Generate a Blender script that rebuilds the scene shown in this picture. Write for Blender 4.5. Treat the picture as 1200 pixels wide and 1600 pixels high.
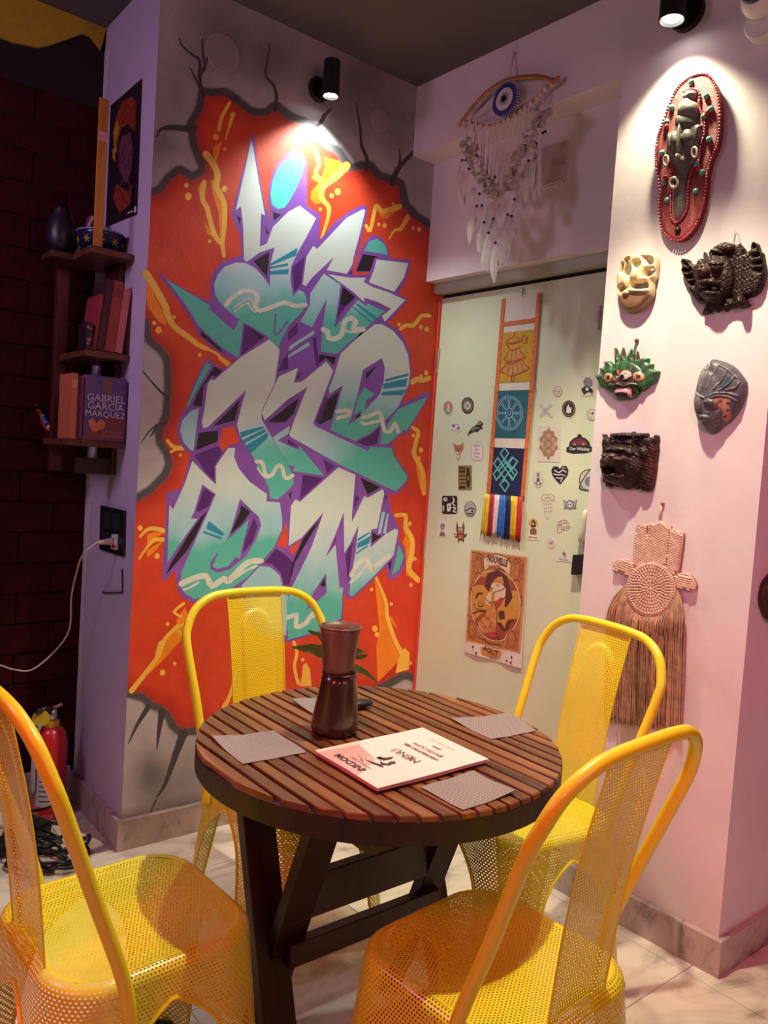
import bpy, bmesh, math, random
import numpy as np
from mathutils import Vector, Matrix, geometry as mgeo
random.seed(7); rng = np.random.default_rng(7)
for o in list(bpy.data.objects): bpy.data.objects.remove(o)
SC = bpy.context.scene; COL = SC.collection

# ---------------------------------------------------------------- camera, world, lights, exposure
F_PX = 1235.17
RC = np.array([[0.77855747, -0.6241293, 0.06565736], [0.01541109, -0.08557564, -0.99621248], [0.62738407, 0.77662052, -0.05700704]])
CAM = np.array([-2.079, -2.5394, 1.35])
cam_d = bpy.data.cameras.new('camera'); cam = bpy.data.objects.new('camera', cam_d); COL.objects.link(cam)
cam_d.sensor_fit = 'VERTICAL'; cam_d.sensor_height = 36.0; cam_d.sensor_width = 27.0; cam_d.lens = 36.0 * F_PX / 1600.0
cam_d.clip_start = 0.02
cam.matrix_world = Matrix(((RC[0][0], -RC[1][0], -RC[2][0], CAM[0]), (RC[0][1], -RC[1][1], -RC[2][1], CAM[1]), (RC[0][2], -RC[1][2], -RC[2][2], CAM[2]), (0, 0, 0, 1)))
SC.camera = cam
W = bpy.data.worlds.new('world'); SC.world = W; W.use_nodes = True
W.node_tree.nodes['Background'].inputs[0].default_value = (1.0, 0.80, 0.74, 1); W.node_tree.nodes['Background'].inputs[1].default_value = 0.085
SC.view_settings.view_transform = 'Standard'; SC.view_settings.look = 'None'; SC.view_settings.exposure = 0.0; SC.view_settings.gamma = 1.0
SC.view_settings.use_curve_mapping = False

def light(name, kind, loc, aim, power, color, size=0.1, angle=None, blend=0.3, size_y=None):
    d = bpy.data.lights.new(name, kind); d.energy = power; d.color = color
    if kind == 'SPOT': d.spot_size = math.radians(angle); d.spot_blend = blend; d.shadow_soft_size = size
    elif kind == 'AREA':
        d.size = size
        if size_y: d.shape = 'RECTANGLE'; d.size_y = size_y
    else: d.shadow_soft_size = size
    o = bpy.data.objects.new(name, d); COL.objects.link(o); o.location = loc
    o.rotation_euler = (Vector(aim) - Vector(loc)).to_track_quat('-Z', 'Y').to_euler()
    return o
light('ceiling_downlight', 'SPOT', (-0.60, -1.28, 2.86), (-0.62, -1.22, 0), 172, (1.0, 0.86, 0.60), 0.03, 88, 0.45)
light('red_stage_spot', 'SPOT', (-3.0, -1.9, 2.2), (-1.25, -1.45, 0.35), 110, (1.0, 0.06, 0.05), 0.25, 62, 0.9)
light('pink_strip_light', 'AREA', (-0.7, -3.9, 2.55), (0.0, -1.2, 1.2), 20, (1.0, 0.34, 0.46), 1.4)
light('violet_strip_light', 'AREA', (-2.6, -0.3, 2.3), (-1.08, 0.2, 1.0), 10, (0.88, 0.55, 0.92), 0.5)
light('pink_column_fill', 'SPOT', (-2.3, -3.3, 2.3), (0.03, -1.40, 0.95), 150, (1.0, 0.26, 0.38), 0.2, 44, 1.0)  # unseen pink spot, added and narrowed to tint only the column
light('red_passage_light', 'POINT', (0.75, -2.1, 2.3), (0, 0, 0), 8, (1.0, 0.08, 0.14), 0.12)

# ---------------------------------------------------------------- pixel rays onto real planes
def ray(x, y): return RC.T @ np.array([x - 600.0, y - 800.0, F_PX])
class Pl:
    def __init__(s, o, n): s.o = np.array(o, float); s.n = np.array(n, float) / np.linalg.norm(n)
    def pt(s, p, off=0.0):
        r = ray(p[0], p[1]); o = s.o + s.n * off
        return CAM + r * (np.dot(o - CAM, s.n) / np.dot(r, s.n))
    def up(s, p, h): return s.pt(p) + s.n * h
SK = 0.03
PM = Pl((0, 0, 0), (0, -1, 0))
P1 = Pl((0, 0, 0), (-1, -SK, 0)); P2 = Pl((0.1175, 0, 0), (-1, -SK, 0)); P3 = Pl((0.205, 0, 0), (-1, -SK, 0))
PCS = Pl((0.045, -1.513, 0), (0, -1, 0))
PIER = Pl((-1.079, 0, 0), (-1, 0, 0)); PBR = Pl((0, 0.50, 0), (0, -1, 0))
ZT = 0.74
TILES = dict(a=(230, 200, 5.4545), b=(450, 200, 5.4545), c=(230, 400, 5.4545), d=(450, 400, 5.4545), e=(230, 600, 5.4545), f=(450, 600, 5.4545),
  g=(230, 800, 5.4545), h=(450, 800, 5.4545), i=(400, 533, 3), n=(0, 0, 1), R=(1020, 100, 5.517), W=(1050, 350, 8), Q=(960, 385, 13.333),
  G=(920, 520, 9.231), B=(1075, 545, 10.909), S=(930, 660, 10), H=(940, 780, 4.325), E=(700, 70, 6.316), F=(700, 230, 6.316), P=(715, 850, 8.21),
  T=(750, 440, 6.154), K=(750, 680, 8.42), x=(660, 440, 4.286), y=(660, 660, 4.286), z=(800, 533, 3), s=(80, 330, 7.62), k=(40, 560, 6),
  v=(440, 950, 6.667), m=(480, 1120, 4), l=(0, 0, 3), j=(0, 533, 3), C=(1050, 780, 5))
def pp(s):
    out = []; t = TILES['n']
    for w in s.split():
        if w[0].isalpha(): t = TILES[w[0]]; w = w[1:]
        a, b = w.split(','); out.append((t[0] + float(a) / t[2], t[1] + float(b) / t[2]))
    return out

# ---------------------------------------------------------------- materials
MATS = {}
def nt(name):
    m = bpy.data.materials.new(name); m.use_nodes = True
    return m, m.node_tree.nodes, m.node_tree.links, m.node_tree.nodes['Principled BSDF']
def mat(name, col, rough=0.6, metal=0.0, noise=0.0, nscale=30, bump=0.0, emit=None, estr=0, spec=0.5, coat=0.0, stretch=None, bscale=None, trans=0.0):
    if name in MATS: return MATS[name]
    m, N, L, b = nt(name); c = tuple(col) + (1,)
    b.inputs['Base Color'].default_value = c; b.inputs['Roughness'].default_value = rough; b.inputs['Metallic'].default_value = metal
    b.inputs['Specular IOR Level'].default_value = spec; b.inputs['Coat Weight'].default_value = coat
    if trans: b.inputs['Transmission Weight'].default_value = trans
    if emit: b.inputs['Emission Color'].default_value = tuple(emit) + (1,); b.inputs['Emission Strength'].default_value = estr
    if noise or bump:
        tc = N.new('ShaderNodeTexCoord'); mp = N.new('ShaderNodeMapping'); L.new(tc.outputs['Object'], mp.inputs[0])
        if stretch: mp.inputs['Scale'].default_value = stretch
        nz = N.new('ShaderNodeTexNoise'); nz.inputs['Scale'].default_value = nscale; nz.inputs['Detail'].default_value = 6; L.new(mp.outputs[0], nz.inputs['Vector'])
        if noise:
            r = N.new('ShaderNodeValToRGB'); L.new(nz.outputs[0], r.inputs[0])
            r.color_ramp.elements[0].position = 0.3; r.color_ramp.elements[1].position = 0.7
            r.color_ramp.elements[0].color = tuple(max(0, v * (1 - noise)) for v in col) + (1,); r.color_ramp.elements[1].color = tuple(min(1, v * (1 + noise)) for v in col) + (1,)
            L.new(r.outputs[0], b.inputs['Base Color'])
        if bump:
            n2 = nz
            if bscale: n2 = N.new('ShaderNodeTexNoise'); n2.inputs['Scale'].default_value = bscale; L.new(mp.outputs[0], n2.inputs['Vector'])
            bp = N.new('ShaderNodeBump'); bp.inputs['Strength'].default_value = bump; bp.inputs['Distance'].default_value = 0.01
            L.new(n2.outputs[0], bp.inputs['Height']); L.new(bp.outputs[0], b.inputs['Normal'])
    MATS[name] = m; return m
def vmat(name, rough=0.6, noise=0.15, nscale=25, bump=0.0, bscale=120, spec=0.5):
    """colour from the mesh's painted vertex colours, with grain on top"""
    m, N, L, b = nt(name); at = N.new('ShaderNodeVertexColor'); at.layer_name = 'Col'
    nz = N.new('ShaderNodeTexNoise'); nz.inputs['Scale'].default_value = nscale; nz.inputs['Detail'].default_value = 5
    tc = N.new('ShaderNodeTexCoord'); L.new(tc.outputs['Object'], nz.inputs['Vector'])
    mr = N.new('ShaderNodeMapRange'); mr.inputs[1].default_value = 0.3; mr.inputs[2].default_value = 0.7; mr.inputs[3].default_value = 1 - noise; mr.inputs[4].default_value = 1 + noise
    L.new(nz.outputs[0], mr.inputs[0])
    mx = N.new('ShaderNodeVectorMath'); mx.operation = 'SCALE'; L.new(at.outputs[0], mx.inputs[0]); L.new(mr.outputs[0], mx.inputs[3]); L.new(mx.outputs[0], b.inputs['Base Color'])
    b.inputs['Roughness'].default_value = rough; b.inputs['Specular IOR Level'].default_value = spec
    if bump:
        n2 = N.new('ShaderNodeTexNoise'); n2.inputs['Scale'].default_value = bscale; L.new(tc.outputs['Object'], n2.inputs['Vector'])
        bp = N.new('ShaderNodeBump'); bp.inputs['Strength'].default_value = bump; bp.inputs['Distance'].default_value = 0.004; L.new(n2.outputs[0], bp.inputs['Height']); L.new(bp.outputs[0], b.inputs['Normal'])
    return m
def gradmat(name, A, B, stops, rough=0.45):
    """paint fading along A -> B (world points on the wall)"""
    m, N, L, b = nt(name); g = N.new('ShaderNodeNewGeometry'); A = np.array(A); B = np.array(B); d = B - A; k = d / np.dot(d, d)
    s = N.new('ShaderNodeVectorMath'); s.operation = 'SUBTRACT'; L.new(g.outputs['Position'], s.inputs[0]); s.inputs[1].default_value = A
    dt = N.new('ShaderNodeVectorMath'); dt.operation = 'DOT_PRODUCT'; L.new(s.outputs[0], dt.inputs[0]); dt.inputs[1].default_value = k
    nz = N.new('ShaderNodeTexNoise'); nz.inputs['Scale'].default_value = 9; L.new(g.outputs['Position'], nz.inputs['Vector'])
    ma = N.new('ShaderNodeMath'); ma.operation = 'MULTIPLY_ADD'; L.new(nz.outputs[0], ma.inputs[0]); ma.inputs[1].default_value = 0.3; L.new(dt.outputs['Value'], ma.inputs[2])
    r = N.new('ShaderNodeValToRGB'); sb = N.new('ShaderNodeMath'); sb.operation = 'SUBTRACT'; L.new(ma.outputs[0], sb.inputs[0]); sb.inputs[1].default_value = 0.15; L.new(sb.outputs[0], r.inputs[0])
    cr = r.color_ramp
    while len(cr.elements) < len(stops): cr.elements.new(0.5)
    for e, (p, c) in zip(cr.elements, stops): e.position = p; e.color = tuple(c) + (1,)
    L.new(r.outputs[0], b.inputs['Base Color']); b.inputs['Roughness'].default_value = rough
    return m
def marble(name, base, vein, scale=3.0, rough=0.3):
    m, N, L, b = nt(name); g = N.new('ShaderNodeNewGeometry'); mp = N.new('ShaderNodeMapping'); L.new(g.outputs['Position'], mp.inputs[0])
    mp.inputs['Rotation'].default_value = (0.2, 0.3, 0.6); mp.inputs['Scale'].default_value = (1, 2.6, 1.6)
    nz = N.new('ShaderNodeTexNoise'); nz.inputs['Scale'].default_value = scale; nz.inputs['Detail'].default_value = 8; nz.inputs['Distortion'].default_value = 1.6; nz.inputs['Roughness'].default_value = 0.62
    L.new(mp.outputs[0], nz.inputs['Vector']); r = N.new('ShaderNodeValToRGB'); L.new(nz.outputs[0], r.inputs[0]); e = r.color_ramp.elements
    e[0].position = 0.34; e[0].color = tuple(vein) + (1,); e[1].position = 0.56; e[1].color = tuple(base) + (1,)
    q = r.color_ramp.elements.new(0.44); q.color = tuple(0.35 * v + 0.65 * w for v, w in zip(vein, base)) + (1,)
    L.new(r.outputs[0], b.inputs['Base Color']); b.inputs['Roughness'].default_value = rough
    return m
def wood(name, c0, c1, axis=1, scale=6, rough=0.42):
    m, N, L, b = nt(name); tc = N.new('ShaderNodeTexCoord'); oi = N.new('ShaderNodeObjectInfo'); ad = N.new('ShaderNodeVectorMath'); L.new(tc.outputs['Object'], ad.inputs[0])
    sc = N.new('ShaderNodeVectorMath'); sc.operation = 'SCALE'; cb = N.new('ShaderNodeCombineXYZ'); L.new(oi.outputs['Random'], cb.inputs[0]); L.new(oi.outputs['Random'], cb.inputs[1]); L.new(oi.outputs['Random'], cb.inputs[2])
    L.new(cb.outputs[0], sc.inputs[0]); sc.inputs[3].default_value = 9.0; L.new(sc.outputs[0], ad.inputs[1])
    mp = N.new('ShaderNodeMapping'); s = [7.0, 7.0, 7.0]; s[axis] = 0.7; mp.inputs['Scale'].default_value = s; L.new(ad.outputs[0], mp.inputs[0])
    nz = N.new('ShaderNodeTexNoise'); nz.inputs['Scale'].default_value = scale; nz.inputs['Detail'].default_value = 7; nz.inputs['Distortion'].default_value = 0.6; L.new(mp.outputs[0], nz.inputs['Vector'])
    r = N.new('ShaderNodeValToRGB'); L.new(nz.outputs[0], r.inputs[0]); e = r.color_ramp.elements; e[0].position = 0.3; e[0].color = tuple(c0) + (1,); e[1].position = 0.68; e[1].color = tuple(c1) + (1,)
    hs = N.new('ShaderNodeHueSaturation'); mr = N.new('ShaderNodeMapRange'); L.new(oi.outputs['Random'], mr.inputs[0]); mr.inputs[3].default_value = 0.6; mr.inputs[4].default_value = 1.35
    L.new(mr.outputs[0], hs.inputs['Value']); L.new(r.outputs[0], hs.inputs['Color']); L.new(hs.outputs[0], b.inputs['Base Color'])
    bp = N.new('ShaderNodeBump'); bp.inputs['Strength'].default_value = 0.12; bp.inputs['Distance'].default_value = 0.003; L.new(nz.outputs[0], bp.inputs['Height']); L.new(bp.outputs[0], b.inputs['Normal'])
    b.inputs['Roughness'].default_value = rough
    return m

# ---------------------------------------------------------------- objects
def obj(name, vf, m=None, parent=None, smooth=False, cols=None):
    v, f = vf; me = bpy.data.meshes.new(name); me.from_pydata([tuple(map(float, p)) for p in v], [], f); me.update()
    if smooth: me.polygons.foreach_set('use_smooth', [True] * len(me.polygons))
    if cols is not None:
        ca = me.color_attributes.new('Col', 'FLOAT_COLOR', 'POINT'); c = np.ones((len(v), 4), np.float32); c[:, :3] = cols; ca.data.foreach_set('color', c.ravel())
    o = bpy.data.objects.new(name, me); COL.objects.link(o)
    if m is not None: me.materials.append(m)
    if parent is not None: adopt(o, parent)
    return o
def adopt(o, p):
    o.parent = p; o.matrix_parent_inverse = Matrix.LocRotScale(p.location, p.rotation_euler, p.scale).inverted() if p.type == 'EMPTY' else Matrix()
def tag(o, label, cat, group=None):
    o['label'] = label; o['category'] = cat
    if group: o['group'] = group
    return o
def struct(o): o['kind'] = 'structure'; return o
def empty(name, loc, label=None, cat=None, group=None, rz=0.0):
    o = bpy.data.objects.new(name, None); COL.objects.link(o); o.location = tuple(map(float, loc)); o.rotation_euler = (0, 0, rz); o.empty_display_size = 0.05
    if label: tag(o, label, cat, group)
    return o
class MB:
    def __init__(s): s.v = []; s.f = []
    def add(s, vf):
        k = len(s.v); s.v += [np.array(p, float) for p in vf[0]]; s.f += [tuple(i + k for i in q) for q in vf[1]]; return s
    def vf(s): return s.v, s.f
def box(x0, x1, y0, y1, z0, z1):
    v = [(x, y, z) for z in (z0, z1) for y in (y0, y1) for x in (x0, x1)]
    return v, [(0, 2, 3, 1), (4, 5, 7, 6), (0, 1, 5, 4), (2, 6, 7, 3), (0, 4, 6, 2), (1, 3, 7, 5)]
def bbox(x0, x1, y0, y1, z0, z1, b=0.004):
    """box with chamfered edges"""
    bm = bmesh.new(); r = box(x0, x1, y0, y1, z0, z1); vs = [bm.verts.new(p) for p in r[0]]
    for f in r[1]: bm.faces.new([vs[i] for i in f])
    bmesh.ops.bevel(bm, geom=bm.edges[:], offset=b, segments=2, affect='EDGES', profile=0.6)
    bm.verts.index_update(); out = ([tuple(v.co) for v in bm.verts], [tuple(v.index for v in f.verts) for f in bm.faces]); bm.free(); return out
def xform(vf, M): return [tuple(M @ Vector(p)) for p in vf[0]], vf[1]
def frame(d):
    d = np.array(d, float); d /= np.linalg.norm(d); a = np.array([0, 0, 1.0]) if abs(d[2]) < 0.9 else np.array([1.0, 0, 0])
    u = np.cross(d, a); u /= np.linalg.norm(u); return d, u, np.cross(d, u)
def tube(P, r, n=8, closed=False, cap=True):
    P = [np.array(p, float) for p in P]; m = len(P); R = r if hasattr(r, '__len__') else [r] * m; v = []; f = []; u = None
    for i, p in enumerate(P):
        t = (P[(i + 1) % m] - P[i - 1]) if closed else (P[min(i + 1, m - 1)] - P[max(i - 1, 0)])
        t = t / (np.linalg.norm(t) + 1e-12)
        if u is None: u = frame(t)[1]
        u = u - t * np.dot(u, t); u /= (np.linalg.norm(u) + 1e-12); w = np.cross(t, u)
        for k in range(n):
            a = 2 * math.pi * k / n; v.append(p + R[i] * (math.cos(a) * u + math.sin(a) * w))
    for i in range(m if closed else m - 1):
        for k in range(n):
            a, b = i * n + k, i * n + (k + 1) % n; c = ((i + 1) % m) * n
            f.append((a, b, c + (k + 1) % n, c + k))
    if cap and not closed: f.append(tuple(range(n - 1, -1, -1))); f.append(tuple((m - 1) * n + k for k in range(n)))
    return v, f
def spline(P, k=6, closed=False):
    P = [np.array(p, float) for p in P]; n = len(P); out = []
    for i in range(n if closed else n - 1):
        if closed: a, b, c, d = P[i - 1], P[i], P[(i + 1) % n], P[(i + 2) % n]
        else: a, b, c, d = P[max(i - 1, 0)], P[i], P[i + 1], P[min(i + 2, n - 1)]
        for j in range(k):
            t = j / k; out.append(0.5 * (2 * b + (c - a) * t + (2 * a - 5 * b + 4 * c - d) * t * t + (3 * b - a - 3 * c + d) * t ** 3))
    if not closed: out.append(P[-1])
    return out
def lathe(prof, n=24, axis=(0, 0, 1), o=(0, 0, 0), capb=True, capt=True):
    d, u, w = frame(axis); o = np.array(o, float); v = []; f = []
    for r, z in prof:
        for k in range(n):
            a = 2 * math.pi * k / n; v.append(o + d * z + r * (math.cos(a) * u + math.sin(a) * w))
    for i in range(len(prof) - 1):
        for k in range(n): f.append((i * n + k, i * n + (k + 1) % n, (i + 1) * n + (k + 1) % n, (i + 1) * n + k))
    if capb: f.append(tuple(range(n - 1, -1, -1)))
    if capt: f.append(tuple((len(prof) - 1) * n + k for k in range(n)))
    return v, f
def ball(c, rx, ry=None, rz=None, n=8, m=5, M=None):
    ry = ry or rx; rz = rz or rx; v = [(0, 0, -1)]; f = []
    for j in range(1, m):
        a = math.pi * j / m - math.pi / 2
        for k in range(n): t = 2 * math.pi * k / n; v.append((math.cos(a) * math.cos(t), math.cos(a) * math.sin(t), math.sin(a)))
    v.append((0, 0, 1)); e = len(v) - 1
    for k in range(n): f.append((0, 1 + (k + 1) % n, 1 + k)); f.append((e, e - n + k, e - n + (k + 1) % n))
    for j in range(m - 2):
        for k in range(n): a = 1 + j * n; f.append((a + k, a + (k + 1) % n, a + n + (k + 1) % n, a + n + k))
    V = np.array(v) * np.array([rx, ry, rz])
    if M is not None: V = V @ np.array(M).T
    return [p for p in V + np.array(c, float)], f
def plate(pl, poly, t, off=0.0):
    """flat thing of thickness t standing on a plane; outline given in pixels"""
    n = len(poly); fr = [pl.pt(p, off + t) for p in poly]; bk = [q - pl.n * t for q in fr]
    a = sum(poly[i][0] * poly[(i + 1) % n][1] - poly[(i + 1) % n][0] * poly[i][1] for i in range(n))
    f = [tuple(range(n)) if a < 0 else tuple(range(n - 1, -1, -1)), tuple(range(n, 2 * n)) if a > 0 else tuple(range(2 * n - 1, n - 1, -1))]
    for i in range(n):
        j = (i + 1) % n; f.append((i, j, n + j, n + i) if a > 0 else (j, i, n + i, n + j))
    return fr + bk, f
def flat(pl, poly, off):
    a = sum(poly[i][0] * poly[(i + 1) % len(poly)][1] - poly[(i + 1) % len(poly)][0] * poly[i][1] for i in range(len(poly)))
    q = poly if a < 0 else poly[::-1]
    return [pl.pt(p, off) for p in q], [tuple(range(len(q)))]
def stroke(pl, pts, w, off, closed=False, taper=None, sm=0):
    """brush stroke of pixel width w lying on a plane: one mitred ribbon"""
    if sm: pts = [tuple(p) for p in spline(pts, sm, closed)]
    q = [np.array(pts[0], float)]
    for p in pts[1:]:
        if np.linalg.norm(np.array(p) - q[-1]) > 0.25: q.append(np.array(p, float))
    if closed and np.linalg.norm(q[0] - q[-1]) < 0.25: q.pop()
    n = len(q)
    if n < 2: return [], []
    def ww(i):
        if taper is None: return w / 2
        t = i / (n - 1); return max(0.35, (taper[0] * (1 - t) + taper[1] * t) / 2)
    L, R = [], []
    for i in range(n):
        d0 = q[i] - q[i - 1] if (i > 0 or closed) else q[1] - q[0]; d1 = q[(i + 1) % n] - q[i] if (i < n - 1 or closed) else q[-1] - q[-2]
        d0 = d0 / np.linalg.norm(d0); d1 = d1 / np.linalg.norm(d1); t = d0 + d1
        if np.linalg.norm(t) < 1e-6: t = d1
        t = t / np.linalg.norm(t); s = np.array([-t[1], t[0]]); k = 1 / max(0.45, abs(float(np.dot(t, d1))))
        L.append(q[i] + s * ww(i) * k); R.append(q[i] - s * ww(i) * k)
    if not closed:
        t0 = q[0] - q[1]; t0 /= np.linalg.norm(t0); t1 = q[-1] - q[-2]; t1 /= np.linalg.norm(t1)
        caps = [[L[0], L[0] * .85 + R[0] * .15 + t0 * ww(0) * .7, L[0] * .5 + R[0] * .5 + t0 * ww(0), L[0] * .15 + R[0] * .85 + t0 * ww(0) * .7, R[0]], [R[-1], R[-1] * .85 + L[-1] * .15 + t1 * ww(n - 1) * .7, R[-1] * .5 + L[-1] * .5 + t1 * ww(n - 1), R[-1] * .15 + L[-1] * .85 + t1 * ww(n - 1) * .7, L[-1]]]
    mb = MB()
    for i in range(n if closed else n - 1):
        j = (i + 1) % n; mb.add(flat(pl, [L[i], L[j], R[j], R[i]], off + (i % 5) * 1.5e-6))
    if not closed:
        for c in caps: mb.add(flat(pl, c, off))
    return mb.vf()
def disc(cx, cy, rx, ry=None, n=20): ry = ry or rx; return [(cx + rx * math.cos(2 * math.pi * k / n), cy + ry * math.sin(2 * math.pi * k / n)) for k in range(n)]
def sdf(poly, X, Y):
    """signed distance (inside positive) to a polygon"""
    P = np.array(poly, float); d = np.full(X.shape, 1e18); ins = np.zeros(X.shape, bool); n = len(P)
    for i in range(n):
        a, b = P[i], P[(i + 1) % n]; e = b - a; wx, wy = X - a[0], Y - a[1]
        t = np.clip((wx * e[0] + wy * e[1]) / (e @ e + 1e-12), 0, 1); d = np.minimum(d, (wx - t * e[0]) ** 2 + (wy - t * e[1]) ** 2)
        if abs(e[1]) > 1e-12: ins ^= ((a[1] > Y) != (b[1] > Y)) & (X < (b[0] - a[0]) * (Y - a[1]) / e[1] + a[0])
    d = np.sqrt(d); return np.where(ins, d, -d)
def linedist(pts, X, Y):
    d = np.full(X.shape, 1e18)
    for i in range(len(pts) - 1):
        a, b = np.array(pts[i], float), np.array(pts[i + 1], float); e = b - a; wx, wy = X - a[0], Y - a[1]
        t = np.clip((wx * e[0] + wy * e[1]) / (e @ e + 1e-12), 0, 1); d = np.minimum(d, (wx - t * e[0]) ** 2 + (wy - t * e[1]) ** 2)
    return np.sqrt(d)
def relief(name, pl, outline, hfun, cfun, m, parent, holes=(), step=1.1, base=0.0, shell=None):
    """carved solid: outline (pixels on the plane it hangs on), height above the plane hfun(X,Y,d), paint cfun(X,Y,d)"""
    def dens(poly):
        out = []
        for i in range(len(poly)):
            a, b = np.array(poly[i]), np.array(poly[(i + 1) % len(poly)]); k = max(1, int(np.linalg.norm(b - a) / step))
            out += [tuple(a + (b - a) * j / k) for j in range(k)]
        return out
    loops = [dens(outline)] + [dens(h) for h in holes]; pts = []; edges = []
    for lp in loops:
        k = len(pts); pts += lp; edges += [(k + i, k + (i + 1) % len(lp)) for i in range(len(lp))]
    nb = len(pts); xs = [p[0] for p in loops[0]]; ys = [p[1] for p in loops[0]]
    gx, gy = np.meshgrid(np.arange(min(xs), max(xs), step), np.arange(min(ys), max(ys), step * 0.87)); gx[1::2] += step / 2
    X, Y = gx.ravel(), gy.ravel(); d = sdf(outline, X, Y)
    for h in holes: d = np.minimum(d, -sdf(h, X, Y))
    k = d > step * 0.55; pts += list(zip(X[k], Y[k]))
    r = mgeo.delaunay_2d_cdt([Vector(p) for p in pts], edges, [], 4, 1e-5)
    V2 = np.array([tuple(p) for p in r[0]]); T = [tuple(t) for t in r[2]]
    cen = np.array([V2[list(t)].mean(0) for t in T]); keep = np.ones(len(T), bool)
    for h in holes: keep &= sdf(h, cen[:, 0], cen[:, 1]) < 0
    T = [t for t, q in zip(T, keep) if q]; X, Y = V2[:, 0], V2[:, 1]
    d = sdf(outline, X, Y)
    for h in holes: d = np.minimum(d, -sdf(h, X, Y))
    d = np.maximum(d, 0); hh = hfun(X, Y, d); cc = np.array(cfun(X, Y, d))
    v = [pl.up((x, y), base + h) for x, y, h in zip(X, Y, hh)]
    ec = {}
    for t in T:
        for i in range(3):
            e = (t[i], t[(i + 1) % 3]); ec[e] = 1
    bnd = [e for e in ec if (e[1], e[0]) not in ec]; mp = {}; vb = []; cb = []
    fl = []
    nrm = np.zeros(3)
    for t in T[:50]: nrm += np.cross(np.array(v[t[1]]) - v[t[0]], np.array(v[t[2]]) - v[t[0]])
    flip = np.dot(nrm, pl.n) < 0
    for a, b in bnd:
        for q in (a, b):
            if q not in mp: mp[q] = len(v) + len(vb); vb.append(pl.up((X[q], Y[q]), 0.0 if shell is None else max(0.0, base + hh[q] - shell))); cb.append(cc[q] * 0.9)
        fl.append((a, b, mp[b], mp[a]) if flip else (b, a, mp[a], mp[b]))
    F = [t[::-1] if flip else t for t in T] + [q[::-1] if False else q for q in fl]
    return obj(name, (v + vb, F), m, parent, True, np.vstack([cc] + ([np.array(cb)] if cb else [])))
def bump(X, Y, cx, cy, rx, ry, h, p=2.0, ang=0.0):
    c, s = math.cos(ang), math.sin(ang); u = ((X - cx) * c + (Y - cy) * s) / rx; w = (-(X - cx) * s + (Y - cy) * c) / ry
    return h * np.clip(1 - (u * u + w * w), 0, 1) ** (1 / p)
def blend(c, col, k): k = np.clip(k, 0, 1)[:, None]; return c * (1 - k) + np.array(col) * k
def text_vf(s, size=1.0, align='CENTER', bold=0.0, shear=0.0, spacing=1.0):
    cu = bpy.data.curves.new('lettering', 'FONT'); cu.body = s; cu.size = size; cu.align_x = align; cu.align_y = 'CENTER'; cu.offset = bold; cu.shear = shear; cu.resolution_u = 2; cu.space_character = spacing; cu.fill_mode = 'FRONT'
    o = bpy.data.objects.new('lettering', cu); COL.objects.link(o); bpy.context.view_layer.update()
    me = bpy.data.meshes.new_from_object(o.evaluated_get(bpy.context.evaluated_depsgraph_get()))
    vf = [tuple(v.co) for v in me.vertices], [tuple(p.vertices) for p in me.polygons]
    bpy.data.objects.remove(o); bpy.data.curves.remove(cu); bpy.data.meshes.remove(me); return vf
def place_text(s, O, U, V, size, sy=1.0, **k):
    """lettering lying in the plane spanned by U (reading direction) and V (up)"""
    v, f = text_vf(s, size, **k); O, U, V = np.array(O, float), np.array(U, float), np.array(V, float)
    U = U / np.linalg.norm(U); V = V / np.linalg.norm(V)
    return [O + U * p[0] + V * p[1] * sy for p in v], f
def bil(q, s, t): a, b, c, d = [np.array(p, float) for p in q]; return tuple((a * (1 - s) + b * s) * (1 - t) + (d * (1 - s) + c * s) * t)
# ================================================================ ROOM
CEIL = 2.885
def prism(xy, z0, z1):
    n = len(xy); v = [(x, y, z0) for x, y in xy] + [(x, y, z1) for x, y in xy]
    return v, [tuple(range(n - 1, -1, -1)), tuple(range(n, 2 * n))] + [(i, (i + 1) % n, n + (i + 1) % n, n + i) for i in range(n)]
def sk(off, y): return off - SK * y
M_plaster = mat('white_plaster', (0.74, 0.66, 0.69), 0.55, noise=0.05, nscale=6, bump=0.05, bscale=40)
M_lav = mat('lavender_plaster', (0.56, 0.46, 0.62), 0.55, noise=0.06, nscale=5, bump=0.15, bscale=50)
M_ceil = mat('charcoal_ceiling_paint', (0.092, 0.080, 0.084), 0.8, noise=0.1, nscale=4)
M_mortar = mat('maroon_mortar', (0.008, 0.002, 0.002), 0.85)
M_brick = mat('maroon_painted_brick', (0.034, 0.0022, 0.0032), 0.8, noise=0.3, nscale=14, bump=0.5, bscale=35, spec=0.12)  # near-black maroon: the wall's lack of light is put into the colour
M_marb = marble('skirting_marble', (0.50, 0.42, 0.39), (0.20, 0.17, 0.15), 5.0, 0.35)
M_tile = marble('floor_marble', (0.72, 0.66, 0.56), (0.33, 0.29, 0.23), 2.6, 0.28)
M_grout = mat('floor_grout', (0.28, 0.24, 0.20), 0.9)
M_door = mat('pale_green_door_paint', (0.60, 0.66, 0.47), 0.45, noise=0.05, nscale=3, bump=0.06, bscale=25)
M_dark = mat('dark_gap', (0.01, 0.01, 0.01), 0.9)
M_black = mat('black_plastic', (0.012, 0.012, 0.014), 0.35)
M_white = mat('white_plastic', (0.75, 0.75, 0.74), 0.4)
M_chrome = mat('chrome', (0.7, 0.7, 0.7), 0.2, 1.0)

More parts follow.
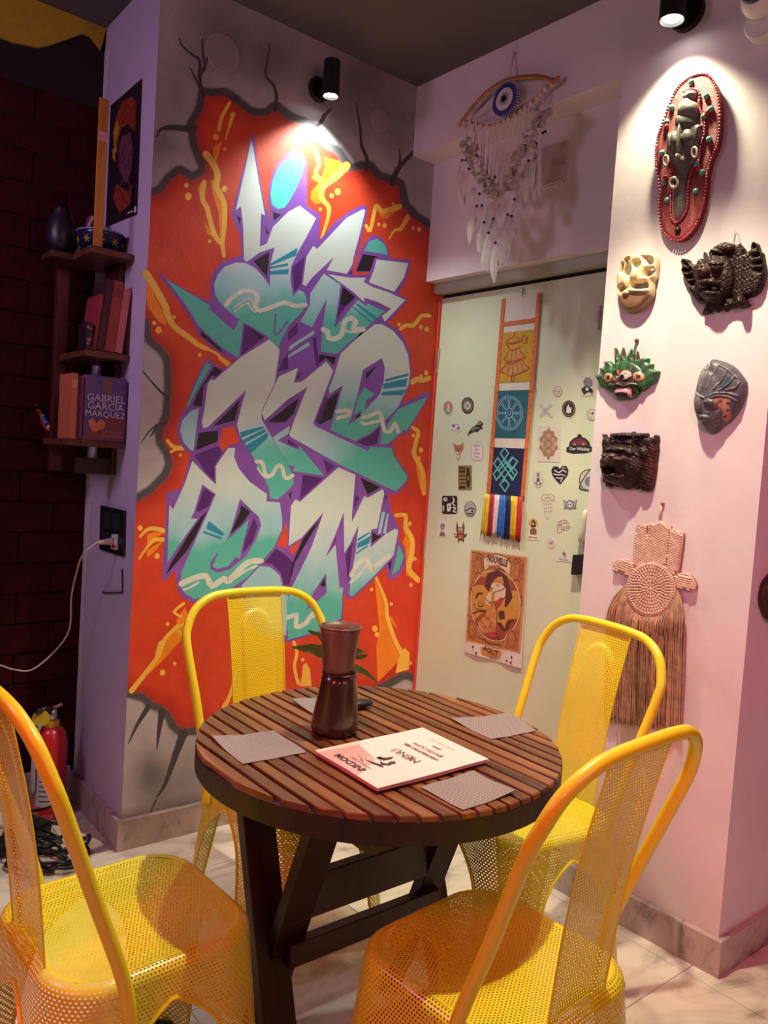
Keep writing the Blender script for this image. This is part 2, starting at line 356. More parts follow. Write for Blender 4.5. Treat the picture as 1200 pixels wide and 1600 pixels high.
floor = struct(obj('floor', box(-4.2, 1.4, -4.4, 0.5, -0.06, -0.003), M_grout))
tile0 = None; TS = 0.6
for ix in range(-6, 3):
    for iy in range(-7, 2):
        x0, y0 = ix * TS - 0.02, iy * TS - 0.255
        if x0 < -3.7 or x0 > 0.9 or y0 < -3.7: continue
        if tile0 is None:
            t = obj('tile', bbox(0.001, TS - 0.001, 0.001, TS - 0.001, -0.012, 0.0, 0.0012), M_tile, floor); tile0 = t
        else:
            t = tile0.copy(); COL.objects.link(t)
        t.location = (x0, y0, 0)
ceiling = struct(obj('ceiling', box(-4.2, 1.4, -4.4, 0.62, CEIL, CEIL + 0.1), M_ceil))
wall_pier = struct(obj('wall_left', box(-1.079, 0.5, 0.0008, 0.62, 0, CEIL), M_lav))
wall_brick = struct(obj('wall_back', box(-4.0, -1.0795, 0.508, 0.62, 0, CEIL), M_mortar))
bw, bh = 0.235, 0.112; proto = None
for r in range(23):
    z0 = 0.13 + r * bh
    for c in range(6):
        x1 = -1.081 - c * bw + (0.0 if r % 2 else bw / 2); x0 = x1 - bw + 0.006; x1 = min(x1, -1.081)
        if x1 - x0 < 0.03 or z0 + bh > 2.70: continue
        d = rng.uniform(0.0, 0.004)
        full = abs(x1 - x0 - bw + 0.006) < 1e-6
        if full and proto is not None:
            b = proto.copy(); COL.objects.link(b); b.location = (x0, 0.502 - d, z0)
        else:
            b = obj('brick', bbox(0, x1 - x0, 0, 0.012, 0.003, bh - 0.003, 0.003), M_brick, wall_brick); b.location = (x0, 0.502 - d, z0)
            if full: proto = b
# yellow band at the top of the brick wall, ragged lower paint edge
ylow = [(-2.4, 2.60)] + [tuple(PBR.pt(p)[[0, 2]]) for p in pp('l0,175 60,200 120,212 180,225 230,215 300,190 350,172 385,160 420,170 450,205 470,235')]
ypoly = ylow + [(-1.081, CEIL - 0.002), (-2.4, CEIL - 0.002)]
n = len(ypoly); vy = [(x, 0.494, z) for x, z in ypoly] + [(x, 0.507, z) for x, z in ypoly]
obj('painted_band', (vy, [tuple(range(n)), tuple(range(2 * n - 1, n - 1, -1))] + [(i, n + i, n + (i + 1) % n, (i + 1) % n) for i in range(n)]), mat('ochre_wall_paint', (0.40, 0.27, 0.012), 0.7, noise=0.1), wall_brick)
# white filler strip where pier meets brick wall
fs = MB(); zz = np.linspace(0.12, 2.80, 60)
wid = [0.055 + 0.012 * math.sin(7 * z) + rng.uniform(-0.006, 0.006) for z in zz]
v = [(-1.0797, 0.5075, z) for z in zz] + [(-1.0797, 0.5075 - w, z) for z, w in zip(zz, wid)]; k = len(zz)
obj('filler_strip', (v, [(i, i + 1, k + i + 1, k + i) for i in range(k - 1)]), mat('rough_filler', (0.62, 0.55, 0.55), 0.8, bump=0.3, nscale=60), wall_pier)

# mural wall: base coat (rock, fire and soft dark edges) as painted vertex colours
X0, X1 = -1.079, 0.205; nx, nz_ = 250, 540
gx, gz = np.meshgrid(np.linspace(X0, X1, nx), np.linspace(0, CEIL, nz_))
D = np.stack([gx.ravel(), np.zeros(gx.size), gz.ravel()], 1) - CAM; C_ = D @ RC.T
PXX, PYY = 600 + F_PX * C_[:, 0] / C_[:, 2], 800 + F_PX * C_[:, 1] / C_[:, 2]
FIRE = pp('n225,313 236,308 255,298 265,282 281,270 300,282 318,272 322,262 308,225 303,195 318,168 320,148 332,150 350,148 365,158 385,175 400,181 420,180 430,170 450,185 485,200 490,215 510,232 525,240 545,268 575,262 590,280 610,285 622,290 628,320 645,340 672,358 760,420 760,1040 646,1054 638,1050 625,1052 605,1064 580,1076 520,1098 450,1120 380,1132 330,1137 303,1137 283,1139 273,1130 267,1116 253,1103 237,1096 227,1086 203,1079 150,1079 150,800 213,785 240,768 262,745 270,725 265,705 255,690 253,675 265,650 267,620 268,600 267,574 265,558 254,543 237,528 232,500 200,480 180,330')
dd = sdf(FIRE, PXX, PYY)
def fbm(x, y, s, seed):
    r = np.random.default_rng(seed); out = np.zeros_like(x)
    for k in range(5):
        a = r.uniform(0, 6.28); f = s * (1.7 ** k); ph = r.uniform(0, 6.28, 2)
        out += (np.sin((x * math.cos(a) + y * math.sin(a)) / f * 60 + ph[0] + 1.3 * np.sin(y / f * 17 + ph[1]))) / (1.35 ** k)
    return out / 3.0
nzv = fbm(PXX, PYY, 1500, 3); nz2 = fbm(PXX, PYY, 600, 5)
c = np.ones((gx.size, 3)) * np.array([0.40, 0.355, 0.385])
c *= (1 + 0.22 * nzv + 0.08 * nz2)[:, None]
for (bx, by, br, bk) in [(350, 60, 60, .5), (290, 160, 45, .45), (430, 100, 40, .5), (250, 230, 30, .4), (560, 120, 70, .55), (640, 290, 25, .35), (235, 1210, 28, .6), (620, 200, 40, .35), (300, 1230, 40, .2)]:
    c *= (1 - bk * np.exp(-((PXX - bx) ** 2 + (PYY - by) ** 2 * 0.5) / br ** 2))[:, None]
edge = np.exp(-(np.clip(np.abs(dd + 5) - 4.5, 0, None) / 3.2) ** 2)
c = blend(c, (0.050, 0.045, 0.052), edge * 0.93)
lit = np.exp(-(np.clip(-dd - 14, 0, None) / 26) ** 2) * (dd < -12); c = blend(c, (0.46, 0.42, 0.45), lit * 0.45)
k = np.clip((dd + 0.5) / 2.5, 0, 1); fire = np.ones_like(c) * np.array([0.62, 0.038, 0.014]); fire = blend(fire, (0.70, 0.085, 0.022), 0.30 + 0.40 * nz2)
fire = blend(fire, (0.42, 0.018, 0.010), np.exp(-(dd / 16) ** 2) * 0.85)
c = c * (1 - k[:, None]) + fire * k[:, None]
idx = np.arange(nx * nz_).reshape(nz_, nx)
fc = np.stack([idx[:-1, :-1].ravel(), idx[:-1, 1:].ravel(), idx[1:, 1:].ravel(), idx[1:, :-1].ravel()], 1)
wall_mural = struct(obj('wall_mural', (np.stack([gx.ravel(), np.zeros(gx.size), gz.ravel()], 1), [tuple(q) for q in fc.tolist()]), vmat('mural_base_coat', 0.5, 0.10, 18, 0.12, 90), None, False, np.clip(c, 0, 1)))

# right side: header beam, recessed lintel, door, column
YC = -0.970; YR = -1.513
M_p1 = M_plaster
wall_column = struct(obj('wall_right', prism([(sk(0, YC), YC), (sk(0, YR), YR), (0.34, YR), (0.34, YC)], 0, CEIL), M_plaster))
wall_header = struct(obj('wall_header', prism([(0, -0.0005), (sk(0, YC), YC), (0.34, YC), (0.34, -0.0005)], 2.612, CEIL), M_plaster))
wall_lintel = struct(obj('wall_lintel', prism([(0.1175, -0.0005), (sk(0.1175, YC), YC), (0.34, YC), (0.34, -0.0005)], 2.132, 2.612), M_plaster))
trim_head = struct(obj('trim_1', prism([(0.165, -0.0005), (sk(0.165, YC), YC), (0.34, YC), (0.34, -0.0005)], 2.092, 2.132), mat('grey_green_frame', (0.44, 0.46, 0.38), 0.5, noise=0.08, nscale=8, bump=0.2, bscale=40)))
gap = struct(obj('gap_shade', prism([(0.215, -0.0005), (sk(0.215, YC), YC), (0.30, YC), (0.30, -0.0005)], 2.075, 2.092), M_dark))  # near-black strip standing in for the shade in the gap above the door
door = struct(obj('door_1', prism([(0.205, -0.012), (sk(0.205, YC + 0.004), YC + 0.004), (0.30, YC + 0.004), (0.30, -0.012)], 0.012, 2.076), M_door))
red_jamb = struct(obj('trim_3', box(0.196, 0.30, -0.0115, -0.0006, 0, 2.092), mat('red_jamb_paint', (0.62, 0.07, 0.04), 0.5)))
def on3(poly, t, off=0.0): return plate(P3, pp(poly), t, off)
for hp in ('n681,545 687,545 683,582 677,582', 'n660,838 666,838 662,872 656,872'):
    h = obj('hinge', on3(hp, 0.006), mat('old_hinge', (0.55, 0.42, 0.38), 0.5, 0.3), door)
    cx, cy = np.mean(pp(hp), 0); obj('hinge_pin', tube([P3.pt((cx + 1, cy - 15), 0.007), P3.pt((cx - 1, cy + 15), 0.007)], 0.004, 6), mat('hinge_pin', (0.25, 0.1, 0.09), 0.5), h)
obj('latch_box', on3('n895,867 918,866 914,898 892,898', 0.03), M_black, door)
obj('door_handle', tube(spline([P3.pt(p, o) for p, o in (((916, 800), 0.004), ((914, 802), 0.035), ((911, 820), 0.04), ((907, 842), 0.035), ((908, 845), 0.004))], 4), 0.009, 8), mat('cream_handle', (0.62, 0.62, 0.50), 0.4), door)
bl = obj('bolt', on3('n934,486 946,485 943,503 931,504', 0.012), mat('old_steel', (0.4, 0.34, 0.33), 0.4, 0.8), door)
obj('bolt_rod', tube([P3.pt((938, 478), 0.012), P3.pt((935, 516), 0.012)], 0.005, 6), MATS['old_steel'], bl)
# marble skirtings (each a strip with a rounded dusty top)
def skirt(name, a, b, n, h=0.105, t=0.016):
    a, b, n = np.array(a), np.array(b), np.array(n, float); n /= np.linalg.norm(n); pr = [(0, 0), (t, 0), (t, h - 0.003), (t - 0.003, h), (0, h)]
    v = [np.append(p + n * d, z) for p in (a, b) for d, z in pr]; k = 5
    f = [(i, (i + 1) % k, k + (i + 1) % k, k + i) for i in range(k)] + [tuple(range(k - 1, -1, -1)), tuple(range(k, 2 * k))]
    return struct(obj(name, (v, f), M_marb))
skirt('baseboard_mural', (-1.0791, 0), (0.196, 0), (0, -1)); skirt('baseboard_left', (-1.079, -0.016), (-1.079, 0.5), (-1, 0))
skirt('baseboard_right', (sk(0, YC), YC), (sk(0, YR), YR - 0.016), (-1, -SK)); skirt('baseboard_column_side', (sk(0, YR) + 0.0002, YR), (0.34, YR), (0, -1))
bb = struct(obj('baseboard_back', box(-2.4, -1.096, 0.486, 0.503, 0, 0.125), mat('white_skirting', (0.5, 0.45, 0.5), 0.5)))
struct(obj('wall_passage', box(0.95, 1.05, -4.4, 0.62, 0, CEIL), mat('passage_dark_tone', (0.03, 0.012, 0.015), 0.8)))  # unseen wall, coloured near black to stand for the unlit passage
# round blank covers of old openings under the paint
for q, r_ in (((348, 83), 24), ((593, 188), 17)):
    ctr = PM.pt(q); rr = r_ / F_PX * 3.25
    obj('blank_cover', lathe([(rr, 0), (rr, 0.003), (rr - 0.003, 0.004), (0.0005, 0.004)], 32, (0, -1, 0), ctr, False, True), mat('grey_cover_paint', (0.27, 0.23, 0.25), 0.6, noise=0.12, nscale=8), wall_mural)
# ================================================================ MURAL (paint layers on wall_mural, real pixel shapes on the wall plane)
ST = 5e-5
c_pur, c_dpu, c_blk, c_tea, c_lbl, c_wht = (0.235, 0.085, 0.46), (0.095, 0.018, 0.19), (0.016, 0.012, 0.022), (0.10, 0.50, 0.44), (0.33, 0.60, 0.70), (0.64, 0.74, 0.72)
M_pur = mat('violet_spray_paint', c_pur, 0.45, noise=0.12, nscale=10); M_dpu = mat('plum_spray_paint', c_dpu, 0.45, noise=0.15, nscale=12); M_blk = mat('black_spray_paint', c_blk, 0.45)
M_red = mat('red_spray_paint', (0.74, 0.07, 0.022), 0.5); M_sqg = mat('pale_squiggle_paint', (0.66, 0.70, 0.64), 0.5, noise=0.1, nscale=30, bump=0.2)
M_str = mat('ocean_blue_paint', (0.02, 0.27, 0.46), 0.45); M_yel = mat('yellow_spray_paint', (0.86, 0.50, 0.07), 0.5, noise=0.12, nscale=12); M_org = mat('orange_spray_paint', (0.86, 0.24, 0.01), 0.5, noise=0.15, nscale=10)
M_crk = mat('charcoal_spray_paint', (0.050, 0.042, 0.050), 0.6); M_lb = mat('sky_blue_paint', c_lbl, 0.45, noise=0.08, nscale=10); M_te = mat('teal_spray_paint', c_tea, 0.45, noise=0.1, nscale=8)
M_cya = mat('turquoise_spray_paint', (0.10, 0.66, 0.60), 0.45, noise=0.06, nscale=8)
def layer(name, polys, m, lv, strokes=(), dots=()):
    mb = MB(); i = 0
    for p in polys: mb.add(flat(PM, pp(p) if isinstance(p, str) else p, ST * lv + 2e-6 * (i % 8))); i += 1
    for s in strokes: mb.add(stroke(PM, pp(s[0]), s[1], ST * lv + 2e-6 * (i % 8), taper=s[2] if len(s) > 2 else None, sm=s[3] if len(s) > 3 else 3)); i += 1
    for q in dots:
        p, r = q.rsplit(' ', 1); x, y = pp(p)[0]; mb.add(flat(PM, disc(x, y, float(r) * 0.9, float(r), 12), ST * lv)); i += 1
    return obj(name, mb.vf(), m, wall_mural)
# cracks in the painted rock
layer('mural_cracks', [], M_crk, 1, [('n317,150 312,120 320,105 317,85 316,62', 5, (7, 3)), ('n320,103 324,90 325,75', 4, (5, 2)), ('n311,122 312,95 300,85 285,72 280,60', 4, (6, 2)), ('n316,146 305,122 297,106', 3, (5, 2)),
  ('n304,200 290,201 270,199 258,200', 8, (11, 8)), ('n262,199 250,203 245,214', 4, (7, 3)), ('n430,172 432,150 427,133 415,118 417,100 422,67', 4, (6, 2)), ('n488,202 503,190 510,177 518,170', 5, (6, 3)), ('n499,193 506,178', 4, (4, 3)),
  ('n573,265 573,247 565,227 563,200 558,173 557,160', 5, (7, 2)), ('n613,286 622,263 641,243 652,230', 6, (10, 4)), ('n623,262 625,248 624,233', 3, (5, 2)), ('n223,580 240,600 262,623', 2.5, (2, 4)), ('n260,660 237,670 220,693', 3, (5, 1)), ('n244,665 240,675 235,682', 3, (5, 2)),
  ('n232,1104 213,1135 200,1163', 4, (9, 1)), ('n253,1112 248,1145 245,1172', 5, (11, 1)), ('n287,1145 273,1183 258,1225 245,1246', 6, (14, 2)), ('n244,1250 238,1262 233,1276', 3, (3, 1))])
# fire: orange glow blobs, yellow veins and sparks
layer('mural_flames', ['a430,520 460,640 480,640 475,470 450,470', 'a600,420 640,600 650,900 615,930 610,720 560,560 540,450', 'a480,790 545,880 560,930 510,900', 'a560,170 640,110 600,260 570,300', 'b300,250 440,280 470,320 360,450 290,520 280,640 230,650 190,600 200,540 260,470 200,430 205,400 280,430 320,330', 'b770,720 940,700 850,770 800,770',
  'c0,220 60,330 140,480 170,590 100,560 40,480 0,420 -10,300', 'h960,100 1040,230 1030,470 1090,580 1010,540 1000,300 975,260 1000,200', 'n585,903 600,940 612,1000 626,1030 590,1066 588,1010 593,980', 'h870,870 930,980 920,990 870,920', 'n287,966 283,1000 260,1026 240,1046 217,1066 247,1026 253,1000 277,973', 'n289,948 295,968 283,985 275,970', 'g0,190 60,170 140,180 60,230 0,320', 'g0,330 70,280 140,240 80,320 0,390', 'f1080,620 1150,760 1165,930 1130,900 1100,760', 'n236,760 262,760 262,700', 'n592,1012 606,1012 600,1066 588,1066'][:15], M_org, 1)
layer('mural_lightning', ['n632,1012 640,1020 639,1046 618,1052 622,1030', 'n473,1040 478,1035 484,1045 487,1072 468,1072 472,1055', 'n257,998 252,1018 240,1040 243,1020 248,1003'], M_yel, 2,
  [('n359,160 352,172 346,185 342,203', 8, (5, 6)), ('n364,178 359,195 352,218', 7, (7, 2)), ('a500,220 560,300 600,400 590,500 640,600 660,680 655,860 640,980 655,1090', 8, (11, 6)), ('a485,460 470,600 510,680 540,800 580,920 630,980', 8), ('b230,180 265,300 235,380 275,440', 7), ('b500,320 400,420 300,500 290,600 345,670 340,770 285,940', 9, (13, 4)),
   ('b665,830 700,870 740,700 760,665 800,710 850,700 950,670', 6, (5, 9)), ('b860,945 910,870 960,860 1020,760', 6, (2, 8)), ('c-10,150 60,260 150,420 175,500 230,600 350,690 440,760 510,790', 10, (12, 7)), ('c510,790 590,830 620,860', 4), ('c620,870 700,930', 8, (6, 8)), ('d960,620 1010,590 1070,590 1140,510 1205,510', 6),
   ('d1060,1075 1100,1050 1150,1060 1200,1040', 8), ('e170,480 230,540 300,545', 8, (5, 8)), ('e200,580 240,560 290,545', 4), ('f1060,370 1110,410 1090,500 1075,600 1130,700 1155,800 1160,930', 7, (6, 8)), ('h920,30 1000,30 1005,130 1060,240 1050,380 1030,490 1110,580', 7, (6, 9)), ('n587,901 603,940 605,963 617,1000 627,1020 634,1043', 7, (4, 9)),
   ('g-60,210 0,150 60,140 140,160', 9, (4, 8)), ('g-70,400 0,300 60,240 140,235', 7, (3, 7)), ('g310,780 230,850 290,890', 6, (5, 4)), ('n287,975 277,982 285,993', 4), ('n278,978 258,998 249,1022 232,1046 205,1080', 7, (5, 8)), ('n459,1003 464,1020 460,1042 466,1068', 5), ('n368,1050 360,1085 350,1105', 7, (3, 8)), ('n354,1095 349,1112', 4)],
  ['a585,75 5', 'a662,180 3', 'a333,488 4', 'a350,582 6', 'a658,518 5', 'a533,966 3', 'b425,543 5.5', 'b372,577 4', 'b275,692 3', 'b773,822 3', 'b823,832 4', 'b1067,853 3', 'b1117,865 4', 'b897,645 2.5', 'c60,570 3.5', 'c97,632 5.5', 'c230,520 3', 'c447,843 3.5', 'd945,583 3', 'd1133,605 3.5', 'd1182,622 4', 'd1177,995 4', 'd1135,1025 3', 'e283,605 2.5',
   'f1068,440 3', 'f1133,562 4', 'f1117,632 3', 'h1038,100 3.5', 'h1082,400 3', 'h1048,622 3', 'h740,993 5', 'h758,1045 4', 'h880,785 3', 'h712,660 3', 'n641,1036 3', 'g85,375 4.5', 'n219,825 4.5', 'n262,975 3', 'n254,1051 5', 'n273,1037 3', 'n473,1031 3'])
# graffiti: violet silhouette and its shadows
layer('mural_silhouette', ['a895,30 840,260 770,530 718,735 745,820 795,900 805,1085 c640,50 570,120 540,220 533,300 545,392 400,330 250,250 150,180 78,113 110,170 200,290 300,430 370,530 420,620 430,670 540,770 650,850 690,870 770,880 720,935 660,965 590,930 510,870 480,910 400,1080 e330,190 280,290 250,400 270,500 320,560 370,592 350,680 310,820 285,890 160,930 160,1090 g150,200 130,470 130,570 150,590 250,490 245,600 270,690 330,750 420,780 520,770 640,700 760,720 850,900 1000,1060 n452,1003 500,988 536,970 h475,740 480,680 510,740 550,742 700,605 830,462 865,582 940,552 990,480 1006,380 980,290 945,230 940,120 880,-10 f855,940 920,945 1000,875 1030,800 1000,730 930,640 890,540 880,510 1000,400 1020,430 1090,280 1222,85 1180,60 1050,130 960,170 1015,60 d1052,950 1040,820 990,700 930,620 840,567 885,540 1022,375 940,320 1005,200 1052,35 880,20 b870,1095 850,1020 800,940 730,908 670,950 630,1030 590,1100 680,690 640,652 540,700 400,800 262,965 278,740 160,660 165,290 120,210 60,178 0,210 a1100,310 1040,480 1030,620 1062,800 1000,650 950,380 920,130'], M_pur, 3)
layer('mural_shadow_black', ['n396,408 421,393 417,432', 'a1070,712 1140,740 1080,790', 'a760,740 800,765 790,825', 'a1003,820 1035,900 1020,910', 'n567,397 592,401 d735,20 700,130 580,130', 'd470,265 575,350 500,420 440,410', 'c455,630 610,760 650,835 460,680', 'c870,610 1000,690 960,712', 'e565,360 790,135 745,310', 'e1025,325 f95,115 50,250 0,300 e1180,325', 'c570,940 655,985 600,1030 545,1020 510,1080 e480,10 465,190 385,185 440,60 c540,990',
  'e445,415 605,395 600,490 415,565 430,470', 'f345,125 435,60 385,290 270,345', 'f940,235 945,252 840,332 850,300', 'f615,795 785,880 680,945', 'e548,1040 g530,0 340,330 158,537 200,440 380,150 450,50', 'd265,840 410,860 390,930 325,870 265,915', 'h150,180 270,70 60,430 12,620 40,430', 'h885,400 870,510 850,430', 'f5,940 30,910 20,985', 'h720,170 760,200 800,205 715,262', 'h460,40 456,105 446,112'], M_blk, 4.6)
layer('mural_shadow_plum', ['d440,410 500,420 410,550', 'd35,100 145,0 110,240 55,310', 'c830,580 1000,690 800,850', 'd92,1005 122,990 60,1090 f15,10', 'f230,320 320,100 345,125 270,345', 'f585,495 785,370 760,510 670,530', 'f300,640 405,700 335,770', 'f125,775 300,800 100,1000', 'e405,605 600,530 640,580 570,700 580,830 500,760', 'e485,885 580,935 530,1040 440,1090 415,1085', 'g1100,310 h-10,375 55,440 10,620 g1165,620 1140,520 1060,440 1000,435', 'f575,950 610,970 560,1080', 'd210,700 240,690 265,930 240,940', 'd0,650 80,570 85,660 0,720', 'c1200,830 1160,880 1110,985 1200,960', 'h410,170 410,240 345,330', 'h490,370 560,210 520,520 510,600', 'd515,150 550,118 540,157', 'f0,470 75,520 85,548 0,510', 'f820,940 850,960 820,1000'], M_dpu, 4.3)
layer('mural_red_gaps', ['d575,-10 605,-10 575,135 700,140 690,160 550,160', 'e640,375 740,360 790,500 720,515 690,530 650,570 610,520', 'h5,320 115,230 50,370', 'g1190,90 1200,310 1105,285'], M_red, 4.5)
# letters: each its own painted shape, fading white -> sky blue -> teal
def gp(s): return PM.pt(pp(s)[0])
LET = [('n410,330', 'n432,545', (0.28, 0.44, 0.62, 0.78), ['a885,100 835,350 755,700 800,668 818,850 825,1120 850,1140 960,1060 1085,1018 c1050,60 1045,262 1000,190 930,110 840,60 760,55 660,90 600,160 570,240 580,330 620,400 680,460 780,540 900,610 1020,680 1115,787 1150,700 d0,600 100,500 155,420 160,360 130,305 90,290 60,320 45,350 20,200 25,90 n465,395 479,370 b240,770 100,660 0,715 a1070,845 1020,985 960,1010 970,730 1005,745 950,450 905,180']),
  ('n520,330', 'n520,560', (0.5, 0.7, 0.85, 1.0), ['b640,690 500,765 400,870 250,1030 215,1005 160,1090 d155,20 125,240 150,258 210,180 390,10 330,120 500,152 550,70 562,0 b600,950 660,700']),
  ('n500,410', 'n530,545', (0.0, 0.1, 0.55, 0.75), ['d305,150 190,320 185,420 105,560 205,605 330,365 290,640 280,815 420,835 480,775 640,640 800,490 825,470 680,405 670,425 595,375 500,490 395,612 450,245']),
  ('n500,400', 'n600,800', (0.7, 0.8, 0.9, 1.0), ['d345,155 530,185 665,185 645,220 720,265 860,310 1000,375 825,560 800,510 880,450 760,390 650,355 650,395 560,310']),
  ('n600,380', 'n600,800', (0.7, 0.8, 0.9, 1.0), ['d755,30 1025,60 990,180 905,305 690,225 735,110']),
  ('n250,340', 'n300,480', (0.0, 0.01, 0.02, 0.03), ['c160,200 540,425 520,445 740,640 780,545 820,565 780,870 640,780 440,600 370,480 280,350']),
  ('n380,600', 'n425,745', (0.3, 0.45, 0.62, 0.85), ['c1040,710 800,860 650,990 570,1060 545,1050 515,1090 e490,200 465,330 480,378 520,365 840,55 800,200 765,350 790,440 890,600 1040,890 1045,970 1110,985 1200,905 f50,850 40,770 e1180,660 1090,500 975,300 975,225 1085,0 c1130,800']),
  ('n455,590', 'n590,745', (0.25, 0.42, 0.62, 0.80), ['e975,240 i108,165 197,125 178,195 215,190 330,95 362,140 268,385 280,400 f680,570 700,535 885,545 900,610 950,690 1015,780 1010,820 920,915 780,850 430,680 20,450 10,430 60,290 165,25 0,130 e1000,310']),
  ('n560,520', 'n545,690', (0.3, 0.45, 0.68, 0.85), ['d740,582 800,580 900,640 980,740 1025,850 1040,980 1030,1090 f1000,60 940,190 840,300 700,420 570,485 360,390 400,250 470,10 355,85 345,40 d370,1080 410,960 450,830 600,690']),
  ('n600,500', 'n650,560', (0.0, 0.01, 0.02, 0.03), ['f850,510 790,515 800,350 840,360 935,215 1000,190 1190,110 1080,290 1005,408 1000,380']),
  ('n430,650', 'n500,745', (0.0, 0.05, 0.35, 0.6), ['e1070,455 f15,355 10,420 e1110,480 f0,525 90,560 100,530 305,778 40,742 60,705 e1200,690']),
  ('n330,700', 'n330,935', (0.22, 0.42, 0.60, 0.72), ['e385,655 470,745 585,860 585,700 690,545 750,545 740,620 780,720 870,830 1020,940 1015,1000 1130,1010 g1150,50 1150,150 1080,300 980,420 850,560 700,660 500,735 400,740 330,700 285,640 290,520 340,400 390,290 520,0 e585,935 500,850', 'e385,655 320,850 220,1070 190,1030 g185,20 172,430 300,240 430,60 370,55 400,0 e470,855 590,945 600,870 470,750']),
  ('n520,740', 'n500,990', (0.35, 0.52, 0.70, 0.86), ['f430,710 100,1005 65,980 25,1040 h5,290 120,215 305,0 200,300 30,650 n448,940 450,1000 500,985 533,966 h470,640 440,650 405,280 320,385 400,200 475,0 f575,775', 'h475,0 480,350 530,270 600,115 575,350 535,560 522,700 545,722 720,560 900,370 940,160 915,140 830,190 705,300 700,210 710,150 760,140 f820,930 808,895 680,970 650,955 h545,85 545,20 f575,775 500,745'])]
outl = MB()
for k, (a, b, st, polys) in enumerate(LET):
    m = gradmat('letter_fade_%d' % k, gp(a), gp(b), [(max(0, st[0] - .05), c_wht), (max(.01, st[1] - .06), (0.50, 0.67, 0.72)), (max(.02, st[2] - .07), c_lbl), (max(.03, st[3] - .07), c_tea)]); mb = MB()
    for q, p in enumerate(polys):
        p = pp(p); outl.add(stroke(PM, p, 5.0, ST * 5 + k * 1e-6, closed=True)); mb.add(flat(PM, p, ST * 6 + q * 4e-6 + k * 1e-6))
    obj('mural_letter', mb.vf(), m, wall_mural)
obj('mural_letter_outline', outl.vf(), M_pur, wall_mural)
layer('mural_disc', ['b60,220 0,260 a1120,330 1070,450 1050,560 1060,650 1110,692 1170,680 b0,640 70,520 120,400 140,300 115,235'], M_cya, 6)
layer('mural_teal_patches', ['n569,392 577,377 590,373 602,383 606,398', 'c500,910 548,928 455,1090 e350,190 335,185 c415,1090', 'h945,280 985,380 950,490 885,540 920,400'], M_te, 6)
layer('mural_blue_patches', ['e440,205 370,230 300,310 280,400 310,500 370,565 395,570', 'g800,630 960,460 1050,470 1130,540 1150,625 1190,640 h0,720 n447,994 428,982 412,968 g900,800', 'h800,0 830,0 790,185 765,185', 'h840,30 860,0 835,185 810,180', 'd10,770 220,635 230,660 10,800', 'd0,850 175,730 185,765 0,870', 'd-20,815 40,780 40,790'], M_lb, 6)
layer('mural_counters', ['d640,970 800,870 825,950 815,1070 f780,90 640,240 510,358 540,290 600,60 d615,1080', 'e790,978 890,1075 g950,40 972,110 930,230 840,380 700,490 600,516 538,490 538,430 620,320 700,200 e760,1090', 'h325,520 330,690 150,845 220,680'], M_pur, 7, [('c1097,490 1085,640', 2.5), ('c1080,655 1112,668 1195,560', 3)])
layer('mural_counter_black', ['d665,1000 760,930 665,1055', 'f605,250 622,270 555,318', 'e800,1030 880,1090 g800,110 705,192 g790,0', 'h310,560 320,635 275,630'], M_blk, 8)
layer('mural_counter_plum', ['g910,50 940,120 900,250 815,352 830,250'], M_dpu, 8)
layer('mural_counter_teal', ['f650,30 740,85 665,140 650,240 610,230 560,265 600,110', 'g870,60 800,330 790,400 755,380 690,465 600,485 555,465 640,270 750,180'], M_te, 8)
layer('mural_stripes', ['n421,413 465,387 463,399 423,415', 'n422,417 450,411 450,415 422,420', 'n422,424 452,420 450,428 422,429', 'd565,400 600,410 765,530 740,545', 'd540,425 570,440 715,560 700,566', 'd830,1050 1030,998 1026,1022 825,1072', 'd812,1090 1020,1040 f1010,-8 1005,20 810,40', 'f800,70 1005,45 975,95 800,95', 'e790,410 990,360 995,376 800,460', 'e810,480 1000,385 1015,405 825,507', 'e840,525 1030,410 1025,460 920,560 880,590', 'g525,75 660,185 640,205 500,140', 'g480,160 640,215 630,236 475,178', 'h590,230 700,165 695,182 595,252', 'h590,267 705,200 690,270 590,312', 'h580,345 680,280 680,296 580,362'], M_str, 9)
layer('mural_squiggles', [], M_sqg, 9.5, [('c670,420 740,340 830,295 900,305 940,350 925,420 960,465 1050,440 1150,400 1200,405 d60,425 150,415', 7), ('c740,440 850,365 895,385 905,440', 2.5), ('c745,475 850,400 885,450 930,480', 2.5), ('d300,625 340,650 350,700 420,700 465,650 480,570 530,530 575,560 560,620 640,625', 8), ('d480,580 500,640 600,650', 3), ('f415,235 510,225 520,260 420,292', 6), ('f640,290 700,270 770,240 800,290 820,390 870,402 910,340 940,405', 6), ('f630,330 660,342 790,310', 5),
  ('e930,660 980,670 1010,770 1060,780 1110,700 1150,710 1170,790 1200,802 f40,780', 6), ('e940,715 985,780 1030,800', 3), ('g290,612 400,565 500,545 550,630 650,570 690,590 750,530 860,430 970,415', 9), ('g310,662 350,650 440,600', 3.5), ('g740,570 840,500 930,460', 4), ('h540,540 600,440 670,400 710,490 760,450 860,375', 7), ('h535,600 600,540 680,450', 4.5), ('h0,900 70,880 70,975 150,950 200,880 260,850 300,910', 7), ('h190,900 260,880', 3)])
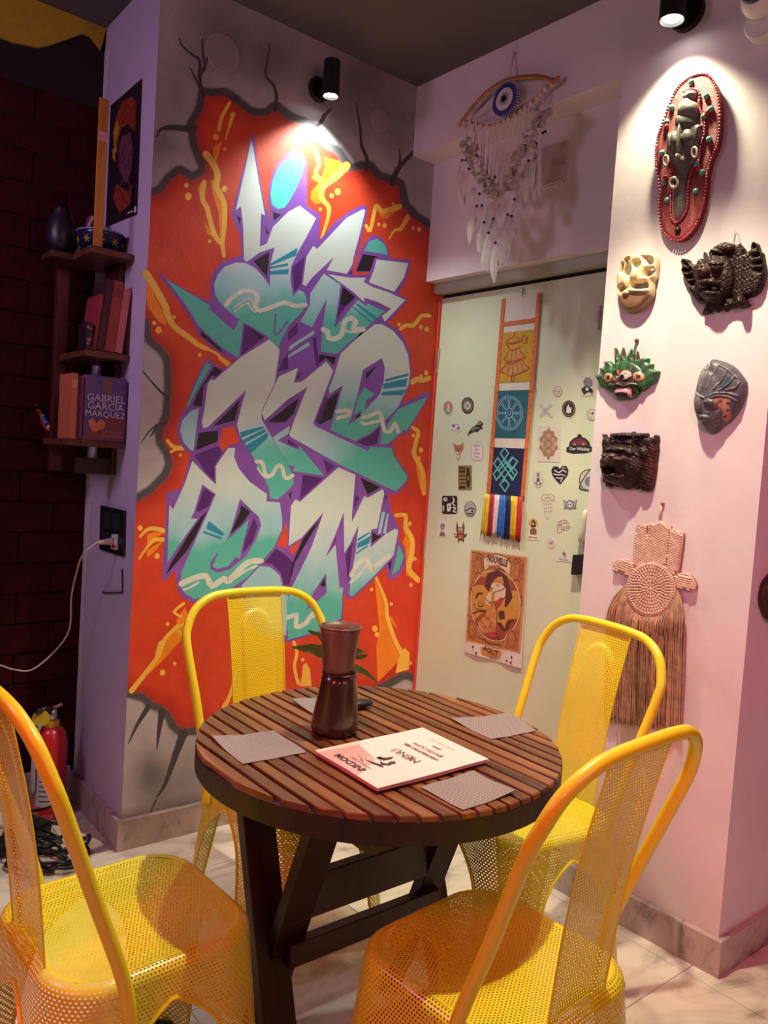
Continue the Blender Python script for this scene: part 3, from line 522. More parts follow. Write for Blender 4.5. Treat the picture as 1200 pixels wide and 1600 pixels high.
# ================================================================ CHAIRS (perforated sheet steel, real holes)
M_yc = mat('yellow_lacquer', (0.78, 0.655, 0.018), 0.33, noise=0.06, nscale=7, coat=0.2)
M_foot = mat('black_rubber', (0.015, 0.015, 0.015), 0.7)
def fast_mesh(name, V, Q, m):
    me = bpy.data.meshes.new(name); me.vertices.add(len(V)); me.vertices.foreach_set('co', np.asarray(V, np.float32).ravel())
    me.loops.add(len(Q) * 4); me.loops.foreach_set('vertex_index', np.asarray(Q, np.int32).ravel())
    me.polygons.add(len(Q)); me.polygons.foreach_set('loop_start', np.arange(0, len(Q) * 4, 4, dtype=np.int32)); me.polygons.foreach_set('loop_total', np.full(len(Q), 4, np.int32))
    me.update(calc_edges=True); me.validate(); me.materials.append(m); return me
RING = np.array([(-1, -1), (0, -1), (1, -1), (1, 0), (1, 1), (0, 1), (-1, 1), (-1, 0)], float)
def perf(S, U0, V0, pu, pv, hole=0.62, mask=None):
    """cells (U0,V0 = lower left corners, pu x pv) each with an octagonal hole; S maps (u,v) to space"""
    U0, V0 = np.ravel(U0), np.ravel(V0)
    if mask is not None: k = mask(U0 + pu / 2, V0 + pv / 2); U0, V0 = U0[k], V0[k]
    cu, cv = U0 + pu / 2, V0 + pv / 2; n = len(cu)
    ring = RING / np.linalg.norm(RING, axis=1)[:, None]
    ou = cu[:, None] + RING[None, :, 0] * pu / 2; ov = cv[:, None] + RING[None, :, 1] * pv / 2
    iu = cu[:, None] + ring[None, :, 0] * pu / 2 * hole; iv = cv[:, None] + ring[None, :, 1] * pv / 2 * hole
    P = S(np.concatenate([ou, iu], 1).ravel(), np.concatenate([ov, iv], 1).ravel())
    b = (np.arange(n) * 16)[:, None]; k = np.arange(8); q = np.stack([k, (k + 1) % 8, 8 + (k + 1) % 8, 8 + k], 1)
    return P, (b[:, :, None] + q[None]).reshape(-1, 4)
def cells(u0, u1, v0, v1, pu, pv):
    nu, nv = int(round((u1 - u0) / pu)), int(round((v1 - v0) / pv)); i, j = np.meshgrid(np.arange(nu), np.arange(nv))
    return u0 + (i + 0.5 * (j % 2)) * pu, v0 + j * pv
def join(parts):
    V, Q, k = [], [], 0
    for v, q in parts: V.append(np.asarray(v, float)); Q.append(np.asarray(q) + k); k += len(v)
    return np.vstack(V), np.vstack(Q)
A_, R_ = 0.179, 0.082                                   # seat deck: rounded square before the rolled edge
SIDE = 2 * (A_ - R_); ARC = R_ * math.pi / 2; PER = 4 * (SIDE + ARC)
def rsq(s, off):
    """point at arc length s of the rounded square pushed out by off"""
    s = np.mod(s, PER); k = np.floor(s / (SIDE + ARC)).astype(int); t = s - k * (SIDE + ARC)
    on = t < SIDE; a = np.where(on, 0, (t - SIDE) / R_)
    x = np.where(on, A_ + off, A_ - R_ + (R_ + off) * np.cos(a)); y = np.where(on, -A_ + R_ + t, A_ - R_ + (R_ + off) * np.sin(a))
    c, sn = np.cos(k * math.pi / 2), np.sin(k * math.pi / 2); return x * c - y * sn, x * sn + y * c
ZS = 0.450; RO = 0.024; LQ = RO * math.pi / 2
def prof(v):
    """rolled edge then splayed skirt / leg: arc length v -> (outset, height)"""
    a = np.clip(v / RO, 0, math.pi / 2); d = np.clip(v - LQ, 0, None)
    return RO * np.sin(a) + d * 0.115, ZS - RO * (1 - np.cos(a)) - d * 0.993
def SKIRT(u, v): o, z = prof(v); x, y = rsq(u, o); return np.stack([x, y, z], 1)
VEND = LQ + (ZS - RO) / 0.993
def deck(u, v): r = np.maximum(np.abs(u), np.abs(v)) / A_; return np.stack([u, v, ZS - 0.010 * (1 - np.clip(r, 0, 1) ** 3)], 1)
def rs_in(u, v): qx, qy = np.abs(u) - (A_ - R_), np.abs(v) - (A_ - R_); return np.hypot(np.maximum(qx, 0), np.maximum(qy, 0)) + np.minimum(np.maximum(qx, qy), 0) - R_
def legw(z): return 0.030 + 0.028 * np.clip(z / 0.27, 0, 1) + 0.095 * np.clip((z - 0.24) / 0.145, 0, 1.2) ** 2.6
def cornerdist(s): t = np.mod(s, SIDE + ARC); m = SIDE + ARC / 2; d = np.abs(t - m); return np.minimum(d, SIDE + ARC - d)
PT = 0.0075
CH = {}
du, dv = cells(-0.195, 0.195, -0.195, 0.195, PT, PT * 0.9)
sd = perf(deck, du, dv, PT, PT * 0.9, 0.52, lambda u, v: rs_in(u, v) < -0.003)
NS = int(round(PER / PT)); ps = PER / NS
su, sv = cells(0, PER, 0.004, VEND, ps, PT * 0.9)
def zmid(v): return prof(v)[1]
seat_sk = perf(SKIRT, su, sv, ps, PT * 0.9, 0.54, lambda u, v: (zmid(v) > 0.345) & (cornerdist(u) < legw(zmid(v)) + 0.002))
band = []
ss = np.linspace(0, PER, 161)
def strip(f0, f1, n=160):
    a, b = f0(ss), f1(ss); V = np.vstack([a, b]); i = np.arange(n); return V, np.stack([i, i + 1, n + 2 + i, n + 1 + i], 1)
def ringpt(off, z): return lambda s: np.stack([*rsq(s, off), np.full(len(s), z)], 1)
seam = strip(ringpt(-0.005, ZS - 0.0010), ringpt(0.0035, ZS + 0.0006))
CH['seat'] = fast_mesh('seat', *join([sd, seat_sk, seam]), M_yc)
for k in range(4):
    c0 = k * (SIDE + ARC) + SIDE + ARC / 2
    lg = perf(SKIRT, su, sv, ps, PT * 0.9, 0.55, lambda u, v: (zmid(v) <= 0.345) & (cornerdist(u) < legw(zmid(v)) + 0.001) & (np.abs(np.mod(u - c0 + PER / 2, PER) - PER / 2) < 0.13))
    CH['leg%d' % k] = fast_mesh('leg', *lg, M_yc)
    zs = np.concatenate([np.linspace(0.002, 0.25, 10), np.linspace(0.27, 0.387, 16)]); vv = LQ + (ZS - RO - zs) / 0.993
    w = np.minimum(legw(zs), (SIDE + ARC) / 2); pa = SKIRT(c0 + w, vv); pb = SKIRT(c0 + SIDE + ARC - w, vv)
    me = bpy.data.meshes.new('edge_rim'); t = tube(list(pa) + list(pb[::-1]), 0.0042, 6); me.from_pydata([tuple(p) for p in t[0]], [], t[1]); me.materials.append(M_yc); CH['rim%d' % k] = me
    f = bbox(-0.016, 0.016, -0.016, 0.016, 0, 0.014, 0.004); q = SKIRT(np.array([c0]), np.array([VEND]))[0] * np.array([0.985, 0.985, 0])
    me = bpy.data.meshes.new('foot'); me.from_pydata([(p[0] + q[0], p[1] + q[1], p[2]) for p in f[0]], [], f[1]); me.materials.append(M_foot); CH['foot%d' % k] = me
BW, BX0, BX1, BZ0, BZ1 = 0.096, -0.184, -0.268, 0.448, 0.925
def SPLAT(u, v):
    t = v; w = u * (0.90 + 0.10 * t); x = BX0 + (BX1 - BX0) * t + 0.012 * np.sin(math.pi * t); z = BZ0 + (BZ1 - BZ0) * t
    # pressed arch-topped panel and small edge flanges
    yy = np.abs(w); top = 0.80; ar = np.where(v < top, yy - 0.052, np.hypot(w, (v - top) * 0.47) - 0.052)
    em = 0.006 * (1 / (1 + np.exp(np.clip(ar / 0.0022, -40, 40)))); fl = 0.004 * np.clip((yy - 0.088) / 0.009, 0, 1)
    return np.stack([x + em + fl, w, z], 1)
bu, bv = cells(-BW, BW, 0.0, 1.0, PT * 0.97, PT * 0.9 / 0.486)
bs = perf(SPLAT, bu, bv, PT * 0.97, PT * 0.9 / 0.486, 0.50, lambda u, v: np.abs(u) < BW)
CH['backrest'] = fast_mesh('backrest', *bs, M_yc)
def tm(name, t, m):
    me = bpy.data.meshes.new(name); me.from_pydata([tuple(map(float, p)) for p in t[0]], [], t[1]); me.polygons.foreach_set('use_smooth', [True] * len(me.polygons)); me.materials.append(m); return me
half = [(-0.088, 0.222, 0.375), (-0.092, 0.222, 0.42), (-0.110, 0.222, 0.49), (-0.165, 0.227, 0.64), (-0.222, 0.239, 0.795), (-0.240, 0.232, 0.845), (-0.256, 0.203, 0.895), (-0.267, 0.150, 0.926), (-0.270, 0.090, 0.935), (-0.271, 0.03, 0.937)]
CH['back_frame'] = tm('back_frame', tube(spline(half + [(x, -y, z) for x, y, z in half[::-1]], 6), 0.0125, 14), M_yc)
er = []
for sgn in (-1, 1):
    e = SPLAT(np.full(40, sgn * BW), np.linspace(0, 1, 40)); er.append(tube(list(e), 0.0022, 5))
mb = MB(); [mb.add(e) for e in er]; CH['flange'] = tm('backrest_edge', mb.vf(), M_yc)
CHG = 'yellow perforated metal chairs around the round table'
def make_chair(x, y, deg, label):
    r = empty('dining_chair', (0, 0, 0), label, 'chair', CHG)
    def kid(nm, key, par):
        o = bpy.data.objects.new(nm, CH[key]); COL.objects.link(o); o.parent = par; return o
    kid('seat', 'seat', r); bk = kid('backrest', 'backrest', r); kid('backrest_edge', 'flange', bk); kid('back_frame', 'back_frame', r)
    for k in range(4): l = kid('leg', 'leg%d' % k, r); kid('foot', 'foot%d' % k, l); kid('edge_rim', 'rim%d' % k, r)
    r.location = (x, y, 0); r.rotation_euler = (0, 0, math.radians(deg)); return r
make_chair(-1.487, -1.085, 3.0, 'yellow perforated metal chair nearest the fire extinguisher, cut off by the left edge')
make_chair(-0.970, -1.582, 94.0, 'yellow perforated metal chair in the right foreground, its back to the viewer')
make_chair(-0.408, -1.155, 171.0, 'yellow perforated metal chair in front of the door, bright seat under the table edge')
make_chair(-0.842, -0.662, -90.0, 'yellow perforated metal chair standing against the graffiti mural behind the table')

# ================================================================ TABLE
TX, TY, TR = -0.953, -1.183, 0.407
M_wood = wood('oiled_teak_slat', (0.070, 0.024, 0.008), (0.25, 0.105, 0.036), 1, 5, 0.32)
M_wdark = wood('dark_stained_wood', (0.012, 0.004, 0.003), (0.034, 0.012, 0.007), 2, 4, 0.42)
M_under = mat('table_groove', (0.022, 0.009, 0.005), 0.6)
table = empty('dining_table', (TX, TY, 0), 'round slatted dark wood table with crossed legs in front of the mural', 'table')
def wring(r0, r1, z0, z1, n=96):
    v = []; f = []
    pr = [(r0, z0), (r1, z0), (r1, z1 - 0.004), (r1 - 0.004, z1), (r0, z1)]
    for k in range(n):
        a = 2 * math.pi * k / n
        for r, z in pr: v.append((TX + r * math.cos(a), TY + r * math.sin(a), z))
    for k in range(n):
        for i in range(5): f.append((k * 5 + i, k * 5 + (i + 1) % 5, ((k + 1) % n) * 5 + (i + 1) % 5, ((k + 1) % n) * 5 + i))
    return v, f
obj('rim', wring(TR - 0.035, TR, ZT - 0.056, ZT - 0.009), M_wdark, table)
obj('underboard', lathe([(TR - 0.036, ZT - 0.03), (TR - 0.036, ZT - 0.012)], 64, (0, 0, 1), (TX, TY, 0)), M_under, table)
pitch = 0.0355; ns = int(2 * TR / pitch)
for i in range(ns + 1):
    xa = -TR + 0.006 + i * pitch; xb = xa + 0.0275
    xs = [x for x in np.linspace(xa, xb, 6) if abs(x) < TR - 0.0015]
    if len(xs) < 3: continue
    lo = [(x, -math.sqrt((TR - 0.001) ** 2 - x * x)) for x in xs]; hi = [(x, -y) for x, y in lo][::-1]; pl = lo + hi; n = len(pl)
    c = sum(x for x in xs) / len(xs); z1 = ZT - rng.uniform(0, 0.0012)
    ins = [(c + (x - c) * 0.90, y * 0.994) for x, y in pl]
    v = [(TX + x, TY + y, ZT - 0.013) for x, y in pl] + [(TX + x, TY + y, z1 - 0.002) for x, y in pl] + [(TX + x, TY + y, z1) for x, y in ins]
    f = [tuple(range(n - 1, -1, -1)), tuple(range(2 * n, 3 * n))] + [(k * n + j, k * n + (j + 1) % n, (k + 1) * n + (j + 1) % n, (k + 1) * n + j) for k in range(2) for j in range(n)]
    obj('slat', (v, f), M_wood, table)
def beam(name, a, b, w, t, up, m, par, dx=0):
    a, b, up = np.array(a, float), np.array(b, float), np.array(up, float); d = b - a; L = np.linalg.norm(d); d /= L; s = np.cross(d, up); s /= np.linalg.norm(s); u = np.cross(s, d)
    v, f = bbox(0, L, -t / 2, t / 2, -w / 2, w / 2, 0.003)
    return obj(name, ([a + d * p[0] + s * p[1] + u * p[2] for p in v], f), m, par)
for k, fx in enumerate((-0.235, 0.235)):
    sgn = -1 if k == 0 else 1
    beam('leg', (TX + fx, TY + 0.17, ZT - 0.06), (TX + fx, TY - 0.06, 0.004), 0.078, 0.030, (1, 0, 0.0), M_wdark, table).rotation_euler = (0, 0, 0)
    beam('leg', (TX + fx + sgn * -0.031, TY - 0.11, ZT - 0.06), (TX + fx + sgn * -0.031, TY + 0.14, 0.004), 0.078, 0.030, (1, 0, 0.0), M_wdark, table)
    beam('top_bearer', (TX + fx, TY - 0.30, ZT - 0.058), (TX + fx, TY + 0.30, ZT - 0.058), 0.045, 0.045, (0, 0, 1), M_wdark, table)
beam('stretcher', (TX - 0.215, TY, 0.42), (TX + 0.215, TY, 0.42), 0.095, 0.028, (0, 0, 1), M_wdark, table)
beam('stretcher', (TX - 0.215, TY, 0.300), (TX + 0.215, TY, 0.300), 0.052, 0.028, (0, 0, 1), M_wdark, table)
beam('stretcher', (TX - 0.22, TY - 0.045, 0.075), (TX + 0.22, TY - 0.045, 0.075), 0.05, 0.028, (0, 0, 1), M_wdark, table)

# ---------------------------------------------------------------- things on the table
PT_ = Pl((0, 0, ZT), (0, 0, 1))
def dotmat(name, base, dotc, pitch, r):
    m, N, L, b = nt(name); tc = N.new('ShaderNodeTexCoord'); mp = N.new('ShaderNodeMapping'); L.new(tc.outputs['Object'], mp.inputs[0]); mp.inputs['Scale'].default_value = (1 / pitch,) * 3
    mp.inputs['Rotation'].default_value = (0, 0, 0.0)
    fr = N.new('ShaderNodeVectorMath'); fr.operation = 'FRACTION'; L.new(mp.outputs[0], fr.inputs[0]); sb = N.new('ShaderNodeVectorMath'); sb.operation = 'SUBTRACT'; L.new(fr.outputs[0], sb.inputs[0]); sb.inputs[1].default_value = (0.5, 0.5, 0.5)
    mu = N.new('ShaderNodeVectorMath'); mu.operation = 'MULTIPLY'; L.new(sb.outputs[0], mu.inputs[0]); mu.inputs[1].default_value = (1, 1, 0)
    ln = N.new('ShaderNodeVectorMath'); ln.operation = 'LENGTH'; L.new(mu.outputs[0], ln.inputs[0]); lt = N.new('ShaderNodeMath'); lt.operation = 'LESS_THAN'; L.new(ln.outputs['Value'], lt.inputs[0]); lt.inputs[1].default_value = r
    mx = N.new('ShaderNodeMix'); mx.data_type = 'RGBA'; L.new(lt.outputs[0], mx.inputs[0]); mx.inputs[6].default_value = tuple(base) + (1,); mx.inputs[7].default_value = tuple(dotc) + (1,)
    L.new(mx.outputs[2], b.inputs['Base Color']); b.inputs['Roughness'].default_value = 0.5
    return m
M_mat = dotmat('woven_vinyl', (0.11, 0.075, 0.078), (0.50, 0.44, 0.45), 0.0053, 0.34)
def placemat(corners, curl, label):
    c = [PT_.pt(p)[:2] for p in corners]; n = 12; v = []; f = []
    for j in range(n + 1):
        for i in range(n + 1):
            s, t = i / n, j / n; p = bil(c, s, t); e = max(0, curl[2] * (s if curl[0] > 0 else 1 - s) * (t if curl[1] > 0 else 1 - t) - 0.35) ** 2
            v.append((p[0], p[1], ZT + 0.0015 + 0.020 * e + 0.0006 * math.sin(9 * s + 7 * t)))
    for j in range(n):
        for i in range(n): a = j * (n + 1) + i; f.append((a, a + 1, a + n + 2, a + n + 1))
    N_ = len(v); v += [(x, y, z - 0.0012) for x, y, z in v]; f += [tuple(k + N_ for k in q[::-1]) for q in f]
    bd = [i for i in range(n + 1)] + [(j + 1) * (n + 1) - 1 for j in range(1, n + 1)] + [n * (n + 1) + i for i in range(n - 1, -1, -1)] + [j * (n + 1) for j in range(n - 1, 0, -1)]
    f += [(bd[i], bd[i] + N_, bd[(i + 1) % len(bd)] + N_, bd[(i + 1) % len(bd)]) for i in range(len(bd))]
    o = obj('placemat', (v, f), M_mat); me = o.data
    ctr = np.mean([v[i] for i in range(N_)], 0); me.transform(Matrix.Translation(-Vector(ctr))); o.location = ctr
    return tag(o, label, 'placemat', 'dotted grey placemats on the table')
placemat([(330, 1156), (428, 1142), (480, 1176), (380, 1195)], (-1, -1, 1.0), 'dotted grey placemat lying left on the table, beside the chair under the shelf')
placemat([(657, 1231), (740, 1205), (806, 1240), (723, 1267)], (1, 1, 0.9), 'dotted grey placemat at the front edge, between menu and foreground chair')
placemat([(704, 1126), (800, 1114), (838, 1143), (768, 1156)], (-1, -1, 0.9), 'dotted grey placemat at the table edge before the door')
placemat([(455, 1097), (543, 1084), (572, 1104), (502, 1122)], (-1, -1, 1.0), 'dotted grey placemat half hidden behind the dark cup stack')
# menu: folded stapled sheets
mq = [(492, 1172), (660, 1136), (764, 1186), (590, 1232)]
menu = empty('menu', PT_.pt((628, 1182)), 'folded pale pink paper menu lying on the slatted table', 'menu')
M_pap = mat('pale_pink_paper', (0.80, 0.62, 0.58), 0.6, noise=0.05, nscale=20); M_pap2 = mat('pink_paper_block', (0.72, 0.40, 0.40), 0.6); M_ink = mat('dark_print', (0.06, 0.035, 0.035), 0.6)
MC = [PT_.pt(p, 0.0115)[:2] for p in mq]
def sheet(z, grow, lift, dz=0.001, wav=0.0012):
    n = 10; v = []; f = []; c = np.mean(MC, 0)
    for j in range(n + 1):
        for i in range(n + 1):
            s, t = i / n, j / n; p = np.array(bil(MC, s, t)); p = c + (p - c) * grow
            v.append((p[0], p[1], z + lift * (t ** 3) * (0.4 + 0.6 * abs(math.sin(4 * s + 1))) + wav * math.sin(6 * s + 3 * t) + lift * 0.5 * (1 - s) ** 4))
    for j in range(n):
        for i in range(n): a = j * (n + 1) + i; f.append((a, a + n + 1, a + n + 2, a + 1))
    N_ = len(v); v += [(x, y, zz - dz) for x, y, zz in v]; f += [tuple(k + N_ for k in q[::-1]) for q in f]
    bd = [i for i in range(n + 1)] + [(j + 1) * (n + 1) - 1 for j in range(1, n + 1)] + [n * (n + 1) + i for i in range(n - 1, -1, -1)] + [j * (n + 1) for j in range(n - 1, 0, -1)]
    f += [(bd[i], bd[(i + 1) % len(bd)], bd[(i + 1) % len(bd)] + N_, bd[i] + N_) for i in range(len(bd))]
    return v, f
for k in range(4): obj('page', sheet(ZT + 0.0035 + 0.0017 * k, 1.0 - 0.006 * k + 0.010 * (k % 2), 0.0020, 0.0008, 0.0006), M_pap2 if k < 2 else M_pap, menu)
cover = obj('cover', sheet(ZT + 0.0108, 1.0, 0.0008, 0.0008, 0.0003), M_pap, menu)
def menu_pt(px, z=ZT + 0.0128): return Pl((0, 0, z), (0, 0, 1)).pt(px)
def mpoly(s, z=0.0122): p = pp(s); return flat(Pl((0, 0, ZT), (0, 0, 1)), p, z)
obj('cover_panel', mpoly('m62,222 320,172 425,262 318,368 200,300', 0.0122), mat('rose_print', (0.66, 0.36, 0.36), 0.6), cover)
obj('cover_star', mpoly('m312,225 340,275 355,285 330,268', 0.0124), M_pap, cover)
d1 = (PT_.pt((492, 1172)) - PT_.pt((590, 1232))); d2 = (PT_.pt((660, 1136)) - PT_.pt((492, 1172)))
Um = d1 / np.linalg.norm(d1); Vm = -d2 / np.linalg.norm(d2)          # lettering reads upside down from the camera's side
for txt, px, size, bold in (('INKDOM', (547, 1191), 0.024, 0.0009), ('TATTOOS & CAFE', (565, 1192), 0.0085, 0), ('MENU', (635, 1180), 0.030, 0), ('UNINTERRUPTED VIBES', (658, 1174), 0.0105, 0.0004), ('8910915094', (669, 1171), 0.019, 0), ('inkdom', (682, 1168), 0.0095, 0.0003), ('TATTOO . COFFEE . FOOD', (692, 1163), 0.0065, 0)):
    v, f = place_text(txt, menu_pt(px, ZT + 0.0127), Um, Vm, size, bold=bold); obj('print', (v, f), M_ink, cover)
em = MB()
for s in ('m430,252 470,246 452,262 540,248 530,258 480,270', 'm455,268 470,285 500,292 515,280 550,275 552,292 530,290 520,300 490,300 460,292', 'm360,265 470,300 480,315 390,285'): em.add(mpoly(s, 0.0126))
obj('print', em.vf(), M_ink, cover)
# cup stack: one horn cup standing in another
M_horn = mat('dark_horn', (0.050, 0.022, 0.018), 0.22, noise=0.55, nscale=16, stretch=(1, 1, 0.4), coat=0.3); M_horn2 = mat('brown_horn', (0.15, 0.080, 0.062), 0.4, noise=0.5, nscale=22, stretch=(1.2, 1.2, 0.3), bump=0.15)
cb = PT_.pt((522, 1143)); dist = np.linalg.norm(cb - CAM); sc = dist / F_PX
def cup(name, prof_px, z0, m, label, lean, wallt=0.003):
    pr = [(w / 2 * sc, z) for w, z in prof_px]; o = empty(name, (cb[0], cb[1], z0), label, 'cup', 'dark horn cups stacked on the table')
    inn = [(max(0.002, r - wallt), z) for r, z in pr][::-1]; inn[-1] = (inn[-1][0], inn[-1][1] + wallt)
    v, f = lathe(pr + inn, 36, (0, 0, 1), (cb[0], cb[1], z0), True, True)
    v = [np.array(p) + np.array([lean[0], lean[1], 0]) * (p[2] - ZT) for p in v]
    obj('body', (v, f), m, o, True); 
    rt, zt = pr[-1]; ring = [np.array((cb[0] + rt * math.cos(a), cb[1] + rt * math.sin(a), z0 + zt)) for a in np.linspace(0, 2 * math.pi, 40)[:-1]]
    ring = [p + np.array([lean[0], lean[1], 0]) * (p[2] - ZT) for p in ring]
    obj('lip', tube(ring, 0.0022, 6, True), m, o, True); return o
ZC = 1 / F_PX * dist * 0.90
cup('horn_cup', [(66, 0), (71, 6 * ZC), (71, 14 * ZC), (68, 28 * ZC), (64, 45 * ZC), (59, 65 * ZC), (55, 82 * ZC), (52, 100 * ZC)], ZT + 0.001, M_horn, 'flared dark horn cup, lower one of the stacked pair', (0.02, -0.02))
cup('horn_cup', [(45, 0), (48, 20 * ZC), (53, 50 * ZC), (58, 72 * ZC), (62, 84 * ZC)], ZT + 0.001 + 93 * ZC, M_horn2, 'brown horn cup standing in the mouth of the lower one', (0.0, 0.0))
# small plant behind the cups
M_leaf = mat('variegated_leaf', (0.10, 0.22, 0.035), 0.35, noise=0.4, nscale=25); M_stem = mat('green_stem', (0.10, 0.16, 0.05), 0.5)
base = cb + np.array([0.105, 0.13, 0.0])
plant = empty('potted_plant', base, 'small leafy plant behind the horn cups, long variegated leaves', 'plant')
obj('pot', lathe([(0.024, 0), (0.030, 0.05), (0.032, 0.055), (0.028, 0.055), (0.026, 0.045)], 20, (0, 0, 1), base + np.array([0, 0, 0.0045])), mat('dark_pot', (0.03, 0.02, 0.02), 0.4), plant, True)
pcen = Pl(base, -RC[2] * np.array([1, 1, 0]))
def leaf(px, w):
    root = base + np.array([0, 0, 0.05]); P = [pcen.pt(p) for p in px]; mid = spline([root + (P[0] - root) * 0.0] + P, 8); n = len(mid); v = []; f = []
    sd_ = np.cross(mid[-1] - mid[0], RC[2]); sd_ /= np.linalg.norm(sd_)
    for i, p in enumerate(mid):
        t = i / (n - 1); ww = w * math.sin(math.pi * min(1, t * 0.92 + 0.06)) ** 0.8 if t > 0.3 else w * 0.25; v += [p + sd_ * ww, p - np.array([0, 0, 0.2]) * ww, p - sd_ * ww]
    for i in range(n - 1):
        a = 3 * i; f += [(a, a + 1, a + 4, a + 3), (a + 1, a + 2, a + 5, a + 4)]
    obj('leaf', (v, f), M_leaf, plant, True)
for px, w in (([(500, 1022), (478, 1013), (456, 1011)], 0.012), ([(545, 1025), (560, 1016), (572, 1019)], 0.014), ([(545, 1030), (560, 1027), (575, 1023)], 0.010), ([(545, 1046), (567, 1048), (590, 1066)], 0.011), ([(505, 1000), (492, 990), (481, 985)], 0.008), ([(510, 1018), (495, 1010), (482, 1006)], 0.007), ([(525, 1010), (528, 985), (524, 975)], 0.008)): leaf(px, w)
sh = obj('sunglass_case', ball(PT_.pt((560, 1100), 0.012), 0.045, 0.020, 0.012, 14, 8), M_black, None, True); tag(sh, 'small black rounded case on the table just right of the horn cups', 'case')
# ================================================================ WALL SPOTLIGHTS AND CAMERA
M_lamp = mat('matt_black_metal', (0.012, 0.012, 0.014), 0.4, 0.3); M_glow = mat('lamp_glass', (1, 1, 1), 0.3, emit=(1.0, 0.96, 0.88), estr=18)
def spot_lamp(pl, px, out, r, h, power, color, aim, label, angle, blend_):
    b = pl.pt(px); n = pl.n; c = b + n * out; o = empty('wall_spotlight', b, label, 'spotlight', 'black cylinder spotlights high on the walls')
    obj('wall_plate', lathe([(r * 1.45, 0), (r * 1.45, 0.012), (r * 1.3, 0.016), (0.004, 0.016)], 28, n, b), M_lamp, o)
    obj('arm', tube([b + n * 0.01, c - n * r * 0.8], 0.008, 8), M_lamp, o)
    d = np.array(aim, float); d /= np.linalg.norm(d); t = c - d * h * 0.6; e = c + d * h * 0.4
    body = obj('shade', lathe([(0.002, 0), (r * 0.96, 0), (r, 0.003), (r, h), (r * 0.9, h), (r * 0.88, h - 0.012), (0.002, h - 0.012)], 28, d, t, False, False), M_lamp, o)
    obj('bulb', ball(e - d * 0.011, r * 0.84, r * 0.84, 0.008, 16, 6, np.stack(frame(d)[1:] + frame(d)[:1], 1)), M_glow, o, True)
    light('spot_beam', 'SPOT', e + d * 0.004, e + d, power, color, r * 0.7, angle, blend_)
    return o
spot_lamp(PM, (497, 141), 0.085, 0.030, 0.125, 46, (0.92, 1.0, 0.90), (0.0, -0.02, -1), 'black cylinder spotlight lit above the graffiti mural', 112, 0.62)
spot_lamp(P1, (1076, 22), 0.085, 0.036, 0.135, 40, (1.0, 0.91, 0.58), (-0.02, -0.01, -1), 'black cylinder spotlight lit above the red beaded mask', 104, 0.6)
cc = P1.pt((1200, 32)); cv = empty('security_camera', cc, 'white dome security camera cut off at the top right corner', 'security camera')
obj('mount', lathe([(0.05, 0), (0.05, 0.03), (0.045, 0.036), (0.002, 0.036)], 28, P1.n, cc + np.array([0, 0, -0.012])), M_white, cv)
hd = obj('head', ball(cc + P1.n * 0.06 + np.array([0, 0, 0.03]), 0.046, n=20, m=12), M_white, cv, True)
ld = np.array([-0.75, -0.1, 0.15]); ld /= np.linalg.norm(ld)
obj('lens', lathe([(0.034, 0.030), (0.034, 0.040), (0.030, 0.046), (0.001, 0.048)], 24, ld, cc + P1.n * 0.06 + np.array([0, 0, 0.03])), M_black, hd)

# ================================================================ EVIL-EYE WALL HANGING (on the header beam, hanging free)
PE = Pl(P1.o + P1.n * 0.03, P1.n)
eye = empty('dreamcatcher', PE.pt((798, 124)), 'evil eye dreamcatcher with white feathers on the header beam', 'dreamcatcher')
M_rattan = mat('rattan_cane', (0.42, 0.20, 0.05), 0.45, noise=0.35, nscale=40); M_twine = mat('cream_cotton', (0.66, 0.55, 0.50), 0.8); M_fea = mat('white_feather', (0.62, 0.54, 0.50), 0.8, noise=0.12, nscale=40); M_down = mat('beige_down', (0.42, 0.34, 0.29), 0.9, noise=0.25, nscale=60)
M_bead = mat('black_glass_bead', (0.01, 0.01, 0.02), 0.15); M_cob = mat('cobalt_thread', (0.012, 0.025, 0.20), 0.6)
up_arc = pp('E110,800 200,670 350,500 500,390 620,340 750,320 900,315 1050,350 1095,310'); lo_arc = pp('E130,745 240,772 370,800 500,775 620,720 740,640 860,545 960,440 1070,365')
def pe(p, o=0.0): return PE.pt(p, o)
for dz in (-3.2, 3.2): obj('hoop', tube(spline([pe((x, y + dz * 0.35), 0.004 * (dz > 0)) for x, y in up_arc], 5), 0.0056, 6), M_rattan, eye, True)
obj('hoop', tube(spline([pe(p) for p in lo_arc], 5), 0.005, 6), M_rattan, eye, True)
ec_ = pe(pp('E575,545')[0], 0.004); rad = 0.058
iris = obj('iris', lathe([(rad, 0), (rad, 0.008), (rad - 0.021, 0.010)], 40, PE.n, ec_, True, False), M_cob, eye)
obj('iris_white', lathe([(rad - 0.020, 0.0), (rad - 0.020, 0.011), (0.001, 0.011)], 36, PE.n, ec_, False, False), mat('white_thread', (0.62, 0.60, 0.58), 0.7), iris)
obj('iris_grey', lathe([(0.021, 0.0), (0.021, 0.013), (0.001, 0.013)], 30, PE.n, ec_, False, False), mat('grey_thread', (0.30, 0.33, 0.36), 0.7), iris)
obj('pupil', lathe([(0.0115, 0.0), (0.0115, 0.015), (0.001, 0.015)], 24, PE.n, ec_, False, False), M_bead, iris)
w_ = MB(); u_, z_ = np.array([SK, -1, 0]), np.array([0, 0, 1.0])
for k in range(44):
    a = 2 * math.pi * k / 44; d = u_ * math.cos(a) + z_ * math.sin(a); w_.add(tube([ec_ + d * (rad - 0.004) + PE.n * 0.008, ec_ + d * (rad + 0.006) + PE.n * 0.006], 0.0016, 4))
obj('iris_binding', w_.vf(), M_twine, eye)
w_ = MB()
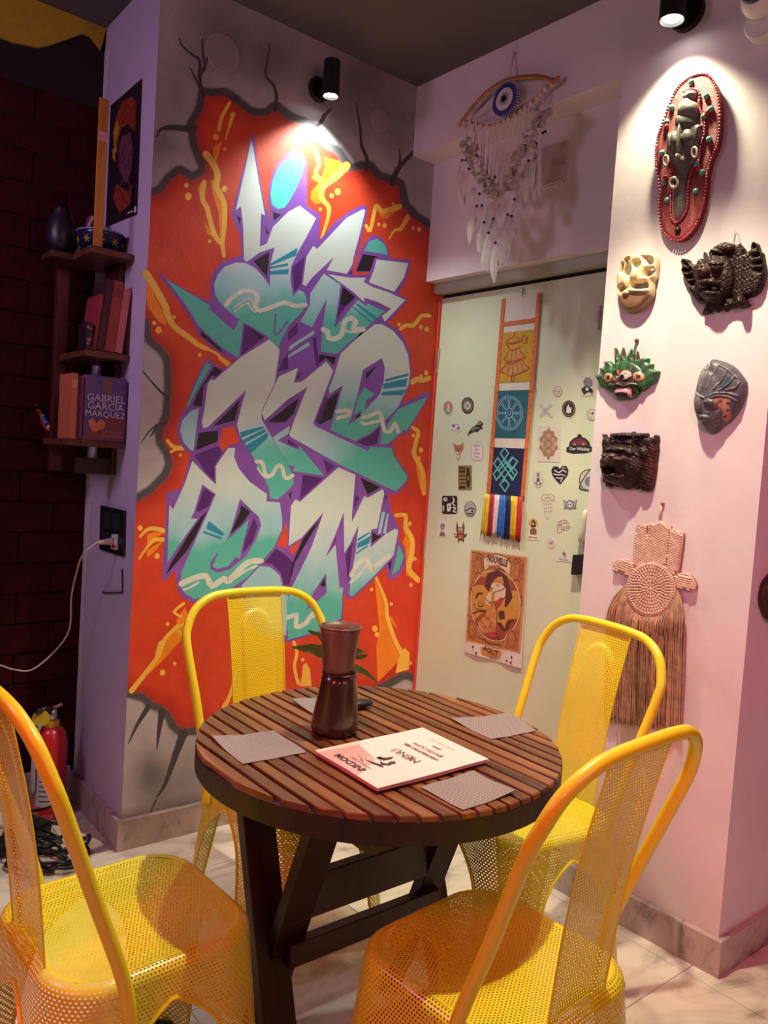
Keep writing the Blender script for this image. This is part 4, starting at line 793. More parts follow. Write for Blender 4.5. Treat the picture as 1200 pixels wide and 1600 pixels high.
for k in range(26):
    t = k / 25; a = -0.9 + 1.8 * t; p = ec_ + (u_ * math.cos(a) + z_ * math.sin(a)) * rad; w_.add(tube([p, pe((866 - 38 * abs(t - .5), 126 + 0 * t + 26 * (1 - t) * .6), 0.002)], 0.0005, 3))
    p = ec_ + (-u_ * math.cos(a) + z_ * math.sin(a)) * rad; w_.add(tube([p, pe((726 + 30 * abs(t - .5), 190 - 6 * t), 0.002)], 0.0005, 3))
wb = obj('web', w_.vf(), M_twine, eye); wb['kind'] = 'stuff'
for q, x in enumerate(np.linspace(0.06, 0.94, 17)):
    P_ = spline(lo_arc, 6); p = P_[int(x * (len(P_) - 1))]; a = pe(p); d = pe(P_[min(len(P_) - 1, int(x * (len(P_) - 1)) + 1)]) - a; d /= np.linalg.norm(d); obj('knot', ball(a, 0.0085, 0.0075, 0.009, 8, 5), M_twine, eye, True)
obj('hanging_cord', tube([pe((797, 126)), pe((798, 110), 0.0), P1.pt((803, 84), 0.006)], 0.003, 6), M_twine, eye, True)
obj('hook', tube(spline([P1.pt((803, 82), 0.0), P1.pt((803, 82), 0.012), P1.pt((805, 77), 0.014), P1.pt((808, 74), 0.004)], 4), 0.002, 6), M_chrome, eye)
vpath = spline(pp('E190,950 250,1100 330,1280 440,1400 F440,430 560,370 660,260 E760,1000 850,820 950,640'), 8)
def vy(x):
    xs_ = [p[0] for p in vpath]; k = int(np.argmin([abs(v - x) for v in xs_])); return vpath[k][1]
for x in np.linspace(732, 848, 22):
    x += rng.uniform(-1.5, 1.5); k = int(np.argmin([abs(p[0] - x) for p in spline(lo_arc, 6)])); y0 = spline(lo_arc, 6)[k][1]; y1 = max(vy(x) + 6, y0 + 14)
    a, b = pe((x, y0), 0.004), pe((x - 0.06 * (y1 - y0), y1), 0.004); w = np.array([SK, -1, 0]) * rng.uniform(0.0016, 0.0038)
    obj('ribbon', ([a - w, a + w, b + w, b - w, a - w - PE.n * .001, a + w - PE.n * .001, b + w - PE.n * .001, b - w - PE.n * .001], [(0, 1, 2, 3), (7, 6, 5, 4), (0, 4, 5, 1), (1, 5, 6, 2), (2, 6, 7, 3), (3, 7, 4, 0)]), M_twine, eye)
def feather_vf(p0, p1, w, bend=0.0, off=0.01, n=9):
    a, b = pe(p0, off), pe(p1, off + bend); d = b - a; L = np.linalg.norm(d); d /= L; s = np.cross(d, PE.n); s /= np.linalg.norm(s); v = []; f = []
    for i in range(n + 1):
        t = i / n; ww = w * (math.sin(math.pi * min(1, 0.08 + 0.9 * t)) ** 0.7) * (1 + rng.uniform(-0.18, 0.12)); c = a + d * L * t + PE.n * (0.010 * math.sin(math.pi * t)); v += [c - s * ww - PE.n * ww * 0.35, c, c + s * ww - PE.n * ww * 0.35]
    for i in range(n): k = 3 * i; f += [(k, k + 1, k + 4, k + 3), (k + 1, k + 2, k + 5, k + 4)]
    return v, f
FE = ['F110,180 120,500', 'F150,230 140,650', 'F190,250 160,560', 'F250,400 240,530', 'F280,580 205,960', 'F290,600 195,880', 'F350,740 320,1070', 'F340,760 300,1040', 'F400,850 350,1220', 'F420,880 390,1230', 'F465,950 455,1340', 'F480,960 490,1180', 'F450,700 470,930', 'F520,800 520,1190', 'F590,660 540,1185', 'F600,700 590,1090', 'F625,690 640,900', 'F655,520 690,880', 'F700,430 680,700', 'F790,150 700,470', 'F800,180 760,560', 'F780,520 830,660', 'F870,20 850,570', 'F880,30 905,500', 'F850,100 830,420', 'F560,560 560,720', 'F330,580 310,720', 'F400,560 395,840', 'F500,560 520,700']
for s_ in FE: p = pp(s_); obj('feather', feather_vf(p[0], p[1], rng.uniform(0.013, 0.021), rng.uniform(-0.004, 0.01), 0.008 + rng.uniform(0, 0.012)), M_fea, eye, True)
for i, p in enumerate(vpath[::1]):
    for q in range(2):
        a = rng.uniform(0, 6.28); L_ = rng.uniform(9, 16); p0 = (p[0] + rng.uniform(-5, 5), p[1] + rng.uniform(-5, 7)); p1 = (p0[0] + L_ * math.cos(a), p0[1] + L_ * 0.8 * math.sin(a) + 2)
        obj('down_feather', feather_vf(p0, p1, rng.uniform(0.010, 0.017), rng.uniform(0, 0.02), 0.014 + rng.uniform(0, 0.016), 5), M_down if rng.random() < 0.75 else M_fea, eye, True)
for s_ in 'E150,1050 175,1140 140,1140 205,1225 280,1090 350,1245 400,1330 465,1305 760,995 790,895 870,975 935,870 960,855 795,1145 F310,460 285,580 335,575 355,740 400,845 447,705 467,945 590,665 625,680 655,515'.split():
    t_ = s_; 
    if t_[0].isalpha(): let = t_[0]; t_ = t_[1:]
    p = pp(let + t_)[0]; obj('bead', ball(pe(p, 0.034), 0.0052, n=8, m=6), M_bead, eye, True)
# blank cover of an old opening on the lintel
cp = obj('cover_plate', plate(P2, pp('F925,10 1160,-60 1150,330 930,400'), 0.006), mat('clear_film', (0.52, 0.40, 0.36), 0.25, noise=0.08, nscale=12)); tag(cp, 'beige square cover plate on the lintel beside the dreamcatcher', 'cover plate')
obj('cover_edge', tube([P2.pt(p, 0.007) for p in pp('F930,385 1100,335 1150,310 1158,-50')], 0.0022, 5), mat('film_edge', (0.7, 0.6, 0.56), 0.2), cp)

# ================================================================ MASKS ON THE COLUMN
MG = 'carved masks hanging on the pink column'
def sm(s, k=4): return [tuple(p) for p in spline(pp(s), k, True)]
def mcen(o): return P1.pt(np.mean(o, 0))
# --- long red beaded mask
RO_ = sm('R440,115 520,130 580,230 610,380 610,560 590,720 530,860 500,1000 480,1180 420,1380 340,1490 260,1540 180,1515 110,1420 90,1250 95,1080 65,900 70,700 110,560 170,390 240,240 340,150')
red = empty('mask', mcen(RO_), 'long red beaded mask with a narrow carved grey face', 'mask', MG)
M_felt = vmat('red_beadwork', 0.6, 0.45, 420, 0.8, 380)
relief('board', P1, RO_, lambda X, Y, d: 0.020 + 0.004 * np.clip(d / 4, 0, 1), lambda X, Y, d: blend(np.ones((len(X), 3)) * np.array([0.20, 0.010, 0.020]), (0.38, 0.07, 0.06), 0.5 * np.clip(d / 8, 0, 1)), M_felt, red, step=1.6)
FA = sm('R350,255 410,260 420,300 395,340 430,370 437,440 422,500 442,550 470,540 462,640 432,740 392,860 370,910 345,960 327,1100 325,1250 300,1330 260,1380 220,1330 215,1250 220,1100 245,940 228,900 190,850 165,740 163,640 200,600 230,530 225,480 260,400 290,350 300,290', 3)
def R_(x, y): return TILES['R'][0] + x / 5.517, TILES['R'][1] + y / 5.517
def face_h(X, Y, d):
    h = 0.022 + 0.015 * (1 - np.exp(-d / 4)); g = lambda x, y, rx, ry, hh, p=2.0, a=0: bump(X, Y, *R_(x, y), rx / 5.517, ry / 5.517, hh, p, a)
    h += g(360, 290, 70, 55, .007) + g(350, 410, 100, 75, .011) + g(325, 520, 110, 45, .006); h += g(240, 690, 34, 75, .010) + g(355, 672, 46, 75, .012); h += g(290, 740, 22, 190, .017) + g(287, 870, 46, 50, .012)
    h += g(255, 1070, 50, 65, .012) - g(262, 1060, 28, 28, .016); h += g(180, 720, 26, 120, .006) + g(440, 640, 26, 120, .006); return h
def face_c(X, Y, d):  # highlights and the shade of slits and mouth are painted into the colour
    c = np.ones((len(X), 3)) * np.array([0.115, 0.105, 0.088]); g = lambda x, y, r: np.exp(-(((X - R_(x, y)[0]) ** 2 + (Y - R_(x, y)[1]) ** 2) / (r / 5.517) ** 2))
    
    for ln in ('R212,600 290,555 360,548 440,560', 'R215,700 240,720 268,700', 'R315,690 355,712 398,688', 'R218,640 240,610 265,640', 'R310,630 350,600 395,625', 'R270,900 300,890 330,880', 'R285,345 340,350 400,335', 'R235,480 320,455 425,460'): c = blend(c, (0.05, 0.04, 0.035), (linedist(pp(ln), X, Y) < 1.0) * .85)
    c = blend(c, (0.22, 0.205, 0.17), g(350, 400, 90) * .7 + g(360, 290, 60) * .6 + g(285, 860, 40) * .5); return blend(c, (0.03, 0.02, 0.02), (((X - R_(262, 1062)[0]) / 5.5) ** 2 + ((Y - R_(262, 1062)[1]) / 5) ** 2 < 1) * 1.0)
fc_ = relief('carved_face', P1, FA, face_h, face_c, vmat('grey_carved_wood', 0.45, 0.25, 60, 0.2, 80), red, step=1.0)
obj('lip', tube([P1.up((R_(258 + 34 * math.cos(a), 1065 + 42 * math.sin(a))), 0.050) for a in np.linspace(0, 6.28, 16)[:-1]], 0.0042, 6, True), mat('pale_lip', (0.42, 0.38, 0.33), 0.4), fc_, True)
for x, y in ((175, 870), (420, 800)): obj('earring', tube([P1.up(R_(x + 22 * math.cos(a), y + 44 * math.sin(a)), 0.040) for a in np.linspace(0, 6.28, 14)[:-1]], 0.0035, 6, True), mat('bone_ring', (0.45, 0.42, 0.36), 0.4), fc_, True)
M_rb = mat('crimson_beads', (0.36, 0.04, 0.07), 0.25)
def beadline(path, r, step_, h):
    out = MB(); acc = 0; last = None
    for p in path:
        if last is None or math.dist(p, last) >= step_: out.add(ball(P1.up(p, h), r, n=6, m=4)); last = p
    return out.vf()
for pth, h in (([tuple(p) for p in spline(RO_, 3, True)], 0.024), ([tuple(p) for p in spline(pp('R310,270 380,245 440,280 445,400 490,540 480,640 450,760 440,850 380,950 350,1050 340,1250 300,1340 240,1390 200,1340 195,1200 195,1060 190,940'), 8)], 0.028)):
    b_ = obj('bead_trim', beadline(pth, 0.0040, 2.9, h), M_rb, red, True); b_['kind'] = 'stuff'
M_turq = mat('turquoise_stud', (0.10, 0.42, 0.30), 0.3); M_rst = mat('red_stud', (0.45, 0.02, 0.03), 0.3)
for s_ in 'R370,185 205,400 160,525 120,790 165,1195 500,305 540,415 525,675 410,1120 140,1050 420,890 460,960 480,480'.replace('R', '').split(): x, y = map(float, s_.split(',')); obj('stud', ball(P1.up(R_(x, y), 0.027), 0.0085, n=8, m=5), M_turq, red, True)
for x, y in ((160, 565), (510, 445), (150, 1005), (430, 925)): obj('stud', ball(P1.up(R_(x, y), 0.027), 0.008, n=8, m=5), M_rst, red, True)
obj('stud', ball(P1.up(R_(255, 1450), 0.026), 0.010, n=10, m=5), M_black, red, True)
obj('hanging_wire', tube([P1.pt(R_(385, 120), 0.004), P1.pt(R_(400, 75), 0.003), P1.pt(R_(412, 112), 0.004)], 0.0012, 5), M_chrome, red)
# --- winged dark brown mask
WO = pp('W410,1140 460,1010 370,1000 330,960 255,850 235,770 190,690 150,590 165,540 140,480 170,445 240,460 260,500 360,530 370,460 440,460 470,490 425,375 440,365 490,470 540,440 515,380 600,320 720,250 850,280 880,260 940,330 945,390 1020,340 1025,260 1050,235 1100,260 1130,350 1165,380 1170,470 1190,520 1195,640 1170,760 1120,860 1050,910 960,930 1000,1030 940,1070 870,1060 830,1050 760,1060 700,1105 640,1070 590,1115 540,1080 500,1120')
WH = [pp(s_) for s_ in ('W180,470 230,515 240,540 195,510', 'W182,590 280,593 245,618 195,612', 'W220,680 310,665 300,690 232,702', 'W270,757 365,735 322,775 287,780', 'W1070,265 1090,310 1070,320', 'W1075,425 1145,382 1130,420', 'W1082,520 1165,480 1158,520', 'W1082,600 1165,580 1158,622', 'W570,812 668,830 585,862', 'W700,950 795,928 792,978 695,1003')]
def T_(t): x0, y0, s_ = TILES[t]; return lambda x, y: (x0 + x / s_, y0 + y / s_), s_
def mk_g(t, X, Y):
    f, s_ = T_(t); return lambda x, y, rx, ry, hh, p=2.0, a=0.0: bump(X, Y, *f(x, y), rx / s_, ry / s_, hh, p, a)
def w_h(X, Y, d):
    g = mk_g('W', X, Y); h = 0.016 + 0.012 * (1 - np.exp(-d / 2.2)); h += g(590, 680, 260, 330, .026) + g(545, 650, 50, 70, .022) + g(470, 640, 55, 50, .016) + g(670, 600, 70, 55, .018) + g(560, 790, 150, 60, .016) + g(580, 920, 130, 50, .014) + g(690, 330, 160, 90, .02) + g(660, 545, 90, 30, .012) + g(480, 575, 70, 25, .010) + g(930, 1010, 60, 90, .018)
    X2 = X * 0.9 + Y * 0.6; return h + 0.0012 * np.sin(X2 * 0.9 + 2 * np.sin(Y * .35)) * np.sin(Y * 0.8 + np.sin(X * .5))
wing = empty('mask', mcen(WO), 'dark brown winged mask with pierced ear fans and bulging eyes', 'mask', MG)
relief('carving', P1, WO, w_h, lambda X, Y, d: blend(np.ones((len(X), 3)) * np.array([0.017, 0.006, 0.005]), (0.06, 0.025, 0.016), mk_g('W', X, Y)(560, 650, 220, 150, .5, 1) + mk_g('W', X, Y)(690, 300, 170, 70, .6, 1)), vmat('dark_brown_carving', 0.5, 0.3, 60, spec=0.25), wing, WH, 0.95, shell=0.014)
obj('hanging_loop', tube([P1.pt(p, 0.004) for p in pp('W765,230 785,120 800,82 825,120 855,240')], 0.0014, 5), mat('cord', (0.5, 0.42, 0.38), 0.7), wing)
# --- cream openwork mask
QO = sm('Q250,300 400,200 560,175 800,185 940,260 960,420 945,560 930,680 885,760 890,900 860,1050 780,1180 650,1320 480,1390 340,1400 230,1320 180,1180 170,1000 140,820 150,680 180,500 210,360', 3)
QH = [sm(s_, 3) for s_ in ('Q335,320 425,295 435,400 510,550 455,650 325,615 305,540 330,440', 'Q510,430 545,365 640,345 668,390 640,445 565,490', 'Q690,255 800,228 875,270 888,340 830,415 765,380', 'Q245,560 265,400 303,395 288,520 266,582', 'Q745,645 800,495 895,485 908,560 855,645', 'Q515,812 640,802 770,772 815,830 785,915 525,922', 'Q218,920 280,865 343,882 338,938 232,995')]
def q_h(X, Y, d): g = mk_g('Q', X, Y); return 0.012 + 0.016 * (1 - np.exp(-d / 1.6)) + g(520, 760, 420, 640, .016) + g(560, 620, 90, 140, .010) + g(640, 960, 220, 60, .010) + g(400, 1020, 80, 60, .008) + g(400, 800, 90, 120, .006)
def q_c(X, Y, d):
    yb = (Y - 385) * 13.333; xb = (X - 960) * 13.333; k = 1 / (1 + np.exp(-(yb - 1035 - 40 * np.sin(xb / 130)) / 10)); return blend(np.ones((len(X), 3)) * np.array([0.66, 0.52, 0.30]), (0.20, 0.09, 0.05), k * .9)
cream = empty('mask', mcen(QO), 'cream openwork wooden mask with a brown chin', 'mask', MG)
relief('carving', P1, QO, q_h, q_c, vmat('cream_carved_wood', 0.4, 0.15, 40), cream, QH, 0.7, shell=0.010)
# --- green painted mask
GO = pp('G120,625 190,600 225,585 170,520 250,502 272,480 235,425 330,415 380,460 410,510 390,240 410,220 470,370 515,215 545,330 570,380 630,235 655,310 675,370 720,270 745,390 800,375 890,375 870,430 900,455 950,455 940,530 1040,560 1010,640 980,720 900,770 860,810 800,850 760,800 755,870 700,930 660,955 640,960 450,970 435,900 440,850 370,870 310,840 270,820 200,790 160,700')
def g_h(X, Y, d): g = mk_g('G', X, Y); return 0.010 + 0.010 * (1 - np.exp(-d / 2)) + g(560, 720, 300, 300, .012) + g(355, 665, 70, 70, .005) + g(785, 650, 70, 70, .005) + g(605, 640, 80, 70, .007) + g(465, 690, 60, 60, .008) + g(560, 770, 220, 40, .006) + g(540, 880, 120, 80, .007)
def g_c(X, Y, d):
    c = np.ones((len(X), 3)) * np.array([0.020, 0.125, 0.040]); f, s_ = T_('G'); k = lambda x, y, r: ((X - f(x, y)[0]) ** 2 + (Y - f(x, y)[1]) ** 2 < (r / s_) ** 2) * 1.0
    for ln in ('G415,260 430,420 425,540', 'G520,260 530,400 520,560', 'G635,290 640,420 640,560', 'G720,300 725,420 720,570', 'G160,640 230,680 300,740', 'G200,540 260,600 300,630', 'G270,440 320,480 340,570', 'G820,400 800,480 770,560', 'G920,480 850,560 830,600', 'G1000,580 920,650 830,710', 'G770,740 800,790 800,830', 'G340,750 360,800 350,850'):
        q = linedist(pp(ln), X, Y); c = blend(c, (0.022, 0.010, 0.010), (q < 2.1) * 0.9); c = blend(c, (0.16, 0.08, 0.05), (q < 0.55) * 0.8)
    body = sdf(pp('G430,560 700,560 740,700 760,800 740,880 660,950 450,960 440,860 400,760 420,650'), X, Y) > 0; c = blend(c, (0.020, 0.010, 0.012), body * 0.95)
    for x, y in ((355, 665), (785, 650)): c = blend(c, (0.60, 0.26, 0.22), k(x, y, 68)); c = blend(c, (0.30, 0.12, 0.02), k(x, y, 48)); c = blend(c, (0.012, 0.01, 0.01), k(x + 10, y, 24))
    c = blend(c, (0.60, 0.26, 0.22), (sdf(pp('G520,620 570,560 640,555 690,590 700,630 620,600 540,640'), X, Y) > 0) * 1.); c = blend(c, (0.62, 0.45, 0.44), (sdf(pp('G530,650 580,610 650,620 700,630 640,690 570,700'), X, Y) > 0) * 1.); c = blend(c, (0.01, 0.008, 0.01), k(578, 655, 34))
    c = blend(c, (0.42, 0.12, 0.04), (sdf(pp('G470,555 530,555 510,640 490,600'), X, Y) > 0) * 1.); c = blend(c, (0.25, 0.12, 0.03), (sdf(pp('G420,720 465,655 525,725'), X, Y) > 0) * 1.)
    c = blend(c, (0.68, 0.32, 0.36), (sdf(pp('G445,845 600,830 660,800 690,830 685,940 650,945 635,880 560,875 450,880'), X, Y) > 0) * 1.); q = linedist(pp('G420,770 480,750 540,760 600,790 660,760 720,730'), X, Y); c = blend(c, (0.25, 0.15, 0.06), (q < .7) * .9)
    return c
grn = empty('mask', mcen(GO), 'small green painted demon mask with leaf crown and pink teeth', 'mask', MG)
relief('carving', P1, GO, g_h, g_c, vmat('painted_mask_wood', 0.35, 0.12, 50), grn, (), 0.75)
obj('hanging_string', tube([P1.pt(p, o) for p, o in zip(pp('G640,320 660,220 690,115'), (0.016, 0.008, 0.004))], 0.0028, 6), mat('green_string', (0.03, 0.16, 0.10), 0.7), grn)
obj('nail', ball(P1.pt(pp('G690,112')[0], 0.004), 0.007, n=8, m=5), mat('nail_brown', (0.2, 0.09, 0.08), 0.5, 0.5), grn, True)
# --- slate blue face mask
BO = sm('B440,190 560,200 700,250 820,320 920,430 1020,580 1010,720 980,860 930,1000 830,1150 740,1250 620,1340 500,1440 400,1440 310,1370 240,1250 180,1100 165,950 170,780 190,600 230,450 300,330 400,250', 3)
BL_ = [pp(s_) for s_ in ('B420,230 400,420 370,680', 'B360,280 330,500 320,760', 'B620,270 500,520 450,700', 'B760,370 690,520 560,720', 'B880,470 800,600 640,730', 'B950,580 900,680 730,730', 'B180,790 250,770 330,830 400,860', 'B450,850 600,780 760,770 920,820', 'B470,880 620,820 780,830 900,900', 'B620,300 760,380 900,510')]
def b_h(X, Y, d):
    g = mk_g('B', X, Y); h = 0.010 + 0.022 * (1 - np.exp(-d / 7)) + g(420, 900, 260, 500, .014) + g(270, 980, 95, 200, .012) + g(520, 940, 120, 60, .010) + g(330, 1200, 160, 60, .010)
    for l_ in BL_: h += 0.004 * np.exp(-(linedist(l_, X, Y) / 0.9) ** 2)
    return h
def b_c(X, Y, d):
    c = np.ones((len(X), 3)) * np.array([0.085, 0.085, 0.105]); f, s_ = T_('B'); c = blend(c, (0.03, 0.075, 0.085), (sdf(pp('B800,470 890,530 870,610 700,720 610,720 700,600'), X, Y) > 0) * .9); c = blend(c, (0.10, 0.12, 0.10), (sdf(pp('B270,400 400,300 380,640 310,780 270,640'), X, Y) > 0) * .7)
    ck = sdf(pp('B580,870 700,860 810,860 790,980 790,1170 700,1270 660,1200 690,1100 640,1010 570,1010 600,930'), X, Y); c = blend(c, (0.42, 0.15, 0.09), (ck > 0) * .9)
    for x, y, r in ((655, 920, 26), (770, 950, 30), (755, 1065, 24), (700, 1170, 22)): c = blend(c, (0.03, 0.025, 0.02), ((X - f(x, y)[0]) ** 2 + (Y - f(x, y)[1]) ** 2 < (r / s_) ** 2) * .9)
    c = blend(c, (0.13, 0.11, 0.10), (sdf(pp('B200,860 320,850 340,960 280,1150 230,1100 200,960'), X, Y) > 0) * .7)
    for x, y in ((570, 1210), (500, 1330), (600, 1150), (560, 1290), (640, 1240)): c = blend(c, (0.20, 0.17, 0.15), (np.abs(np.hypot(X - f(x, y)[0], Y - f(x, y)[1]) - 30 / s_) < 0.55) * .8)
    for l_ in BL_: c = blend(c, (0.24, 0.23, 0.23), np.exp(-(linedist(l_, X, Y) / 0.8) ** 2) * .8)
    q = linedist(pp('B430,1095 560,1095 650,1070'), X, Y); return blend(c, (0.30, 0.24, 0.22), (q < 1.0) * .9)
blu = empty('mask', mcen(BO), 'slate blue carved face mask with ribbed headdress, alone at right', 'mask', MG)
relief('carving', P1, BO, b_h, b_c, vmat('slate_painted_wood', 0.4, 0.25, 60), blu, (), 0.85)
# --- dark square demon mask
SO = pp('S150,190 190,190 210,230 270,260 280,180 380,170 480,165 600,170 630,145 660,180 720,175 850,175 850,250 880,240 950,240 970,195 1010,210 1020,290 1000,340 1015,430 990,560 975,650 985,690 960,870 930,1000 890,1080 830,1080 770,1070 740,1000 680,1050 640,1010 540,1050 480,1030 420,980 370,1015 320,970 270,1015 210,1005 200,950 160,945 155,760 125,690 170,610 150,540 160,420 150,320 165,260')
def s_h(X, Y, d):
    g = mk_g('S', X, Y); h = 0.014 + 0.014 * (1 - np.exp(-d / 2)) + g(500, 680, 330, 330, .034) + g(420, 620, 230, 90, .014) + g(430, 880, 180, 90, .016) - g(370, 760, 120, 70, .030) + g(520, 430, 130, 60, .020) + g(320, 430, 80, 50, .014) + g(460, 530, 70, 40, .018) + g(300, 525, 70, 35, .016) + g(570, 590, 80, 40, .018) + g(690, 460, 70, 70, .014) + g(820, 480, 80, 90, .014) + g(520, 210, 150, 50, .018) + g(770, 210, 90, 50, .014)
    return h + 0.0016 * np.sin(X * .8 + 2 * np.sin(Y * .4)) * np.sin(Y * .7 + X * .3)
def s_c(X, Y, d):
    c = np.ones((len(X), 3)) * np.array([0.020, 0.009, 0.009]); g = mk_g('S', X, Y); c = blend(c, (0.085, 0.045, 0.035), g(450, 560, 260, 110, .7, 1)); c = blend(c, (0.10, 0.018, 0.022), g(950, 700, 120, 420, .5, 1) + g(170, 720, 70, 300, .5, 1))
    for q in ('S530,300 640,275 640,325 580,330', 'S415,280 500,310 440,315', 'S680,265 770,262 700,285', 'S330,290 380,285 360,310'): c = blend(c, (0.26, 0.22, 0.20), (sdf(pp(q), X, Y) > 0) * .9)
    for q in ('S300,705 330,700 318,745', 'S340,710 365,712 355,750', 'S385,715 425,715 440,800 425,815'): c = blend(c, (0.16, 0.10, 0.09), (sdf(pp(q), X, Y) > 0) * .9)
    return blend(c, (0.010, 0.006, 0.006), (sdf(pp('S290,740 400,720 420,840 340,850'), X, Y) > 0) * .8)
sq = empty('mask', mcen(SO), 'square blackish brown demon mask with gaping snout, above the woven hand', 'mask', MG)
relief('carving', P1, SO, s_h, s_c, vmat('blackened_carving', 0.42, 0.3, 60, spec=0.3), sq, (), 0.95)
# --- mask on the column's side, mostly out of frame
CO = sm('C770,565 700,640 675,720 670,800 690,880 720,930 770,945 830,930 865,860 875,760 860,660 820,590', 3); CHo = [sm('C735,690 760,690 765,800 745,838 725,780', 3), sm('C800,690 825,690 832,790 812,835 795,800', 3)]
sid = empty('mask', PCS.pt(np.mean(CO, 0)), 'dark brown rope-edged mask on the column side, cut by the right edge', 'mask', MG)
relief('carving', PCS, CO, lambda X, Y, d: 0.012 + 0.014 * (1 - np.exp(-d / 2.2)), lambda X, Y, d: np.ones((len(X), 3)) * np.array([0.045, 0.016, 0.014]), vmat('dark_rope_wood', 0.45, 0.2, 50), sid, CHo, 1.0, shell=0.012)
rim = MB()
for p in spline(CO, 2, True): rim.add(ball(PCS.up(p, 0.014), 0.0045, n=6, m=4))
obj('rope_edge', rim.vf(), mat('dark_rope', (0.04, 0.014, 0.012), 0.6), sid, True)

# ================================================================ WOVEN HAND (hamsa) WITH FRINGE
hm = empty('woven_wall_hanging', P1.pt((1030, 905)), 'pinkish woven straw hand with long fringe on the column', 'wall hanging')
M_straw = mat('braided_straw', (0.64, 0.43, 0.34), 0.5, noise=0.2, nscale=60); M_backing = mat('straw_backing', (0.30, 0.16, 0.13), 0.8)
def Hp(x, y): return (940 + x / 4.325, 780 + y / 4.325)
def stitches(cells_, h):
    m = MB()
    for x, y, ang, a, b in cells_:
        c = P1.up(Hp(x, y), h); pe_ = P1.up(Hp(x + math.cos(ang), y + math.sin(ang)), h) - c; pe_ /= np.linalg.norm(pe_); s_ = np.cross(P1.n, pe_); M3 = np.stack([pe_, s_, P1.n], 1); m.add(ball(c, a, b, 0.006, 6, 4, M3))
    return m.vf()
pc, yc_ = 350, 600
def fillcells(poly, ang, gx=14.5, gy=17.5):
    q = [((x - 940) * 4.325, (y - 780) * 4.325) for x, y in poly]; xs_, ys_ = [p[0] for p in q], [p[1] for p in q]; c, s_ = math.cos(ang), math.sin(ang); out = []
    for i in range(-22, 23):
        for j in range(-22, 23):
            u, w = i * gy + (gy / 2 if j % 2 else 0), j * gx; x, y = np.mean(xs_) + u * c - w * s_, np.mean(ys_) + u * s_ + w * c
            out.append((x, y, ang, 0.0075, 0.0054))
    k_ = sdf(q, np.array([o[0] for o in out]), np.array([o[1] for o in out])) > 6; return [o for o, g in zip(out, k_) if g]
def hpart(name, outline, cells_, h=0.012):
    pl_ = sm(outline, 3); o = obj(name, plate(P1, pl_, 0.008), M_backing, hm); st_ = obj('stitching', stitches(cells_ if not isinstance(cells_, float) else fillcells(pl_, cells_), h), M_straw, o, True); st_['kind'] = 'stuff'
    obj('braided_edge', tube([P1.up(p, 0.009) for p in pl_], 0.0030, 5, True), M_straw, o, True); return o
ce = []
for r, nn in ((8, 4), (28, 10), (48, 17), (68, 24), (88, 31), (108, 38), (128, 44), (146, 60)):
    for k in range(nn): a = 2 * math.pi * (k + .5 * (r % 3)) / nn; ce.append((pc + 1.0 * r * math.cos(a), 605 + 1.13 * r * math.sin(a), a, 0.0085, 0.0048))
def rows(x0, x1, y0, y1, nx_, ny_, sl=0.0): return [(x0 + (x1 - x0) * (i + .5) / nx_ - sl * (j / ny_), y0 + (y1 - y0) * (j + .5) / ny_ + (4 if i % 2 else 0) + 0.12 * (x1 - x0) * i / nx_, 1.57, 0.0072, 0.0052) for i in range(nx_) for j in range(ny_)]
hpart('finger', 'H250,200 275,178 315,178 330,195 312,440 232,452 226,430', 1.62)
hpart('finger', 'H340,175 372,170 400,150 440,170 478,215 445,450 305,440 318,300', 1.66)
hpart('finger', 'H482,222 510,213 545,225 558,255 535,430 515,510 470,495 445,455', 1.70)
hpart('thumb', 'H235,450 205,420 155,405 110,420 93,455 105,495 150,490 180,520 210,520', 0.35)
hpart('thumb', 'H505,520 560,505 610,520 640,570 640,605 610,618 570,600 530,612 515,590', 0.25)
obj('palm_ring', tube(spline([P1.up(Hp(pc + 160 * math.cos(a), 605 + 178 * math.sin(a)), 0.012) for a in np.linspace(0, 2 * math.pi, 26)[:-1]], 2, True), 0.0055, 6, True), M_straw, hm, True)
hpart('palm', 'H350,432 430,455 490,520 508,605 490,690 430,760 350,778 270,760 210,690 192,605 210,520 270,455', ce, 0.014)
fr_ = MB(); 
for k in range(560):
    t = rng.random(); ph = math.pi * (1.06 - 1.10 * t); x0, y0 = pc + 168 * math.cos(ph), 600 + 182 * math.sin(ph)
    sx = np.clip(t + rng.normal(0, .02), 0, 1); xb = 68 + 512 * sx; xe = 42 + 508 * np.clip(sx + rng.normal(0, .025), 0, 1); ye = 1490 + 60 * (xe - 50) / 500 + rng.uniform(-45, 20); ybend = y0 + 60 + 120 * abs(2 * t - 1)
    o_ = rng.uniform(0.004, 0.022); fr_.add(tube(spline([P1.up(Hp(x0, y0), 0.010), P1.up(Hp((x0 + xb) / 2 + (xb - x0) * .15, (y0 + ybend) / 2), 0.014 + o_ * .4), P1.up(Hp(xb, ybend + 30), o_ + 0.006), P1.up(Hp((xb + xe) / 2 + rng.normal(0, 8), 1000 + rng.normal(0, 60)), o_), P1.up(Hp(xe, ye), o_)], 3), rng.uniform(0.0010, 0.0019), 3, cap=False))
f_ = obj('fringe', fr_.vf(), mat('straw_fringe', (0.47, 0.28, 0.18), 0.6, noise=0.3, nscale=40), hm, True); f_['kind'] = 'stuff'
obj('hanging_loop', tube([P1.up(Hp(402, 155), 0.008), P1.up(Hp(405, 90), 0.007), P1.up(Hp(412, 35), 0.004)], 0.0035, 6), M_straw, hm, True)
obj('nail', ball(P1.pt(Hp(413, 30), 0.004), 0.006, n=8, m=5), mat('nail_dark', (0.25, 0.12, 0.1), 0.5), hm)
